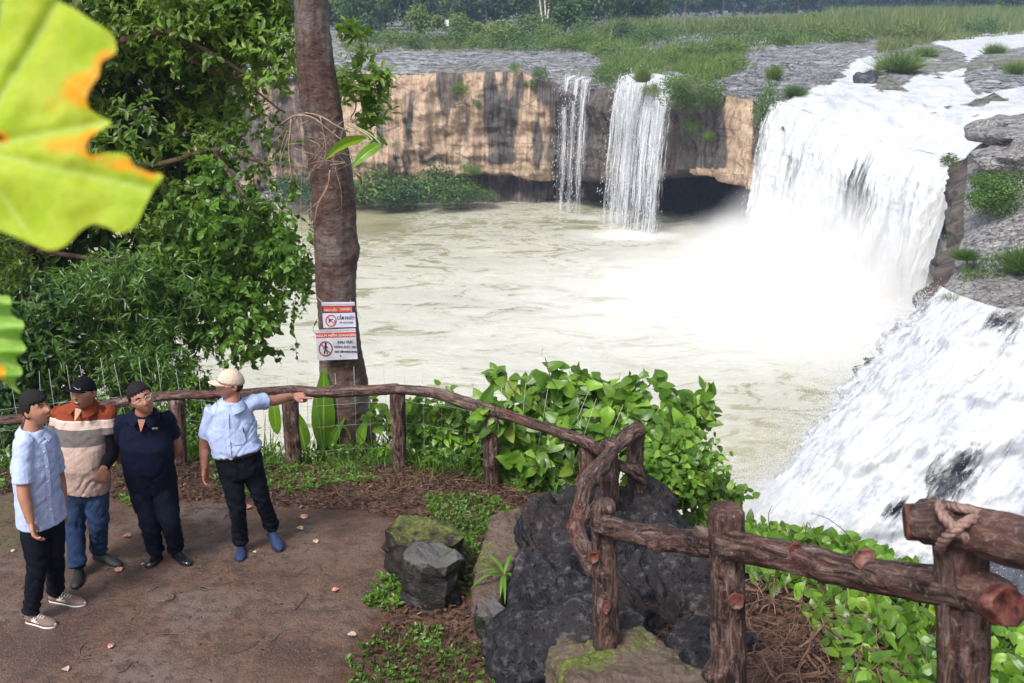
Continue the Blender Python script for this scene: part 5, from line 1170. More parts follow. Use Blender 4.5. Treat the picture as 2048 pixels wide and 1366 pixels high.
link("board", mkmesh("board", local(box_px(630.5, 660, 711, 721, YS2, .006, -3)[0], sg2), box_px(0, 0, 1, 1, 1, .1)[1], smooth=False), SG, sg2)
YT2 = YS2 - .004
link("red_band", mkmesh("red_band", local(box_px(631.5, 666.5, 712, 676, YS2 - .003, .002, -2.5)[0], sg2), box_px(0, 0, 1, 1, 1, .1)[1], smooth=False), SR, sg2)
YT2 = YS2 - .0055
text_px("CTY CỔ PHẦN ĐẦU TƯ DU LỊCH LIÊN THÀNH ĐẮK NÔNG", 640, 660.6, 708, 663.6, YT2, SD, sg2, -2)
text_px("NGUY HIỂM (DANGER)", 633, 666.8, 712, 675.6, YT2, SL, sg2, -2.2, .015)
text_px("KHU VỰC", 675, 680.6, 706, 688.6, YT2, SK, sg2, -.5, .02); text_px("KHÔNG ĐƯỢC VÀO", 668.5, 690.5, 712.5, 697.5, YT2, SK, sg2, 0, .02); text_px("not allowed area", 669, 699.8, 713.5, 705.5, YT2, SK, sg2, 0, .025)
ringpx(651, 697.5, 14.2, 11.9, YT2, SM, sg2); barpx(642, 689, 660.5, 706, 2.0, YT2 - .001, SM, sg2)
for q_ in [((651, 689.5), (651, 698), 4.0), ((650.5, 697), (648, 708), 2.0), ((651.5, 697), (655, 708), 2.0), ((650, 692), (646.5, 698), 1.6), ((652, 692), (656, 696), 1.6)]:
    barpx(*q_[0], *q_[1], q_[2], YT2 - .0005, SK, sg2, "walker_pictogram")
th_ = np.linspace(0, 2 * math.pi, 12, endpoint=False); flat("walker_pictogram", [(651.2 + 1.9 * math.cos(a), 687.3 + 2.1 * math.sin(a)) for a in th_], YT2 - .0005, SK, sg2)
flat("bolt", [(680.8 + 1.5 * math.cos(a), 711.5 + 1.7 * math.sin(a)) for a in th_], YT2, SD, sg2)
V, Fs = tube(catmull([atY(631, 667, YS2 - .01), atY(626, 660, 9.85), atY(629, 650, 9.85), atY(635, 638, 9.95)], 8), .003, 4); link("hanging_wire", mkmesh("hanging_wire", local(V, sg2), Fs), SD, sg2)
V, Fs = tube(catmull([atY(629, 650, 9.85), atY(633, 642, 9.88)], 4), .008, 5); link("knot", mkmesh("knot", local(V, sg2), Fs), SD, sg2)

# ------------------------------------------------------------------ near foliage
M_lv = leafmat("tree_leaves", (.055, .120, .016), (.21, .36, .045), (.38, .47, .07), rough=.45, trans=.40, spec=.5)
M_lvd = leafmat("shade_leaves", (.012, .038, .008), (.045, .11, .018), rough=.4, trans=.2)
M_cr = leafmat("creeper_leaves", (.055, .14, .015), (.17, .34, .045), (.33, .42, .07), rough=.36, trans=.42, spec=.45)
M_nar = leafmat("narrow_leaves", (.035, .095, .014), (.13, .26, .04), (.22, .32, .06), rough=.35, trans=.3, spec=.5)
M_bush = leafmat("bush_leaves", (.055, .14, .014), (.20, .37, .04), (.38, .46, .07), rough=.36, trans=.38, objrand=True, spec=.45)
M_bush2 = leafmat("bush_leaves_joined", (.05, .13, .014), (.18, .35, .04), (.34, .42, .07), rough=.36, trans=.38, spec=.45)
M_twig = simple("twig", (.10, .06, .045), .8, var=.3, scale=10)
def px_pts(n, poly, y0, y1, bias=1.0):
    xs = [q_[0] for q_ in poly]; ys = [q_[1] for q_ in poly]; out = []
    while sum(map(len, out)) < n:
        a = rng.uniform(min(xs), max(xs), n * 2); b = rng.uniform(min(ys), max(ys), n * 2); k_ = inpoly(a, b, poly); out.append(np.stack([a[k_], b[k_]], 1))
    ab = np.vstack(out)[:n]; Y = y0 + (y1 - y0) * rng.random(n) ** bias; v = (ab[:, 1] - 683) / F; z = Y / (CP - v * SP)
    return np.stack([(ab[:, 0] - 1024) / F * z, Y, CAMZ - z * (SP + v * CP)], 1)
def sprays(C_, D_, nl, L, tpl, wid=1.0, ang=.9, droop=.25):
    """whorls of leaves at twig tips C_ with twig direction D_"""
    k_ = len(C_); P_ = np.repeat(C_, nl, 0); D2 = np.repeat(D_, nl, 0); r_ = rng.normal(size=P_.shape)
    r_ -= D2 * (r_ * D2).sum(1)[:, None]; r_ /= np.linalg.norm(r_, axis=1)[:, None] + 1e-9
    along = rng.uniform(-.8, .15, len(P_))[:, None]
    P2 = P_ + D2 * along * L * 1.1
    d = D2 * rng.uniform(.1, .9, (len(P_), 1)) + r_ * ang; d[:, 2] -= droop * rng.random(len(P_))
    n_ = D2 * .6 + rng.normal(size=P_.shape) * .25 + [0, -.15, .55]
    M = rot_from(d, n_ / np.linalg.norm(n_, axis=1)[:, None])
    s_ = L * rng.uniform(.55, 1.25, len(P_)); return scatter(tpl, P2, M, s_, rnd=np.clip(np.repeat(rng.random(k_), nl) * .5 + rng.random(len(P_)) * .5, 0, 1), wid=s_ * wid)
def clumped(poly, nclump, y0, y1, rad, nspr, bias=1.0):
    cc = px_pts(nclump, poly, y0, y1, bias); cr = rng.uniform(rad[0], rad[1], nclump)
    i = rng.integers(0, nclump, nspr); d = rdir(nspr, .35); d[:, 1] -= .25; d /= np.linalg.norm(d, axis=1)[:, None]
    C_ = cc[i] + d * (cr[i] * rng.uniform(.6, 1.08, nspr))[:, None]
    D_ = d + rng.normal(size=d.shape) * .4 + [0, 0, .15]; D_ /= np.linalg.norm(D_, axis=1)[:, None]
    global CLUMP_RND; CLUMP_RND = rng.uniform(-.38, .30, nclump)[i]
    return C_, D_
CROWN = [(60, -60), (520, -60), (545, 40), (550, 130), (560, 200), (530, 300), (505, 380), (540, 450), (575, 505), (560, 560), (520, 600), (470, 640), (400, 640), (350, 600), (200, 620), (-60, 640), (-60, -60)]
big = empty("tree", (-7.5, 12.5, 11.0), label="large dense green tree covered in creepers filling the upper left behind the men", category="tree")
C1, D1 = clumped(CROWN, 150, 10.9, 14.2, (.35, .6), 6000)
cr1 = CLUMP_RND; L1 = sprays(C1, D1, 7, .104, LEAF_A, .95); L1 = (L1[0], L1[1], np.clip(L1[2] + np.repeat(cr1, 7 * 8), 0, 1))
C2, D2 = clumped([(200, -40), (560, -40), (575, 60), (560, 130), (400, 120), (300, 90), (230, 60)], 30, 10.9, 12.5, (.25, .45), 1300)
L2 = sprays(C2, D2, 7, .11, LEAF_A, .95); L2 = (L2[0], L2[1], np.clip(L2[2] * .5 + .5, 0, 1))
V, Fc, a = merge_sc([L1, L2]); link("crown", mkmesh("crown", local(V, big), Fc, {"rnd": a}, False), M_lv, big)
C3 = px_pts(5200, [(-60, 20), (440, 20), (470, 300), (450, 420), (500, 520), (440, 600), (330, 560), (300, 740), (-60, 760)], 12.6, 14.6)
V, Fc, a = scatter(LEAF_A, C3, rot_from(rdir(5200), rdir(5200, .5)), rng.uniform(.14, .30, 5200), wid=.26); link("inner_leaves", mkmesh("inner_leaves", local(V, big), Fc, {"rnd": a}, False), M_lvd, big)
brs = [([(160, 90, 11.6), (260, 78, 11.4), (340, 64, 11.3), (420, 105, 11.2), (520, 165, 11.2)], .05), ([(340, 66, 11.3), (400, 130, 11.5), (480, 160, 11.6), (560, 220, 11.5)], .03), ([(-40, 700, 12.5), (60, 500, 12.4), (150, 300, 12.2), (160, 90, 11.7), (150, -60, 11.7)], .15),
       ([(150, 300, 12.2), (300, 330, 12.0), (430, 300, 11.6), (540, 330, 11.3)], .05), ([(430, 300, 11.6), (480, 380, 11.4), (560, 480, 11.2), (600, 540, 11.0)], .03), ([(60, 500, 12.4), (200, 520, 12), (330, 540, 11.6), (460, 600, 11.3)], .04), ([(40, 700, 12.4), (20, 500, 12.0), (60, 350, 12)], .03)]
V, Fs = join([tube(catmull([atY(*q_) for q_ in pts], 24), np.linspace(r, r * .35, 24), 7) for pts, r in brs]); link("limbs", mkmesh("limbs", local(V, big), Fs), M_twig, big)
V, Fs = tube(catmull([(-7.5, 12.5, 9.5), (-7.2, 12.5, 12), (-6.6, 12.4, 14)], 12), np.linspace(.22, .16, 12), 10); link("trunk", mkmesh("trunk", local(V, big), Fs), M_twig, big)
# spray of the same kind right of the big trunk
sp = empty("branch", atY(672, 200, 10.9), label="leafy branch with pale green sprays reaching out to the right of the big trunk", category="branch")
C_, D_ = clumped([(672, 105), (730, 118), (765, 150), (752, 185), (768, 235), (745, 262), (705, 215), (672, 190)], 16, 10.5, 11.3, (.10, .22), 120); D_[:, 0] += .2; D_[:, 2] += .8; D_ /= np.linalg.norm(D_, axis=1)[:, None]
Cx, Dx = clumped([(672, 40), (700, 50), (712, 75), (680, 90)], 3, 10.6, 11, (.08, .14), 22)
V, Fc, a = sprays(np.vstack([C_, Cx]), np.vstack([D_, Dx]), 6, .12, LEAF_A, .9); link("leaves", mkmesh("leaves", local(V, sp), Fc, {"rnd": np.clip(a * .5 + .5, 0, 1)}, False), leafmat('pale_spray_leaves', (.10, .2, .03), (.26, .44, .07), (.36, .48, .1), rough=.5, trans=.5), sp)
V, Fs = join([tube(catmull([atY(*q_) for q_ in pts], 10), np.linspace(.012, .004, 10), 5) for pts in [[(660, 150, 10.9), (700, 170, 10.9), (730, 200, 10.9), (765, 245, 10.9)], [(660, 160, 10.9), (710, 150, 10.9), (755, 150, 10.9)], [(700, 170, 10.9), (712, 210, 10.8), (700, 240, 10.8)]]]); link("twig", mkmesh("twig", local(V, sp), Fs), M_twig, sp)
# creeper curtain
cre = empty("creeper", atY(520, 480, 11.0), label="curtain of heart-leaved creeper hanging from the tree over the water", category="creeper")
CUR = [(350, 430), (450, 330), (560, 420), (590, 500), (612, 525), (600, 560), (560, 600), (540, 650), (500, 705), (450, 700), (400, 680), (370, 640), (360, 560)]
C_, D_ = clumped(CUR, 60, 10.6, 11.6, (.2, .4), 1300); D_[:, 2] -= .7; D_ /= np.linalg.norm(D_, axis=1)[:, None]
V, Fc, a = sprays(C_, D_, 5, .085, LEAF_H, 1.0, .7, .6); link("leaves", mkmesh("leaves", local(V, cre), Fc, {"rnd": a}, False), M_cr, cre)
def vine(x, ya, yb, Y, label, lf=.075, dens=20, sway=6, mat=None):
    top = atY(x, ya, Y); r_ = empty("hanging_vine", top, label=label, category="vine"); n_ = 12
    pts = [atY(x + sway * math.sin(i * .8 + x) + (rng.normal() * 2), ya + (yb - ya) * i / (n_ - 1), Y) for i in range(n_)]
    C_ = catmull(pts, 50); V, Fs = tube(C_, .003, 4); link("stem", mkmesh("stem", local(V, r_), Fs), M_twig, r_)
    L = abs(yb - ya) / 170.0; k_ = int(L * dens * 2.2) + 4; i = rng.integers(0, 50, k_); P_ = C_[i] + rng.normal(size=(k_, 3)) * .018
    d = rng.normal(size=(k_, 3)) * .6 + [0, 0, -.9]; n2 = rng.normal(size=(k_, 3)) * .5 + [0, -1, .3]; s_ = lf * rng.uniform(.5, 1.1, k_) * np.interp(i, [0, 40, 50], [1, .9, .45])
    V, Fc, a = scatter(LEAF_H, P_, rot_from(d, n2 / np.linalg.norm(n2, axis=1)[:, None]), s_, wid=s_); link("leaves", mkmesh("leaves", local(V, r_), Fc, {"rnd": a}, False), mat or M_cr, r_)
vine(590, 510, 722, 10.9, "longest vine strand dangling left of the signs"); vine(606, 520, 640, 10.9, "short vine strand next to the longest one, closest to the trunk", .06)
vine(540, 590, 655, 10.8, "vine strand ending above the man in the cream cap, right of the curtain"); vine(512, 620, 735, 10.8, "thin vine strand hanging just above the cream cap"); vine(470, 640, 742, 10.7, "vine strand ending left of the cream cap top")
vine(492, 640, 725, 10.7, "dense vine strand in the middle of the curtain's lower fringe"); vine(450, 650, 722, 10.7, "vine strand at the left of the fringe"); vine(525, 640, 700, 10.8, "sparse reddish-tipped vine strand of the fringe", .045); vine(560, 560, 625, 10.9, "short strand on the curtain's right side"); vine(583, 350, 440, 10.6, "leafy strand hanging beside the trunk at mid height")
vine(420, 640, 700, 10.6, "first strand of the fringe from the left"); vine(45, 480, 700, 10.8, "bare pale vine on the dark left side", .04, 3)
# narrow-leaved shrub, lower left
shr = empty("shrub", (-4.8, 10.6, 11.1), label="narrow-leaved shrub pushing out behind the man in the dark cap", category="shrub")
C_, D_ = clumped([(120, 600), (260, 520), (400, 500), (440, 560), (430, 640), (400, 690), (370, 760), (390, 800), (120, 800)], 70, 10.25, 11.4, (.22, .4), 1900); D_ = D_ + [.45, 0, .15]; D_ /= np.linalg.norm(D_, axis=1)[:, None]
V, Fc, a = sprays(C_, D_, 8, .13, LEAF_N, .9, .75, .3); link("foliage", mkmesh("foliage", local(V, shr), Fc, {"rnd": a}, False), M_nar, shr)
V, Fs = join([tube(catmull([(-4.8 + rng.uniform(-.5, .5), 10.8, 10.8), (-4.8 + rng.uniform(-.8, .8), 10.7, 11.6), (-4.8 + rng.uniform(-1, 1), 10.8, 12.3)], 8), np.linspace(.03, .008, 8), 5) for _ in range(12)]); link("stems", mkmesh("stems", local(V, shr), Fs), M_twig, shr)
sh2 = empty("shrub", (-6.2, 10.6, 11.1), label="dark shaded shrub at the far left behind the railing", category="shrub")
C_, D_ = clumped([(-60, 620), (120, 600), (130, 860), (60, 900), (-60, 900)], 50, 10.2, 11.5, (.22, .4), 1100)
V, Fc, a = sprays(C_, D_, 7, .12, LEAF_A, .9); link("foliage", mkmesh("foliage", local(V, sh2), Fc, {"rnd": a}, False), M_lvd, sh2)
sh3 = empty("shrub", (-3.6, 10.4, 11.1), label="small-leaved shrub behind the railing left of the man in the cream cap", category="shrub")
C_, D_ = clumped([(330, 770), (390, 745), (430, 765), (470, 850), (520, 900), (380, 930), (300, 900), (200, 900), (220, 820)], 36, 10.1, 10.8, (.12, .25), 900)
V, Fc, a = sprays(C_, D_, 6, .07, LEAF_A, .95); link("foliage", mkmesh("foliage", local(V, sh3), Fc, {"rnd": a}, False), M_cr, sh3)

def near_pts(n, poly, x0, x1, y0, y1):
    out = []; tot = 0; it = 0
    while tot < n and it < 30:
        X = rng.uniform(x0, x1, max(n * 6, 25000)); Y = rng.uniform(y0, y1, len(X)); Z = HG(X, Y); a, b, _ = proj(np.stack([X, Y, Z], 1)); k_ = inpoly(a, b, poly) if poly else np.ones(len(X), bool)
        out.append(np.stack([X, Y, Z], 1)[k_]); tot += k_.sum(); it += 1
    P_ = np.vstack(out)[:n]; P_[:, 2] = ground(P_[:, 0], P_[:, 1]); return P_
# verge: grass and weeds along the netting
def fence_y(X): return np.interp(X, wl[:, 0], wl[:, 1])
M_grass = leafmat("verge_grass", (.05, .12, .015), (.16, .30, .04), (.28, .30, .08), rough=.45, trans=.35)
k_ = 7000; X = rng.uniform(-7, 1.3, k_); Y = fence_y(X) + rng.normal(size=k_) * .22 + .10; P_ = np.stack([X, Y, ground(X, Y)], 1); P_ = P_[fbm(P_ * [1.6, 1.6, 0], 2, 5) > -.25]
grass("verge_grass", P_, .20, M_grass, .012, .5)
k_ = 900; X = rng.uniform(-6, 1.2, k_); Y = fence_y(X) + rng.uniform(.05, .7, k_); P_ = np.stack([X, Y, ground(X, Y)], 1)
grass("tall_grass", P_, .52, M_grass, .022, .35)
k_ = 1300; X = rng.uniform(-6.5, 1.4, k_); Y = fence_y(X) + rng.uniform(-.25, .9, k_); P_ = np.stack([X, Y, ground(X, Y) + rng.uniform(.02, .28, k_)], 1)
V, Fc, a = sprays(P_, rdir(k_, 1.2), 6, .06, LEAF_A, 1.1); link("weeds", mkmesh("weeds", V, Fc, {"rnd": a}, False), M_cr, kind="stuff")
# big bright leaves behind the netting
tl = empty("taro_plant", atY(640, 890, 9.95), label="upright bright green broad-leaved plant behind the pointing hand", category="plant")
bigleaf("leaf", atY(648, 900, 9.95), atY(648, 735, 9.95), .13, M_broad, tl, .02, roll=1.5, fold=.1); bigleaf("leaf", atY(612, 905, 9.9), atY(585, 812, 9.9), .09, M_broad, tl, .05, roll=1.4, fold=.1); bigleaf("leaf", atY(660, 900, 9.9), atY(690, 835, 9.9), .05, M_broad, tl, .1, roll=1.2)
tl = empty("taro_plant", atY(840, 905, 9.6), label="largest yellow-green broad leaf between the two middle posts", category="plant")
bigleaf("leaf", atY(812, 915, 9.6), atY(822, 792, 9.55), .15, M_broad, tl, .03, roll=1.5, fold=.1); bigleaf("leaf", atY(845, 900, 9.55), atY(895, 850, 9.5), .10, M_broad, tl, .1, roll=1.1, fold=.1); bigleaf("leaf", atY(880, 930, 9.5), atY(900, 860, 9.45), .07, M_broad, tl, .08, roll=1.3)
tl = empty("taro_plant", atY(560, 890, 9.9), label="low broad leaves beside the left leaning post", category="plant")
bigleaf("leaf", atY(555, 870, 9.9), atY(548, 770, 9.9), .07, M_broad, tl, .06, roll=1.4, fold=.1); bigleaf("leaf", atY(700, 880, 9.8), atY(668, 850, 9.75), .06, M_broad, tl, .2); bigleaf("leaf", atY(720, 890, 9.7), atY(735, 835, 9.7), .06, M_broad, tl, .1, roll=1.2)

def leafparts(root, P_, d, n2, s_, tpl, mat, nmax=290, seed=0):
    """the largest leaves as single parts sharing one mesh, the rest joined"""
    key = -proj(P_)[2]; order = np.argsort(-(s_ / -key)); A_, B_ = order[:nmax], order[nmax:]
    meshes = []
    for v_ in range(3):
        tv, tf = tpl; q_ = tv.copy(); q_[:, 2] += .05 * np.sin(tv[:, 0] * 5 + v_ * 2) ; q_[:, 1] *= (1, .88, 1.08)[v_]; me = mkmesh("leaf", q_, tf, smooth=True); me.materials.append(mat); meshes.append(me)
    M = rot_from(d, n2 / np.linalg.norm(n2, axis=1)[:, None]); rl = np.array(root.location)
    for i in A_:
        o = bpy.data.objects.new("leaf", meshes[i % 3]); COL.objects.link(o); o.parent = root
        mm = Matrix(M[i].tolist()).to_4x4() @ Matrix.Scale(float(s_[i]), 4); mm.translation = Vector((P_[i] - rl).tolist()); o.matrix_basis = mm
    return B_, M
bushR = empty("bush", atY(1200, 960, 9.2), label="big fresh green bush with drooping pointed leaves rising beyond the netting corner", category="bush")
BP = [(975, 775), (1000, 742), (1050, 740), (1075, 705), (1108, 705), (1125, 750), (1170, 785), (1235, 750), (1285, 745), (1320, 785), (1360, 810), (1405, 825), (1425, 865), (1395, 900), (1380, 960), (1290, 945), (1180, 960), (1050, 950), (985, 900)]
C_, D_ = clumped(BP, 40, 8.9, 10.1, (.13, .28), 360); n_ = 6
P_ = np.repeat(C_, n_, 0) + rng.normal(size=(len(C_) * n_, 3)) * .05; d = np.repeat(D_, n_, 0) * .5 + rng.normal(size=P_.shape) * .5 + [0, 0, -.35]; n2 = rng.normal(size=P_.shape) * .35 + [.1, -.75, .75]
s_ = .16 * rng.beta(2.2, 2, len(P_)) + .06; B_, M = leafparts(bushR, P_, d, n2, s_, LEAF_HD, M_bush)
V, Fc, a = scatter(LEAF_HD, P_[B_], M[B_], s_[B_], wid=s_[B_]); link("foliage", mkmesh("foliage", local(V, bushR), Fc, {"rnd": a}), M_bush2, bushR, kind="stuff")
stp = []
for a, b in [(1090, 715), (1240, 765), (1340, 790), (1380, 820), (1010, 755), (1150, 775), (1285, 760), (1400, 860), (1050, 755)]:
    stp.append(tube(catmull([atY(1200 + (a - 1200) * .35, 985, 9.3), atY(a * .6 + 480, 880, 9.3), atY(a, b, 9.35)], 12), np.linspace(.016, .005, 12), 5))
V, Fs = join(stp); link("stems", mkmesh("stems", local(V, bushR), Fs), M_twig, bushR)
# shoots with reddish tips
M_tip = leafmat("red_tip_leaf", (.20, .07, .03), (.32, .16, .06), rough=.4, trans=.3, objrand=True)
for a, b in [(1085, 700), (1155, 752), (1290, 745), (1240, 750), (1330, 785), (1370, 810), (947, 765)]:
    bigleaf("shoot_tip", atY(a, b + 14, 9.35), atY(a + rng.uniform(-6, 6), b - 6, 9.35), .016, M_tip, bushR, .1, nu=5, nv=1)
vin = empty("creeper_mound", atY(1390, 960, 8.2), label="mound of small round leaves spilling down right of the black rock", category="creeper")
C_, D_ = clumped([(1290, 890), (1380, 880), (1410, 920), (1430, 970), (1465, 1000), (1440, 1020), (1400, 1040), (1370, 1010), (1320, 970), (1285, 950)], 40, 7.6, 8.6, (.12, .22), 800); n_ = 3
P_ = np.repeat(C_, n_, 0) + rng.normal(size=(len(C_) * n_, 3)) * .04; d = rng.normal(size=P_.shape) * .6 + [.2, 0, -.3]; n2 = rng.normal(size=P_.shape) * .4 + [.1, -.6, .8]
s_ = rng.uniform(.05, .095, len(P_)); B_, M = leafparts(vin, P_, d, n2, s_, LEAF_HD, M_bush, 240)
V, Fc, a = scatter(LEAF_HD, P_[B_], M[B_], s_[B_], wid=s_[B_] * 1.1); link("foliage", mkmesh("foliage", local(V, vin), Fc, {"rnd": a}), M_bush2, vin, kind="stuff")
# broad weeds behind the right half of the netting
wd = empty("broad_weeds", atY(960, 950, 9.2), label="mass of broad heart-shaped leaves behind the netting between the right posts", category="weeds")
C_, D_ = clumped([(720, 870), (900, 830), (1000, 850), (1190, 880), (1190, 1000), (1000, 985), (800, 925)], 60, 8.9, 9.9, (.12, .25), 520); C_[:, 1] = np.maximum(C_[:, 1], fence_y(C_[:, 0]) + .06); n_ = 4
P_ = np.repeat(C_, n_, 0) + rng.normal(size=(len(C_) * n_, 3)) * .05; P_[:, 1] = np.maximum(P_[:, 1], fence_y(P_[:, 0]) + .06); d = rng.normal(size=P_.shape) * .6 + [0, 0, -.2]; n2 = rng.normal(size=P_.shape) * .4 + [0, -.7, .8]
s_ = rng.uniform(.07, .14, len(P_)); B_, M = leafparts(wd, P_, d, n2, s_, LEAF_HD, M_bush, 260)
V, Fc, a = scatter(LEAF_HD, P_[B_], M[B_], s_[B_], wid=s_[B_]); link("foliage", mkmesh("foliage", local(V, wd), Fc, {"rnd": a}), M_bush2, wd, kind="stuff")
for a, b in [(1165, 905), (1180, 930), (1130, 900), (1175, 880), (1140, 945), (865, 830), (1060, 925)]:
    bigleaf("dead_leaf", atY(a, b - 10, 8.6 if a > 1000 else 9.3), atY(a + 6, b + 22, 8.6 if a > 1000 else 9.3), .03, M_brown, wd, .3, nu=6, nv=2)
# bank below the near railing
bank = empty("bank_creeper", atY(1750, 1180, 6), label="glossy heart-leaved creeper carpeting the bank below the near railing", category="creeper")
BK = [(1480, 1065), (1560, 1070), (1600, 1090), (1700, 1092), (1780, 1125), (1870, 1190), (2070, 1230), (2070, 1420), (1790, 1420), (1700, 1420), (1650, 1300), (1600, 1220), (1540, 1190), (1500, 1170)]
P_ = near_pts(3300, BK, 1, 7, 2.4, 8); P_[:, 2] += rng.random(len(P_)) * .16; d = rng.normal(size=P_.shape) * .7 + [.1, -.4, -.3]; n2 = rng.normal(size=P_.shape) * .3 + [.1, -.55, .85]
s_ = .035 + .11 * rng.beta(1.8, 2.2, len(P_)); B_, M = leafparts(bank, P_, d, n2, s_, LEAF_HD, M_bush, 295)
V, Fc, a = scatter(LEAF_HD, P_[B_], M[B_], s_[B_], wid=s_[B_]); link("foliage", mkmesh("foliage", local(V, bank), Fc, {"rnd": a}), M_bush2, bank, kind="stuff")
P_ = near_pts(2200, [(1490, 1040), (1700, 1075), (2070, 1210), (2070, 1420), (1880, 1420), (1600, 1200), (1490, 1150)], 1, 5, 3.2, 9); grass("bank_grass", np.vstack([P_, near_pts(1500, [(2070, 1230), (2800, 1350), (2800, 1800), (2070, 1700)], 1.5, 7, 2.0, 7)]), .13, M_grass, .012, .6)
P_ = near_pts(600, [(1975, 1270), (2070, 1260), (2070, 1420), (1975, 1420)], 1, 4, 2.8, 6)
V, Fc, a = sprays(P_ + [0, 0, .06], rdir(len(P_), 1.5), 9, .045, LEAF_N, .8); link("fine_weeds", mkmesh("fine_weeds", V, Fc, {"rnd": a}, False), M_grass, kind="stuff")
# dry root tangle
P_ = near_pts(240, [(1500, 1175), (1560, 1165), (1640, 1190), (1720, 1230), (1790, 1300), (1800, 1420), (1480, 1420), (1500, 1280)], .9, 3.6, 2.6, 7); parts = []
for q_ in P_:
    L = rng.uniform(.12, .45); a0 = rng.uniform(0, 6.28); pts = [q_ + [0, 0, rng.uniform(0, .12)]]
    for j_ in range(4): a0 += rng.normal() * .7; pts.append(pts[-1] + np.array([math.cos(a0), math.sin(a0), rng.normal() * .5 + (.25 if j_ < 2 else -.35)]) * L / 4)
    parts.append(tube(catmull(pts, 9), rng.choice([.0015, .0025, .005, .010], p=[.42, .28, .2, .10]), 4))
V, Fs = join(parts); link("dry_vine_tangle", mkmesh("dry_vine_tangle", V, Fs), simple("dry_vine", (.13, .072, .052), .85, var=.55, scale=14), kind="stuff")
# thin arching twigs over the foam
tw_ = empty("bare_twig", atY(1830, 1150, 5.6), label="thin arching bare twig with sparse leaves against the white foam", category="twig")
V, Fs = join([tube(catmull([atY(*q_) for q_ in pts], 12), np.linspace(.004, .0015, 12), 4) for pts in [[(1720, 1120, 6), (1700, 1075, 6), (1660, 1040, 6), (1622, 1026, 6)], [(1540, 1060, 6.5), (1537, 1030, 6.5), (1545, 1010, 6.5)], [(1610, 1070, 6.4), (1615, 1045, 6.4), (1625, 1060, 6.4)]]]); link("stem", mkmesh("stem", local(V, tw_), Fs), M_twig, tw_)
for a, b, c_, d_ in [(1715, 1110, 1745, 1075), (1690, 1085, 1715, 1108), (1700, 1100, 1680, 1120)]: bigleaf("leaf", atY(a, b, 6), atY(c_, d_, 6), .02, M_broad, tw_, .1, nu=7, nv=2)

# ------------------------------------------------------------------ litter
M_lit = leafmat("leaf_litter", (.032, .015, .010), (.145, .075, .046), (.40, .28, .19), rough=.75, trans=.05)
LIT = [(-60, 930), (300, 930), (450, 930), (780, 930), (1000, 960), (1060, 990), (1045, 1060), (960, 1130), (960, 1240), (1010, 1420), (680, 1420), (760, 1250), (810, 1190), (770, 1120), (790, 1045), (740, 1030), (420, 1010), (-60, 990)]
P_ = near_pts(11000, LIT, -7, 1.4, 4.6, 10.2); k_ = len(P_); P_[:, 2] += .008 + rng.random(k_) * .035
V, Fc, a = scatter(LEAF_A, P_, rot_from(rng.normal(size=(k_, 3)) * [1, 1, .25], rng.normal(size=(k_, 3)) * .35 + [0, 0, 1.0]), rng.uniform(.02, .075, k_), wid=rng.uniform(.02, .07, k_)); link("leaf_litter", mkmesh("leaf_litter", V, Fc, {"rnd": a * a}, False), M_lit, kind="stuff")
P_ = near_pts(330, PATH, -5, .2, 4.8, 8.2); k_ = len(P_); P_[:, 2] += .006
V, Fc, a = scatter(LEAF_A, P_, rot_from(rng.normal(size=(k_, 3)) * [1, 1, .1], rng.normal(size=(k_, 3)) * .2 + [0, 0, 1.0]), rng.uniform(.012, .04, k_), wid=rng.uniform(.01, .035, k_)); link("path_debris", mkmesh("path_debris", V, Fc, {"rnd": a * a}, False), M_lit, kind="stuff")
# BANK_LITTER
P_ = near_pts(1500, [(1490, 1150), (1640, 1180), (1790, 1290), (1800, 1420), (1300, 1420), (1290, 1240), (1400, 1130)], .5, 3.6, 2.6, 7); k_ = len(P_); P_[:, 2] += .01 + rng.random(k_) * .05
V, Fc, a = scatter(LEAF_A, P_, rot_from(rng.normal(size=(k_, 3)) * [1, 1, .3], rng.normal(size=(k_, 3)) * .4 + [0, 0, 1.0]), rng.uniform(.025, .08, k_), wid=rng.uniform(.02, .07, k_)); link("leaf_litter", mkmesh("leaf_litter", V, Fc, {"rnd": a * a * .7}, False), M_lit, kind="stuff")
def twigs(name, P_, lo, hi, rads, mat):
    parts = []
    for q_ in P_:
        L = rng.uniform(lo, hi); a0 = rng.uniform(0, 6.28); pts = [q_ + [0, 0, .008]]
        for j_ in range(3): a0 += rng.normal() * .5; pts.append(pts[-1] + np.array([math.cos(a0), math.sin(a0), rng.normal() * .12]) * L / 3)
        pts[-1][2] = max(pts[-1][2], q_[2] + .004); parts.append(tube(catmull(pts, 5), rng.choice(rads), 4, caps=False))
    V, Fs = join(parts); return link(name, mkmesh(name, V, Fs), mat, kind="stuff")
M_tw = leafmat("dry_twigs", (.08, .045, .03), (.26, .17, .11), rough=.8, trans=0.0)
M_tw2 = simple("dry_grass_stems", (.13, .078, .050), .85, var=.4, scale=9)
LT = [(440, 960), (780, 945), (1000, 970), (1055, 1000), (1040, 1050), (960, 1060), (880, 1040), (760, 1030), (600, 1015), (440, 1005)]
twigs("twig_litter", near_pts(800, LT, -4, 1.4, 6, 10), .06, .28, [.002, .003, .0045], M_tw2)
twigs("twig_litter", near_pts(900, LIT, -7, 1.4, 4.6, 10), .05, .22, [.002, .003], M_twig)
twigs("path_twigs", near_pts(60, PATH, -5, .1, 5, 8.2), .05, .28, [.002, .003, .004], M_twig)
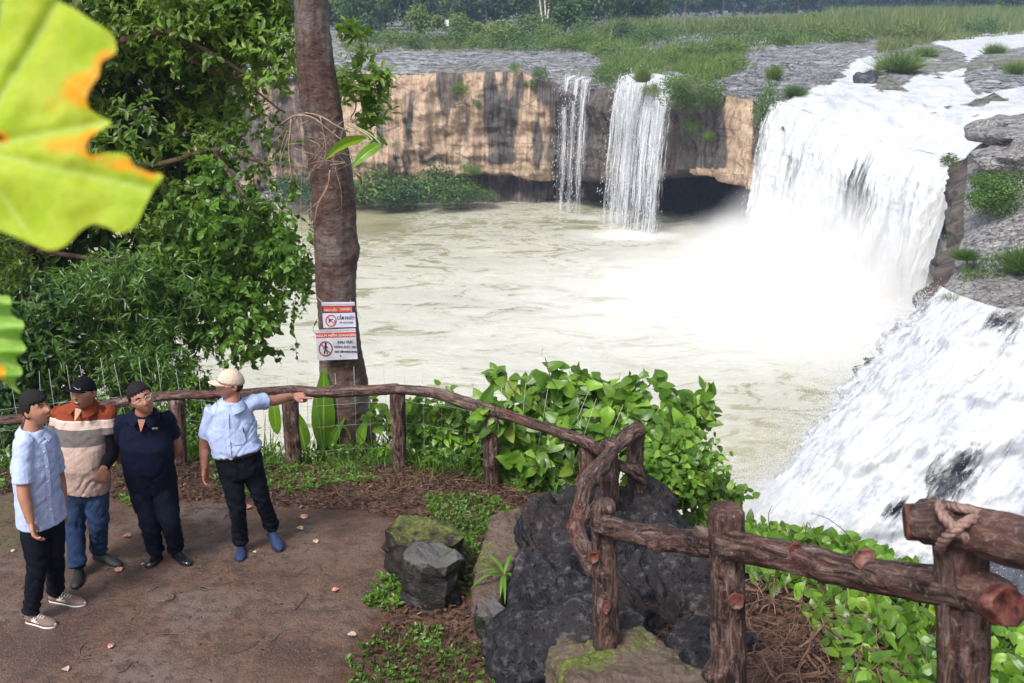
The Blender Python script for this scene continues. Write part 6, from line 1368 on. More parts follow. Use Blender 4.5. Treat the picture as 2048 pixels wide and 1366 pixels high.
# small weeds in the dirt
for poly, n_, L, nm in [([(690, 1330), (760, 1270), (860, 1250), (900, 1290), (1000, 1300), (1010, 1420), (680, 1420)], 260, .036, "ground_weeds"), ([(730, 1215), (760, 1165), (820, 1170), (830, 1200), (780, 1230)], 60, .045, "ground_weeds"),
                        ([(880, 1100), (960, 1080), (1000, 1130), (950, 1210), (900, 1190)], 90, .035, "ground_weeds"), ([(850, 1000), (1000, 1000), (1040, 1040), (950, 1090), (860, 1040)], 420, .035, "ground_weeds"),
                        ([(420, 930), (700, 915), (760, 960), (600, 990), (430, 990)], 800, .04, "ground_weeds"), ([(240, 1000), (275, 990), (280, 1015), (250, 1020)], 14, .05, "ground_weeds"), ([(0, 850), (200, 900), (200, 950), (0, 990)], 200, .05, "ground_weeds")]:
    P_ = near_pts(n_, poly, -7, 1.3, 4.6, 10.2); P_[:, 2] += rng.random(len(P_)) * .05 + .01
    V, Fc, a = sprays(P_, rdir(len(P_), 1.4), 6, L, LEAF_A, 1.15); link(nm, mkmesh(nm, V, Fc, {"rnd": a}, False), M_cr, kind="stuff")
    grass("weed_grass", near_pts(n_ * 2, poly, -7, 1.3, 4.6, 10.2), .07, M_grass, .006, .6)
fern = empty("fern", atZ(1000, 1150, 12.0), label="small fern with long bright fronds on the kerb beside the black rock", category="fern")
for a, b in [(940, 1180), (965, 1110), (985, 1120), (1000, 1195), (1030, 1105), (975, 1150), (1035, 1175), (1010, 1210), (950, 1150)]:
    bigleaf("frond", atZ(1008, 1150, 12.02), atZ(a, b, 12.06 if b < 1180 else 11.98), .014, M_broad, fern, .2, nu=9, nv=1, seed=a)
# separate fallen leaves
t = NT("fallen_leaf_pink"); nn = t.noise(t.pos(), 25, 4); M_fp = t.done(t.bsdf(t.ramp(nn, [(.35, (.22, .07, .045)), (.6, (.55, .30, .22))]), .6))
t = NT("fallen_leaf_yellow"); nn = t.noise(t.pos(), 25, 4); M_fy = t.done(t.bsdf(t.ramp(nn, [(.35, (.30, .26, .06)), (.6, (.55, .52, .22))]), .6))
t = NT("fallen_leaf_tan"); nn = t.noise(t.pos(), 25, 4); M_ft = t.done(t.bsdf(t.ramp(nn, [(.35, (.26, .15, .10)), (.6, (.50, .36, .27))]), .6))
for a, b, L, m, lb in [(610, 1042, .10, M_fp, "pink dead leaf on the path right of the pointing man, nearer the litter"), (497, 1022, .10, M_fp, "pink dead leaf behind the pointing man's raised foot"), (600, 1066, .08, M_fy, "yellow leaf on the path right of the blue shoe"),
                       (632, 1092, .07, M_ft, "greenish curled leaf on the path near the long twig"), (237, 1150, .09, M_fp, "red and cream leaf by the dark trainer"), (255, 1082, .09, M_fp, "pink leaf lying between the two middle men"),
                       (287, 1138, .04, M_ft, "tiny tan leaf beside the polished shoe"), (224, 1303, .06, M_fp, "star-like pink leaf low on the path"), (134, 1350, .07, M_ft, "pale oval leaf at the bottom edge of the path"), (704, 1278, .08, M_ft, "pale round leaf at the edge of the dirt"),
                       (672, 1190, .07, M_fp, "orange leaf by the small weeds in front of the block stone"), (510, 1114, .04, M_fy, "small green-yellow leaf in front of the pointing man"), (28, 1110, .05, M_ft, "white scrap leaf at the left edge"), (76, 1093, .08, M_ft, "brown curled leaf at the far left behind the first man")]:
    c_ = gpt(a, b); c_[2] += .012; an = rng.uniform(0, 6.28); L *= .8; dd = np.array([math.cos(an), math.sin(an) * 1.0, .05]) * L
    o = bigleaf("fallen_leaf", c_ - dd / 2, c_ + dd / 2, L * .42, m, None, .12, nu=9, nv=3, fold=.15, wave=.12, seed=a); o['label'] = lb; o['category'] = "leaf"

# ------------------------------------------------------------------ foreground leaves
from mathutils.geometry import delaunay_2d_cdt
def outline_leaf(name, out, depth, mat, label, step=7, spots=(), veins=(), amp=.012, seed=0, ripple=None, stalk=None):
    out = [np.array(q_, float) for q_ in out]; n_ = len(out); dense = catmull(out + [out[0]], n_ * 6)[:-1]
    xs, ys = np.meshgrid(np.arange(dense[:, 0].min(), dense[:, 0].max(), step), np.arange(dense[:, 1].min(), dense[:, 1].max(), step)); pts = np.stack([xs.ravel() + rng.uniform(-1, 1, xs.size), ys.ravel() + rng.uniform(-1, 1, xs.size)], 1)
    pd = polydist(pts[:, 0], pts[:, 1], [tuple(q_) for q_ in dense]); pts = pts[pd > step * .6]
    allp = [Vector(q_.tolist()) for q_ in dense] + [Vector(q_.tolist()) for q_ in pts]; m = len(dense)
    vs, es, fs, *_ = delaunay_2d_cdt(allp, [(i, (i + 1) % m) for i in range(m)], [list(range(m))], 1, 1e-4)
    P2 = np.array([[v_.x, v_.y] for v_ in vs]); tri = np.array([f_[:3] for f_ in fs if len(f_) == 3])
    pd = polydist(P2[:, 0], P2[:, 1], [tuple(q_) for q_ in dense])
    dz = depth + amp * fbm(np.stack([P2[:, 0] / 110, P2[:, 1] / 110, 0 * P2[:, 0]], -1), 3, seed)
    vein = np.zeros(len(P2))
    for (a, b, c_, d_, w_) in veins:
        t_ = np.clip(((P2[:, 0] - a) * (c_ - a) + (P2[:, 1] - b) * (d_ - b)) / ((c_ - a) ** 2 + (d_ - b) ** 2), 0, 1); ds = np.hypot(P2[:, 0] - a - t_ * (c_ - a), P2[:, 1] - b - t_ * (d_ - b))
        vein = np.maximum(vein, np.exp(-(ds / w_) ** 2)); dz = dz + amp * .5 * np.exp(-(ds / (w_ * 3)) ** 2)
    if ripple: dz = dz + ripple(P2)
    sp_ = np.zeros(len(P2))
    for (a, b, rx, ry, s_) in spots: sp_ += s_ * np.exp(-((P2[:, 0] - a) / rx) ** 2 - ((P2[:, 1] - b) / ry) ** 2)
    edge_ = np.exp(-np.clip(pd, 0, None) / 5.0)
    V = np.array([atz(a, b, z_) for (a, b), z_ in zip(P2, dz)])
    r_ = empty(name, V.mean(0), label=label, category="leaf")
    link("blade", mkmesh("blade", local(V, r_), tri, {"spot": sp_, "edge": edge_, "vein": vein}), mat, r_)
    if stalk is not None:
        V, Fs = tube(catmull([atz(*q_) for q_ in stalk], 10), .004, 7); link("stalk", mkmesh("stalk", local(V, r_), Fs), simple("leaf_stalk", (.30, .38, .12), .5), r_)
    return r_
def bladeMat(name, c1, c2, tr, tcol):
    t = NT(name); s_ = t.attr("spot").outputs['Fac']; e_ = t.attr("edge").outputs['Fac']; v_ = t.attr("vein").outputs['Fac']; p = t.pos()
    n1 = t.noise(p, 14, 4, .6); n2 = t.noise(p, 60, 3, .6)
    c = t.mix(t.ramp(n1, [(.35, 0.0), (.65, 1.0)]), c1, c2)
    c = t.mix(t.math('MULTIPLY', v_, .45), c, (.55, .70, .25))
    f = t.math('ADD', s_, t.math('MULTIPLY', t.math('SUBTRACT', n1, .5), .7))
    c = t.mix(t.ramp(f, [(.25, 0.0), (.5, 1.0)]), c, (.80, .38, .015))
    f2 = t.math('ADD', t.math('MULTIPLY', s_, .9), t.math('ADD', t.math('MULTIPLY', e_, .55), t.math('MULTIPLY', t.math('SUBTRACT', n2, .5), .5)))
    vo_ = t.n('TexVoronoi', {'Vector': p, 'Scale': 55.0}, feature='DISTANCE_TO_EDGE').outputs[0]; c = t.mix(t.ramp(vo_, [(0.0, .28), (.05, 0.0)]), c, (.62, .74, .22)); c = t.mix(t.ramp(t.noise(p, 130, 2, .5), [(.70, 0.0), (.74, .5)]), c, (.30, .22, .03)); c = t.mix(t.ramp(f2, [(.80, 0.0), (1.05, 1.0)]), c, (.085, .018, .008))
    b = t.n('BsdfTranslucent', {'Color': c}); a = t.bsdf(c, .6, None, .25)
    return t.done(t.n('MixShader', {0: tr, 1: a.outputs[0], 2: b.outputs[0]}))
M_y = bladeMat("yellowing_leaf", (.37, .52, .025), (.50, .60, .05), .5, None)
OUT1 = [(60, -60), (110, -4), (150, 18), (190, 45), (222, 66), (233, 95), (228, 112), (206, 128), (200, 150), (184, 178), (176, 205), (184, 222), (222, 246), (196, 264), (182, 282), (178, 305), (192, 308), (232, 305), (256, 312), (270, 332), (300, 342), (326, 352), (308, 378), (292, 408), (272, 448), (240, 467), (218, 456), (188, 448), (160, 462), (132, 490), (98, 500), (60, 486), (0, 462), (-120, 430), (-220, 300), (-200, 60), (-80, -70)]
outline_leaf("yellowing_leaf", OUT1, .95, M_y, "huge blurred yellow-green leaf with orange and brown burnt edge hanging in the top left corner", 8,
             spots=[(215, 128, 30, 30, .9), (170, 190, 38, 34, .55), (150, 160, 40, 40, .35), (185, 290, 24, 26, .9), (120, 290, 70, 24, .38), (250, 330, 50, 20, .6), (300, 350, 25, 14, .6), (0, 275, 16, 10, 1.5), (100, 210, 30, 40, .22), (225, 60, 18, 18, .25)],
             veins=[(-60, 300, 215, 245, 5), (-60, 300, 120, 0, 5), (-60, 300, 300, 380, 5), (-60, 300, 60, 470, 4), (-60, 300, 20, -60, 5)], amp=.012, seed=5, stalk=[(-60, 300, .95), (-200, 330, .96), (-420, 500, 1.0), (-700, 1100, 1.1), (-800, 2600, 1.4)])
M_g2 = bladeMat("wavy_leaf", (.20, .42, .05), (.34, .55, .12), .5, None)
OUT2 = [(-60, 580), (0, 590), (18, 592), (23, 606), (20, 622), (32, 636), (46, 642), (48, 656), (40, 668), (44, 682), (52, 696), (46, 706), (34, 712), (34, 724), (43, 736), (44, 748), (32, 758), (32, 772), (41, 787), (28, 780), (12, 768), (-10, 755), (-60, 740), (-120, 660)]
outline_leaf("wavy_leaf", OUT2, 1.7, M_g2, "wavy-edged bright green leaf at the left frame edge above the first man", 5, spots=[(2, 738, 12, 8, .9), (6, 752, 8, 5, .8)], veins=[(-80, 660, 18, 600, 2.5), (-80, 660, 44, 650, 2.5), (-80, 665, 50, 698, 2.5), (-80, 668, 40, 744, 2.5)], amp=.01, seed=7,
             ripple=lambda P2: .022 * np.sin(P2[:, 1] / 7.6 + .5) * sstep(-60, 40, P2[:, 0]), stalk=[(-80, 660, 1.7), (-160, 720, 1.7), (-260, 900, 1.8), (-400, 1500, 1.9), (-420, 2600, 2.2)])

# ------------------------------------------------------------------ people
def nrm(v): v = np.array(v, float); return v / (np.linalg.norm(v) + 1e-12)
def loft(secs, nseg=28, pw=2.3):
    """secs: list of (center, width_axis, up_dir_of_limb, half_width, half_depth)"""
    th = np.linspace(0, 2 * math.pi, nseg, endpoint=False); rings = []
    for c, wa, tdir, hw, hd in secs:
        tdir = nrm(tdir); wa = np.array(wa, float); wa = nrm(wa - tdir * (wa @ tdir)); da = np.cross(tdir, wa)
        cs, sn = np.cos(th), np.sin(th); k_ = (np.abs(cs) ** pw + np.abs(sn) ** pw) ** (-1 / pw)
        rings.append(c + (cs * k_ * hw)[:, None] * wa + (sn * k_ * hd)[:, None] * da)
    V = np.stack(rings, 1).reshape(-1, 3); n = len(secs); F4 = gridfaces(nseg, n, True); k = len(V)
    V = np.vstack([V, secs[0][0], secs[-1][0]]); i = np.arange(nseg); j = (i + 1) % nseg
    F3 = np.vstack([np.stack([np.full(nseg, k), j * n, i * n], 1), np.stack([np.full(nseg, k + 1), i * n + n - 1, j * n + n - 1], 1)])
    return V, [F4, F3]
def limb(pts, rad, nseg=20, wa=(1, 0, 0), dr=None):
    pts = [np.array(q_, float) for q_ in pts]; n = max(10, 5 * len(pts)); C = catmull(pts, n); r = np.interp(np.linspace(0, 1, n), np.linspace(0, 1, len(rad)), rad)
    d = r if dr is None else np.interp(np.linspace(0, 1, n), np.linspace(0, 1, len(dr)), dr)
    T = np.gradient(C, axis=0); V, Fs = loft([(C[i], wa, T[i], r[i], d[i]) for i in range(n)], nseg, 2.0); return V, Fs
def ball(c, r, M=None, n=14):
    th, ph = np.meshgrid(np.linspace(0, 2 * math.pi, n * 2, endpoint=False), np.linspace(.02, math.pi - .02, n), indexing='ij')
    D = np.stack([np.sin(ph) * np.cos(th), np.sin(ph) * np.sin(th), np.cos(ph)], -1).reshape(-1, 3) * np.array(r)
    if M is not None: D = D @ M.T
    V = D + c; m = n; i = np.arange(2 * n); j = (i + 1) % (2 * n); k = len(V); V = np.vstack([V, V[i * m].mean(0), V[i * m + m - 1].mean(0)])
    return V, [gridfaces(2 * n, m, True)[:, ::-1], np.vstack([np.stack([np.full(2 * n, k), i * m, j * m], 1), np.stack([np.full(2 * n, k + 1), j * m + m - 1, i * m + m - 1], 1)])]
def headshape(kind="skin", n=40, fun=None):
    th, ph = np.meshgrid(np.linspace(0, 2 * math.pi, n * 2, endpoint=False), np.linspace(.01, math.pi - .01, n), indexing='ij')
    D = np.stack([np.sin(ph) * np.sin(th), np.sin(ph) * np.cos(th), np.cos(ph)], -1)
    x, y, z = D[..., 0] * .079, D[..., 1] * .098, D[..., 2] * .120
    low = np.clip(-D[..., 2], 0, 1)
    x = x * (1 - .30 * low ** 1.3); y = np.where(D[..., 1] > 0, y * (1 - .05 * low), y * (1 - .45 * low))
    y = y + .012 * low * (D[..., 1] > -.2)
    x = x * (1 + .05 * sstep(0, .6, D[..., 2]))
    P = np.stack([x, y, z], -1)
    if kind == "skin":
        front = sstep(.2, .6, D[..., 1])
        def g(cx_, cz_, sx, sz, h): return front * h * np.exp(-((P[..., 0] - cx_) / sx) ** 2 - ((P[..., 2] - cz_) / sz) ** 2)
        dy = g(0, -.012, .013, .020, .020) + g(0, -.026, .018, .009, .010) + g(0, .032, .045, .010, .004) - g(.031, .016, .017, .012, .009) - g(-.031, .016, .017, .012, .009)
        dy += g(.043, -.022, .022, .02, .005) + g(-.043, -.022, .022, .02, .005) + g(0, -.055, .024, .006, .007) + g(0, -.067, .020, .006, .006) - g(0, -.061, .026, .0035, .004) + g(0, -.098, .025, .018, .009)
        P[..., 1] += dy
    if fun is not None: P = fun(P, D)
    P = P.reshape(-1, 3); m = n; i = np.arange(2 * n); j = (i + 1) % (2 * n); k = len(P); P = np.vstack([P, P[i * m].mean(0), P[i * m + m - 1].mean(0)])
    return P, [gridfaces(2 * n, m, True), np.vstack([np.stack([np.full(2 * n, k), j * m, i * m], 1), np.stack([np.full(2 * n, k + 1), i * m + m - 1, j * m + m - 1], 1)])]
def hand(wr, d, pn, thumb=1, curl=.5, point=False, s=1.0):
    """wr wrist, d direction of the hand, pn direction the palm faces, thumb=+1/-1 side"""
    d = nrm(d); pn = nrm(np.array(pn) - d * (np.array(pn) @ d)); l = np.cross(d, pn) * thumb; parts = []
    kn = wr + d * .088 * s
    parts.append(loft([(wr - d * .02, l, d, .027 * s, .020 * s), (wr + d * .01, l, d, .029 * s, .018 * s), (wr + d * .045 * s, l, d, .040 * s, .017 * s), (kn, l, d, .042 * s, .015 * s), (kn + d * .008, l, d, .036 * s, .010 * s)], 16))
    for i, (off, ln) in enumerate([(.031, .070), (.011, .078), (-.010, .072), (-.030, .056)]):
        cv = curl * (.8 + .15 * i); 
        if point: cv = .06 if i == 0 else 1.15
        p0 = kn + l * off * s - d * .012; pts = [p0]; a = cv * .5
        for sg_ in (.46, .30, .26):
            pts.append(pts[-1] + (d * math.cos(a) + pn * math.sin(a) + l * off * .15) * ln * sg_ * s * 1.12); a += cv
        parts.append(limb(pts, [.0105 * s, .0095 * s, .0088 * s, .0072 * s], 10, l))
    tb = wr + d * .022 * s + l * .030 * s; td = nrm(d * .75 + l * .65 + pn * .45)
    parts.append(limb([tb - td * .01, tb + td * .032 * s, tb + nrm(td + d * .5) * .066 * s], [.014 * s, .012 * s, .0085 * s], 10, pn))
    return parts
M_skin = {}
def skinmat(name, col):
    t = NT(name); n1 = t.noise(t.obj(), 9, 4, .6); n2 = t.noise(t.obj(), 60, 3, .6)
    c = t.mix(t.ramp(n1, [(.35, 0.0), (.65, 1.0)]), tuple(a * .82 for a in col), tuple(min(1, a * 1.12) for a in col))
    return t.done(t.bsdf(c, .48, t.bump(n2, .15, .004), .4, **{'Subsurface Weight': .12, 'Subsurface Radius': (.012, .005, .003)}))
def clothmat(name, col, weave=400, var=.12, rough=.85, fleck=None, bands=None, fade=None):
    t = NT(name); o = t.obj(); n1 = t.noise(o, 5, 4, .6); n2 = t.noise(o, weave, 2, .5)
    c = t.mix(t.ramp(n1, [(.35, 0.0), (.65, 1.0)]), tuple(a * (1 - var) for a in col), tuple(min(1, a * (1 + var)) for a in col))
    if bands:
        z = t.n('SeparateXYZ', {0: o}).outputs[2]; z = t.math('ADD', z, t.math('MULTIPLY', t.n('SeparateXYZ', {0: o}).outputs[0], bands[0]))
        for zc, colb in bands[1]:
            c = t.mix(t.math('GREATER_THAN', z, zc), c, colb)
    if fade: c = t.mix(t.ramp(t.noise(o, 4, 3, .6), [(.48, 0.0), (.7, .6)]), c, fade)
    if fleck: c = t.mix(t.ramp(t.noise(o, 130, 2, .6), [(.5, 0.0), (.64, .28)]), c, fleck)
    wr = t.noise(o, 11, 4, .55, (1, 1, .55), 1.6); return t.done(t.bsdf(c, rough, t.bump(wr, .38, .03, t.bump(n2, .25, .002)), .12, **{}))
def simplepart(name, VF, mat, root, smooth=True, attrs=None): return link(name, mkmesh(name, local(VF[0], root), VF[1], attrs, smooth), mat, root)
def cloth(name, parts, vox, mat, root, amp, fr, seed, extra=None, sm=4):
    V, Fs = join(parts); me = remesh(name, V, Fs, vox, sm); V = getco(me); N = getno(me)
    d = amp * (fbm(V * fr, 4, seed, .5, ridge=True) * .8 + .8 * fbm(V * np.array(fr) * .5 + 4, 3, seed + 3))
    sh = np.stack([V[:, 0] + V[:, 2] * .7, V[:, 1], V[:, 2] - V[:, 0] * .6], 1); d = d + amp * .7 * fbm(sh * [5, 5, 16], 3, seed + 6, ridge=True)
    if extra is not None: d = d + extra(V)
    
    for k_, (ax, sc_) in enumerate([((.8, .6), (3.2, 3.2, 13)), ((-.7, .7), (3, 3, 11)), ((.1, 1.0), (7, 7, 2.2))]):
        r_ = np.stack([V[:, 0] * ax[1] + V[:, 2] * ax[0], V[:, 1], V[:, 2] * ax[1] - V[:, 0] * ax[0]], 1); n_ = fbm(r_ * sc_ + 3 * k_, 2, seed + 21 + k_); msk = sstep(-.1, .35, fbm(V * 4.5, 2, seed + 31 + k_))
        d = d - .0085 * msk * np.clip(1 - np.abs(n_) * 3.2, 0, 1) ** 2
    V = V + N * d[:, None]; setco(me, local(V, root)); return link(name, me, mat, root)
def shoe(root, heel, toe, L_scale, mat, solemat, name="shoe", h=.085, wide=1.0, stripes=None):
    heel = np.array(heel); toe = np.array(toe); d = toe - heel; L = np.linalg.norm(d); d = d / L; side = nrm(np.cross(d, [0, 0, 1])); up = np.cross(side, d)
    u = np.linspace(0, 1, 16); w = np.interp(u, [0, .08, .3, .5, .72, .9, 1], [.018, .033, .034, .038, .046, .036, .012]) * wide; hh = np.interp(u, [0, .08, .25, .42, .6, .8, .95, 1], [.055, h, h + .005, h * .85, .060, .048, .036, .020])
    def mk(zlo, hf, wf, inset=0):
        th = np.linspace(0, math.pi, 13); rings = []
        for k in range(16):
            c = heel + d * L * u[k]; pts = [c + side * math.cos(a) * w[k] * wf * (1 if math.sin(a) < .6 else 1) + up * (zlo + (hf[k] - zlo) * math.sin(a) ** .75) for a in th] + [c - side * w[k] * wf * .5 + up * zlo, c + side * w[k] * wf * .5 + up * zlo]
            rings.append(pts)
        V = np.array(rings).transpose(1, 0, 2).reshape(-1, 3); n = 16; m = 15; F4 = gridfaces(m, n, True); kx = len(V); V = np.vstack([V, V[np.arange(m) * n].mean(0), V[np.arange(m) * n + n - 1].mean(0)]); i = np.arange(m); j = (i + 1) % m
        return V, [F4, np.vstack([np.stack([np.full(m, kx), j * n, i * n], 1), np.stack([np.full(m, kx + 1), i * n + n - 1, j * n + n - 1], 1)])]
    o = simplepart(name, mk(.012, hh, 1.0), mat, root)
    V, Fs = mk(-.004, np.full(16, .026) + .006 * (u < .3), 1.07); s_ = link("sole", mkmesh("sole", local(V, root), Fs), solemat, o)
    # laces
    for q_ in (.40, .47, .54, .61):
        c = heel + d * L * q_; hz = np.interp(q_, u, hh)
        pts = [c + side * .022 + up * (hz - .010), c + up * (hz + .003), c - side * .022 + up * (hz - .010)]
        V, Fs = tube(catmull(pts, 6), .0028, 5); link("lace", mkmesh("lace", local(V, root), Fs), stripes or mat, o)
    if stripes is not None:
        for sd in (-1, 1):
            for (a, b, c_, d_) in [(.33, .030, .46, .058), (.42, .028, .36, .062), (.30, .045, .52, .040), (.28, .034, .56, .030)]:
                p0 = heel + d * L * a + side * sd * (np.interp(a, u, w) * 1.02) + up * b; p1 = heel + d * L * c_ + side * sd * (np.interp(c_, u, w) * (.98 if d_ < .05 else .84)) + up * d_
                V, Fs = tube(np.array([p0, (p0 + p1) / 2 + side * sd * .002, p1]), .0032, 5); link("side_stripe", mkmesh("side_stripe", local(V, root), Fs), stripes, o)
    return o
WHITE = simple("shoe_white", (.62, .60, .56), .6); DKH = simple("black_hair", (.008, .007, .008), .62, .25, var=.4, bump=1.0, scale=160)
EYE = simple("eye_dark", (.015, .01, .008), .2, .6); EYEW = simple("eye_white", (.55, .5, .46), .3); LIP = simple("lip", (.25, .095, .075), .45); MTH = simple("mouth_dark", (.05, .012, .01), .5); TEETH = simple("teeth", (.55, .52, .46), .3)
BELT = simple("belt_leather", (.012, .010, .010), .35, .5); METAL = simple("frame_metal", (.45, .40, .33), .25, .8); BUT = simple("button", (.55, .57, .65), .4)
def person(name_label, root_p, J, skin, shirt, trousers, hair=None, cap=None, glasses=False, open_mouth=False, seed=0, belly=0.0, tuck=True, sleeve=.52, sh_w=1.0, polo=False, guards=None, headscale=1.0, hem_z=None, leg_w=1.0):
    root = empty("person", root_p, label=name_label, category="person")
    hips, chest, neck = J['hips'], J['chest'], J['neck']; sA, sB = J['sA'], J['sB']; hA, hB = J['hA'], J['hB']
    wS = nrm(sB - sA); wH = nrm(hB - hA); t1 = nrm(chest - hips); t2 = nrm(neck - chest); half = np.linalg.norm(sB - sA) / 2
    fwd = J['face']; body_f = nrm(np.cross(wS, [0, 0, 1.0]))
    if 'front' in J: body_f = nrm(J['front'])
    waist = hips * .55 + chest * .45
    def torso(g, bott=0.0, hem=0.0):
        b = np.array(hips) - t1 * bott
        return loft([(b, wH, t1, .165 * sh_w + g + hem, .115 + g + hem), (hips + t1 * .06, wH, t1, .168 * sh_w + g + belly * .3, .118 + g + belly * .5), (waist + body_f * belly * .35, nrm(wH + wS), t1, .158 * sh_w + g + belly * .5, .112 + g + belly * .8),
                     (chest - t1 * .10 + body_f * belly * .2, nrm(wH * .3 + wS), t1, .168 * sh_w + g + belly * .2, .115 + g + belly * .4), (chest, wS, t1, .180 * sh_w + g, .118 + g), (chest + (sA + sB - 2 * chest) * .5 * .62, wS, t2, half * .98 + .010 + g, .100 + g),
                     ((sA + sB) / 2 + t2 * .005, wS, t2, half * .93 + g, .078 + g), ((sA + sB) / 2 * .5 + neck * .5, wS, t2, half * .55 + g, .066 + g), (neck, wS, t2, .070 + g, .064 + g)], 36, 2.3)
    sk = []
    sk.append(torso(-.012))
    hc, hf, hu = J['head'], nrm(J['face']), J.get('up', np.array([0, 0, 1.0])); hu = nrm(hu - hf * (hu @ hf)); hr = np.cross(hf, hu); HM = np.stack([hr, hf, hu], 1) * headscale * .96
    HV, HF = headshape("skin"); sk.append((HV @ HM.T + hc, HF))
    for s_ in (-1, 1): sk.append(ball(hc + HM @ np.array([s_ * .079, -.008, -.006]), (.010 * headscale, .019 * headscale, .032 * headscale), HM / headscale @ np.array([[math.cos(.35 * s_), -math.sin(.35 * s_), 0], [math.sin(.35 * s_), math.cos(.35 * s_), 0], [0, 0, 1]]), 8))
    sk.append(limb([neck - t2 * .03, neck * .5 + (hc + HM @ np.array([0, -.02, -.06])) * .5, hc + HM @ np.array([0, -.015, -.05])], [.064, .056, .058], 20))
    for k in "AB":
        s0, e0, w0 = J['s' + k], J['e' + k], J['w' + k]
        sk.append(limb([s0, (s0 + e0) / 2, e0, (e0 * .6 + w0 * .4), w0], [.052, .046, .041, .040, .027], 18))
        sk += hand(w0, J['hd' + k], J['pn' + k], J['th' + k], J.get('cu' + k, .45), J.get('pt' + k, False))
        h0, k0, a0 = J['h' + k], J['k' + k], J['a' + k]
        sk.append(limb([h0, (h0 + k0) / 2, k0, k0 * .55 + a0 * .45, a0], [.075, .066, .050, .048, .036], 18)); 
    V, Fs = join(sk); me = remesh("body", V, Fs, .0058, 2); setco(me, local(getco(me), root)); link("body", me, skin, root)
    # face details
    def onface(x, z, lift=.0):
        i = np.argmin((HV[:, 0] - x) ** 2 + (HV[:, 2] - z) ** 2 + 10 * (HV[:, 1] < 0)); return hc + HM @ (np.array([x, HV[i, 1] + lift, z]))
    HR = HM / headscale / .96
    for s_ in (-1, 1):
        simplepart("eye", ball(onface(s_ * .031, .016, -.0005), (.0125, .004, .0042), HR, 6), EYEW, root); simplepart("iris", ball(onface(s_ * .031, .016, .002), (.0062, .003, .0046), HR, 6), EYE, root)
        pts = [onface(s_ * x, z, .002) for x, z in [(.014, .034), (.026, .039), (.038, .038), (.048, .032)]]; V, Fs = tube(catmull(pts, 8), np.array([.003, .0038, .0042, .004, .0038, .003, .0025, .0015]), 6); simplepart("eyebrow", (V, Fs), DKH, root)
        pts = [onface(s_ * x, z, .0015) for x, z in [(.017, .018), (.026, .0225), (.036, .022), (.045, .017)]]; V, Fs = tube(catmull(pts, 8), .0018, 5); simplepart("eyelid", (V, Fs), DKH, root)
    if open_mouth:
        simplepart("mouth", ball(onface(0, -.062, .000), (.021, .006, .0085), HR, 7), MTH, root); simplepart("teeth", ball(onface(0, -.057, .003), (.016, .004, .0028), HR, 6), TEETH, root)
    for zz_, r_ in ((-.0545 if open_mouth else -.057, .0022), (-.0705 if open_mouth else -.0645, .0028)):
        pts = [onface(x, zz_ + .0035 * (1 - abs(x) / .022) * (1 if zz_ > -.06 else -1), .001) for x in (-.022, -.011, 0, .011, .022)]; V, Fs = tube(catmull(pts, 9), np.array([.001, r_ * .8, r_, r_, r_, r_, r_, r_ * .8, .001]), 6); simplepart("lip", (V, Fs), LIP, root)
    for s_ in (-1, 1): simplepart("nostril", ball(onface(s_ * .007, -.030, .0), (.003, .003, .002), HR, 5), MTH, root)
    # hair
    def hairfun(P, D):
        y, z, x = D[..., 1], D[..., 2], D[..., 0]
        line = np.interp(y, [-1, -.3, .0, .25, .45, 1], [-.55, -.45, -.15, .12, .45, J.get('hairline', .50)])
        line = line + (.05 * np.sin(x * 23 + seed) + .04 * np.sin(x * 57 + seed * 2)) * (y > .3)
        f = sstep(-.06, .10, z - line)
        n = fbm(D * [11, 5, 5] + seed, 4, seed + 80, .65, ridge=True)
        if cap is not None: f = f * (1 - sstep(.0, .18, z - .2 * y))
        k = (.90 + f * (.19 + J.get('hairvol', .0) * sstep(0, .8, z) + .055 * n))
        return P * k[..., None] * 1.0
    if hair is not None:
        HVh, HFh = headshape("hair", 46, hairfun); simplepart("hair", (HVh @ HM.T + hc, HFh), hair, root)
    if cap is not None:
        cm, bm_, lo_col = cap
        def capfun(P, D):
            f = sstep(.10, .16, D[..., 2] - .20 * D[..., 1])
            k = .90 + f * (.22 - .07 * np.clip(D[..., 2], 0, 1)); Q = P * k[..., None]; Q[..., 2] += .000 * f * np.clip(D[..., 2], 0, 1); Q[..., 1] *= 1 + .03 * f
            return Q
        CV, CF = headshape("cap", 46, capfun); capo = simplepart("cap", (CV @ HM.T + hc, CF), cm, root)
        a = np.linspace(-1, 1, 17); u = np.linspace(0, 1, 9); A_, U_ = np.meshgrid(a, u, indexing='ij'); hw_ = .078
        def br(dz): 
            x = A_ * hw_ * (1 - .12 * U_ ** 2 * np.abs(A_)); y = .075 + .035 * np.sqrt(np.clip(1 - A_ ** 2, 0, 1)) + U_ * .062 * np.sqrt(np.clip(1 - (A_ * .92) ** 2, 0, 1)); z = .052 - .020 * A_ ** 2 - U_ * .004 + dz
            return np.stack([x, y, z], -1)
        P0, P1 = br(0), br(-.004); V = np.vstack([P0.reshape(-1, 3), P1.reshape(-1, 3)]); g_ = gridfaces(17, 9); m = 17 * 9
        bd = [i * 9 + 8 for i in range(17)]; sides = [[bd[i], bd[i + 1], bd[i + 1] + m, bd[i] + m] for i in range(16)]
        b_ = simplepart("brim", (V @ HM.T + hc, [g_, g_[:, ::-1] + m, np.array(sides)]), bm_, root); b_.parent = capo
        bt = ball(hc + HM @ np.array([0, 0, .1265]), (.008, .008, .004), HR, 6); q_ = simplepart("button", bt, bm_, root); q_.parent = capo
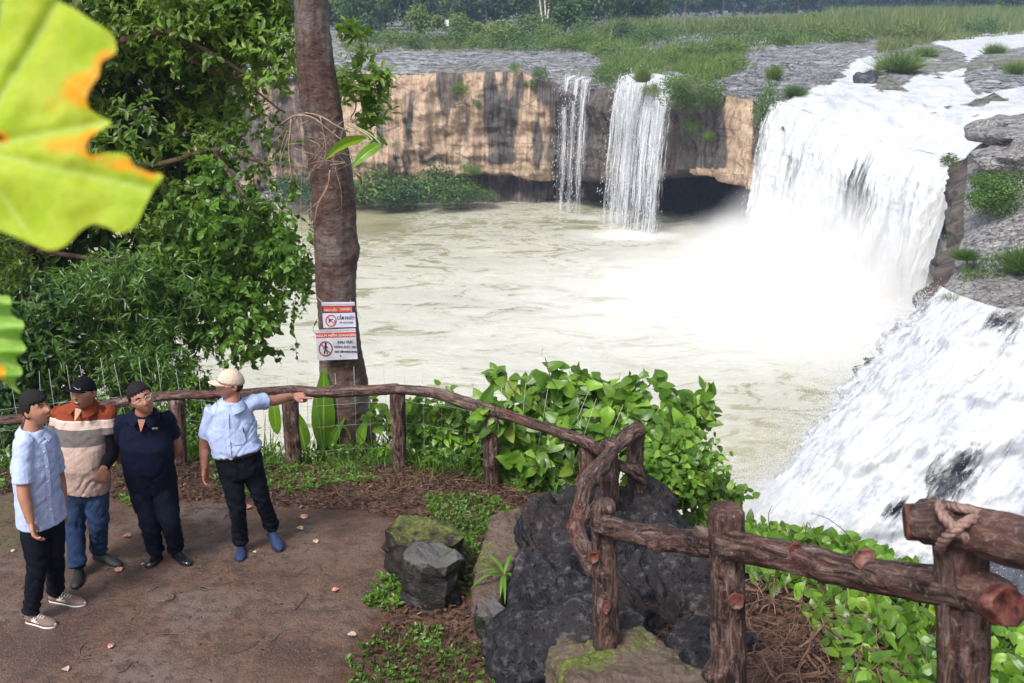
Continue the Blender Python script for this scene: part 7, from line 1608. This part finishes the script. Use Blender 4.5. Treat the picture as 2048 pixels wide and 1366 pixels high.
        def oncap(x, z, lift=.002):
            i = np.argmin((CV[:, 0] - x) ** 2 + (CV[:, 2] - z) ** 2 + 10 * (CV[:, 1] < 0)); return hc + HM @ np.array([x, CV[i, 1] + lift, z])
        if J.get('swoosh'):
            tops = [(-.034, .060), (-.030, .052), (-.022, .050), (-.008, .056), (.014, .0665), (.036, .0775)]; bots = [(-.034, .060), (-.036, .049), (-.027, .043), (-.012, .048), (.012, .062), (.036, .0770)]
            V = np.array([oncap(x, z, .0035) for x, z in tops + bots]); q_ = simplepart("swoosh", (V, [np.array([[i, i + 1, i + 7, i + 6] for i in range(5)])]), simple("swoosh_grey", (.30, .31, .36), .4), root); q_.parent = capo
        if lo_col is not None:
            for i_, (x, z) in enumerate([(.012, .062), (.020, .063), (.028, .063), (.036, .062)]):
                q_ = simplepart("embroidery", ball(oncap(x, z, .000), (.0032, .002, .0055), HR, 4), lo_col, root); q_.parent = capo
    if glasses:
        gp = []
        for s_ in (-1, 1):
            th = np.linspace(0, 2 * math.pi, 18); c = np.array([s_ * .032, .102, .012]); pts = [hc + HM @ (c + np.array([math.cos(q_) * .024, -abs(math.cos(q_)) * .004 * (s_ * math.cos(q_) > 0), math.sin(q_) * .016])) for q_ in th]
            gp.append(tube(np.array(pts), .0016, 5)); gp.append(tube(np.array([hc + HM @ np.array([s_ * .056, .098, .018]), hc + HM @ np.array([s_ * .080, .05, .018]), hc + HM @ np.array([s_ * .084, -.005, .012])]), .0018, 5))
        gp.append(tube(np.array([hc + HM @ np.array(q_) for q_ in [(-.009, .104, .016), (0, .106, .019), (.009, .104, .016)]]), .0016, 5))
        simplepart("glasses", join(gp), METAL, root)
    # shirt
    up_ = nrm(chest - hips); sp = [torso(.012, bott=(-.045 if tuck else .075), hem=(0 if tuck else .008))]
    for k in "AB":
        s0, e0 = J['s' + k], J['e' + k]; c0 = (s0 + chest) / 2 * .35 + s0 * .65; en = s0 + (e0 - s0) * J.get('sl' + k, sleeve) / 1.0
        sp.append(limb([c0, s0, (s0 + en) / 2, en], [.060, .062, .062, .066], 24)); 
    cloth("shirt", sp, .0078, shirt, root, .0048, (9, 9, 4.5), seed + 200, None if not tuck else (lambda V: .010 * np.exp(-(((V - hips) @ up_ - .05) / .035) ** 2)), 3)
    # collar
    r0 = neck + t2 * -.008; cw = []; fr_ = body_f; sd = nrm(np.cross(fr_, t2)); 
    for s_ in (-1, 1):
        pts_i, pts_o = [], []
        for q_ in np.linspace(0, 1, 9):
            an = q_ * math.pi * .93; dirv = -fr_ * math.cos(an) + sd * s_ * math.sin(an)
            pts_i.append(neck + dirv * (.066 + .008 * q_) + t2 * (.040 - .048 * q_)); pts_o.append(neck + dirv * (.094 + .022 * q_) + t2 * (.000 - .070 * q_ ** 1.3) + (sd * s_ * .026 * q_ ** 2))
        A_ = np.array(pts_i + pts_o); F_ = np.array([[i, i + 1, i + 10, i + 9] for i in range(8)])
        A2 = A_ + np.where(np.arange(18)[:, None] >= 9, fr_ * .002, 0) - t2 * .004; V = np.vstack([A_, A2]); Fb = [F_, F_[:, ::-1] + 18, np.array([[9 + i, 10 + i, 28 + i, 27 + i] for i in range(8)])]
        simplepart("collar", (V, Fb), J.get('collar_mat', shirt), root)
    front0 = chest + body_f * .135
    if J.get('placket'):
        # front strip and buttons of a buttoned shirt, following the chest surface
        sh_o = [o for o in root.children if o.name.startswith("shirt")][0]; SV = getco(sh_o.data) + np.array(root.location)
        def onshirt(p_, lift=.004):
            rel = SV - p_; lat = rel - np.outer(rel @ body_f, body_f); dd = np.linalg.norm(lat, axis=1) - .0 + (rel @ body_f < -.02) * 9; i = np.argsort(dd)[:6]; return p_ - body_f * 0 + body_f * ((SV[i] - p_) @ body_f).max() + body_f * lift
        nb = 12; top = neck - t2 * .07 + body_f * .0; bot = hips + t1 * (.03 if tuck else -.05)
        cl = [onshirt(top * (1 - q_) + bot * q_) for q_ in np.linspace(0, 1, nb)]; V = []
        for c in cl: V += [c + sd * .015, c - sd * .015]
        simplepart("placket", (np.array(V), [np.array([[2 * i, 2 * i + 1, 2 * i + 3, 2 * i + 2] for i in range(nb - 1)])]), shirt, root)
        for i in range(1, nb, 2): simplepart("button", ball(cl[i] + body_f * .002, (.005, .005, .005), None, 5), BUT, root)
        if J.get('pocket'):
            c = onshirt(chest + sd * J['pocket'] * .085 + t1 * -.01, .006); gr = []
            for a_ in (-1, 0, 1):
                for b_ in (1, .3, -.6, -1):
                    gr.append(onshirt(c + sd * a_ * .050 * (1 if b_ > -.9 else .6) + t1 * b_ * .062 - body_f * .03, .007))
            gv = np.array(gr); simplepart("pocket", (gv, [gridfaces(3, 4)]), shirt, root); V, Fs = tube(np.array([gv[4] + sd * .03 * 0, gv[4] + t1 * .02]), .003, 5); 
            simplepart("pen", tube(np.array([gv[0] + t1 * .012 + body_f * .002, gv[0] - t1 * .03 + body_f * .003]), .004, 6), BELT, root)
    if polo:
        c = neck - t2 * .055 + body_f * .098; simplepart("neck_opening", (np.array([neck + sd * .028 - t2 * .02 + body_f * .078, neck - sd * .028 - t2 * .02 + body_f * .078, neck - t2 * .105 + body_f * .128]), [np.array([[0, 1, 2]])]), skin, root)
    # trousers
    tp_ = [loft([(hips + t1 * .055, wH, t1, .163 * sh_w + belly * .3, .118 + belly * .4), (hips, wH, t1, .172 * sh_w + belly * .2, .122 + belly * .3), (hips - t1 * .09, wH, t1, .175 * sh_w, .118), (hips - t1 * .16, wH, t1, .150 * sh_w, .10)], 32)]
    for k in "AB":
        h0, k0, a0 = J['h' + k], J['k' + k], J['a' + k]; e = a0 + (a0 - k0) * .06
        tp_.append(limb([h0 + t1 * .03, h0 * .5 + k0 * .5, k0, k0 * .5 + a0 * .5, e], np.array([.090, .079, .064, .058, .057]) * leg_w, 26))
    ank = [J['aA'], J['aB']]; kn = [J['kA'], J['kB']]
    def folds(V):
        f = 0
        for a0 in ank: dd = np.linalg.norm(V - a0, axis=1); f = f + .007 * np.exp(-(dd / .12) ** 2) * np.sin(V[:, 2] * 85 + V[:, 0] * 30 + 5 * fbm(V * 6, 2, seed))
        for k0 in kn: dd = np.linalg.norm(V - k0, axis=1); f = f + .004 * np.exp(-(dd / .13) ** 2) * np.sin(V[:, 2] * 70 + V[:, 0] * 40 + 3 * fbm(V * 5, 2, seed + 4))
        return f
    cloth("trousers", tp_, .0082, trousers, root, .0050, (8, 8, 3.5), seed + 300, folds, 3)
    if tuck:
        V, Fs = loft([(hips + t1 * .030, wH, t1, .172 * sh_w + belly * .35, .127 + belly * .5), (hips + t1 * .035, wH, t1, .178 * sh_w + belly * .35, .133 + belly * .5), (hips + t1 * .065, wH, t1, .177 * sh_w + belly * .35, .132 + belly * .5), (hips + t1 * .070, wH, t1, .170 * sh_w + belly * .3, .125 + belly * .5)], 36); simplepart("belt", (V, Fs), BELT, root)
        simplepart("buckle", ball(hips + t1 * .050 + body_f * (.134 + belly * .5), (.022, .006, .016), np.stack([sd, body_f, t1], 1), 6), METAL, root)
    if guards is not None:
        for k in "AB":
            s0, e0, w0 = J['s' + k], J['e' + k], J['w' + k]; simplepart("arm_guard", limb([s0 * .55 + e0 * .45, e0, (e0 + w0) / 2, e0 * .04 + w0 * .96], [.052, .050, .046, .035], 20), guards, root)
    return root, dict(hc=hc, HM=HM, fr=body_f, sd=sd, t1=t1, t2=t2)
A = lambda a, b, Y: atY(a, b, Y)
def onground(a, b): q_ = gpt(a, b); return q_
SK1 = skinmat("skin_tan", (.37, .18, .115)); SK2 = skinmat("skin_warm", (.37, .175, .115)); SK3 = skinmat("skin_ruddy", (.34, .15, .10)); SK4 = skinmat("skin_weathered", (.36, .165, .115))
BL1 = clothmat("light_blue_cloth", (.36, .43, .66), fleck=(.50, .57, .76)); BL4 = clothmat("pale_blue_cloth", (.31, .385, .60), fleck=(.47, .53, .70))
NV = clothmat("navy_trouser", (.0045, .0055, .011), var=.3); NV3 = clothmat("navy_polo_cloth", (.0038, .0058, .019), var=.2); NV3b = clothmat("navy_trouser_blue", (.0036, .0052, .015), var=.25)
JN = clothmat("denim", (.016, .032, .080), fade=(.06, .10, .18), var=.3)
# man 1, far left
Y1 = 6.1; h1, t1_ = onground(56, 1250), onground(114, 1262); h2, t2_ = onground(102, 1208), onground(173, 1218)
J = dict(hips=A(82, 1022, Y1), chest=A(70, 925, Y1), neck=A(64, 858, Y1 + .02), sA=A(47, 886, Y1 - .12), sB=A(95, 876, Y1 + .14), eA=A(47, 985, Y1 - .20), wA=A(62, 1045, Y1 - .22), eB=A(118, 955, Y1 + .22), wB=A(128, 1012, Y1 + .18),
         hdA=np.array([.25, -.25, -1]), pnA=np.array([1, .3, .1]), thA=-1, hdB=np.array([.1, -.2, -1]), pnB=np.array([-.9, -.3, 0]), thB=1, cuA=.6, cuB=.5,
         hA=A(66, 1040, Y1 - .06), hB=A(100, 1036, Y1 + .07), kA=A(74, 1128, Y1 - .10), aA=h1 + (t1_ - h1) * .22 + [0, 0, .10], kB=A(110, 1112, Y1 + .05), aB=h2 + (t2_ - h2) * .22 + [0, 0, .10],
         head=A(72, 818, Y1 + .02), face=np.array([.93, -.32, .20]), up=np.array([-.15, 0, 1]), front=np.array([.78, -.62, 0]), placket=True, hairline=.36, hairvol=.10, slA=.80, slB=.8)
SH1 = simple("trainer_taupe", (.17, .115, .10), .8, var=.2, bump=.5, scale=200); SH2 = simple("trainer_black", (.012, .012, .014), .6, var=.3); SH3 = simple("polished_black", (.008, .008, .010), .18, .6); SH4 = simple("navy_slip_on", (.012, .026, .08), .7, var=.3, bump=.5, scale=200)
r1, _ = person("black-haired man in light blue shirt with taupe trainers, standing farthest left in profile", J['hips'] * [1, 1, 0] + [0, 0, 11.87], J, SK1, BL1, NV, hair=DKH, open_mouth=True, seed=1, tuck=False, sh_w=.90, sleeve=.60, leg_w=1.05, headscale=.98)
shoe(r1, h1, t1_, 1, SH1, WHITE, stripes=WHITE); shoe(r1, h2, t2_, 1, SH1, WHITE, stripes=WHITE)
# man 2, dark cap
Y2 = 6.75; h1, t1_ = onground(163, 1150), onground(152, 1188); h1 = t1_ + nrm(h1 - t1_) * .27; h2, t2_ = onground(190, 1122), onground(245, 1142)
zb = lambda py: A(165, py, Y2 - .12)[2] 
root2 = J2r = A(167, 965, Y2) * [1, 1, 0] + [0, 0, 11.87]; zo = 11.87
PL = clothmat("striped_polo_cloth", (.40, .295, .255), bands=(0.0, [(zb(893) - zo, (.125, .11, .105)), (zb(862) - zo, (.46, .36, .32)), (zb(849) - zo, (.62, .54, .50)), (zb(846) - zo, (.20, .040, .018))])); RUST = clothmat("rust_collar", (.19, .040, .018))
J = dict(hips=A(168, 958, Y2), chest=A(164, 885, Y2 - .02), neck=A(169, 804, Y2 - .02), sA=A(119, 825, Y2 + .02), sB=A(214, 823, Y2), eA=A(106, 905, Y2 + .08), wA=A(116, 965, Y2 + .05), eB=A(224, 905, Y2 - .02), wB=A(207, 938, Y2 - .22),
         hdA=np.array([.1, -.3, -1]), pnA=np.array([1, 0, 0]), thA=-1, hdB=np.array([-.30, -.15, -.9]), pnB=np.array([-.5, .7, -.2]), thB=1, cuB=.9,
         hA=A(146, 972, Y2), hB=A(190, 970, Y2), kA=A(150, 1062, Y2 - .04), aA=h1 + (t1_ - h1) * .25 + [0, 0, .10], kB=A(198, 1050, Y2), aB=h2 + (t2_ - h2) * .22 + [0, 0, .10],
         head=A(167, 785, Y2 - .06), face=np.array([-.16, -.95, .14]), up=np.array([.03, 0, 1]), front=np.array([-.12, -.98, 0]), swoosh=True, collar_mat=RUST)
CAPB = clothmat("black_cap_cloth", (.004, .004, .008), var=.3); 
r2, _ = person("man in black cap and rust and beige striped polo with jeans and black arm guards", root2, J, SK2, PL, JN, hair=DKH, cap=(CAPB, CAPB, None), open_mouth=True, seed=2, belly=.03, tuck=False, sleeve=.50, polo=True, guards=simple("black_arm_sleeve", (.005, .005, .008), .7, .15), leg_w=1.1)
shoe(r2, h1, t1_, 1, SH2, SH2); shoe(r2, h2, t2_, 1, SH2, SH2)
# man 3, navy
Y3 = 6.75; h1, t1_ = onground(322, 1122), onground(296, 1144); h2, t2_ = onground(348, 1116), onground(382, 1140)
J = dict(hips=A(302, 955, Y3 + .05), chest=A(292, 882, Y3 - .05), neck=A(287, 823, Y3 - .13), sA=A(247, 843, Y3 - .05), sB=A(332, 836, Y3 - .02), eA=A(236, 908, Y3 + .10), wA=A(275, 945, Y3 + .30), eB=A(353, 892, Y3 + .10), wB=A(325, 945, Y3 + .30),
         hdA=np.array([.9, .1, -.3]), pnA=np.array([0, 1, 0]), thA=1, hdB=np.array([-.9, .1, -.3]), pnB=np.array([0, 1, 0]), thB=-1,
         hA=A(281, 968, Y3 + .04), hB=A(325, 965, Y3 + .06), kA=A(299, 1048, Y3), aA=h1 + (t1_ - h1) * .25 + [0, 0, .10], kB=A(341, 1042, Y3 + .02), aB=h2 + (t2_ - h2) * .22 + [0, 0, .10],
         head=A(283, 797, Y3 - .18), face=np.array([.52, -.84, .12]), up=np.array([-.34, -.1, 1]), front=np.array([.12, -.98, -.15]), hairline=.55, hairvol=.03)
r3, D3 = person("man in plain navy polo and glasses leaning forward with hands behind his back", A(302, 965, Y3) * [1, 1, 0] + [0, 0, 11.85], J, SK3, NV3, NV3b, hair=DKH, glasses=True, seed=3, belly=.03, tuck=False, sleeve=.60, polo=True, sh_w=.98, leg_w=1.12)
shoe(r3, h1, t1_, 1, SH3, SH3); shoe(r3, h2, t2_, 1, SH3, SH3)
# chest lettering
def chest_text(s_, px_, py_, root, w_, h_, mat):
    sh_o = [o for o in root.children if o.name.startswith("shirt")][0]; SV = getco(sh_o.data) + np.array(root.location); a, b, z_ = proj(SV)
    k_ = (np.abs(a - px_) < 8) & (np.abs(b - py_) < 6); z0 = z_[k_].min() if k_.any() else 7.2
    Yn = float(SV[k_][np.argmin(z_[k_])][1]) - .008; text_px(s_, px_ - w_ / 2, py_ - h_ / 2, px_ + w_ / 2, py_ + h_ / 2, Yn, mat, root, -.8, .02)
chest_text("BOSS", 310, 857, r3, 11, 3.6, simple("print_white", (.7, .7, .7), .6))
# man 4, pointing
Y4 = 7.0; h1, t1_ = onground(486, 1092), onground(481, 1132); h1 = t1_ + nrm(h1 - t1_) * .26; h2 = atY(540, 1060, 7.22); t2_ = atY(560, 1092, 7.0); t2_ = h2 + nrm(t2_ - h2) * .26
gz_ = float(ground(t2_[0], t2_[1])); dz_ = gz_ + .005 - t2_[2]; t2_[2] += dz_; h2[2] = t2_[2] + .05
J = dict(hips=A(477, 912, Y4), chest=A(463, 855, Y4), neck=A(465, 799, Y4 - .01), sA=A(426, 820, Y4 - .06), sB=A(501, 805, Y4 + .05), eA=A(409, 890, Y4 - .02), wA=A(409, 936, Y4 - .06), eB=A(550, 801, Y4 + .22), wB=A(585, 792, Y4 + .40),
         hdA=np.array([.02, -.15, -1]), pnA=np.array([.95, -.2, 0]), thA=-1, cuA=.35, hdB=np.array([.93, .30, -.10]), pnB=np.array([.0, .30, -1]), thB=-1, ptB=True,
         hA=A(457, 928, Y4), hB=A(499, 916, Y4 + .03), kA=A(474, 1012, Y4 - .04), aA=h1 + (t1_ - h1) * .25 + [0, 0, .10], kB=A(520, 988, Y4 + .05), aB=h2 + (t2_ - h2) * .22 + [0, 0, .10],
         head=A(461, 768, Y4 - .02), face=np.array([-.80, -.55, .02]), up=np.array([.05, 0, 1]), front=np.array([-.10, -.99, 0]), placket=True, pocket=-1, slB=.60, slA=.74)
CAPW = clothmat("cream_cap_cloth", (.50, .40, .32), var=.1)
r4, _ = person("man in cream cap and pale blue shirt pointing with outstretched arm, in blue shoes", A(478, 925, Y4) * [1, 1, 0] + [0, 0, 11.82], J, SK4, BL4, NV, hair=DKH, cap=(CAPW, CAPW, simple("embroidery_dark", (.05, .06, .08), .7)), glasses=True, seed=4, belly=.02, tuck=True, sleeve=.55, leg_w=1.05)
shoe(r4, h1, t1_, 1, SH4, SH4); shoe(r4, h2, t2_, 1, SH4, SH4)
w_ = J['wB']; d_ = nrm(J['hdB']); V, Fs = tube(np.array([w_ + (np.cross(d_, [0, 0, 1]) * math.cos(q_) + np.array([0, 0, 1]) * math.sin(q_)) * .036 + d_ * -.01 for q_ in np.linspace(0, 6.28, 18)]), .008, 6); simplepart("bracelet", (V, Fs), simple("dark_beads", (.06, .025, .02), .4), r4)
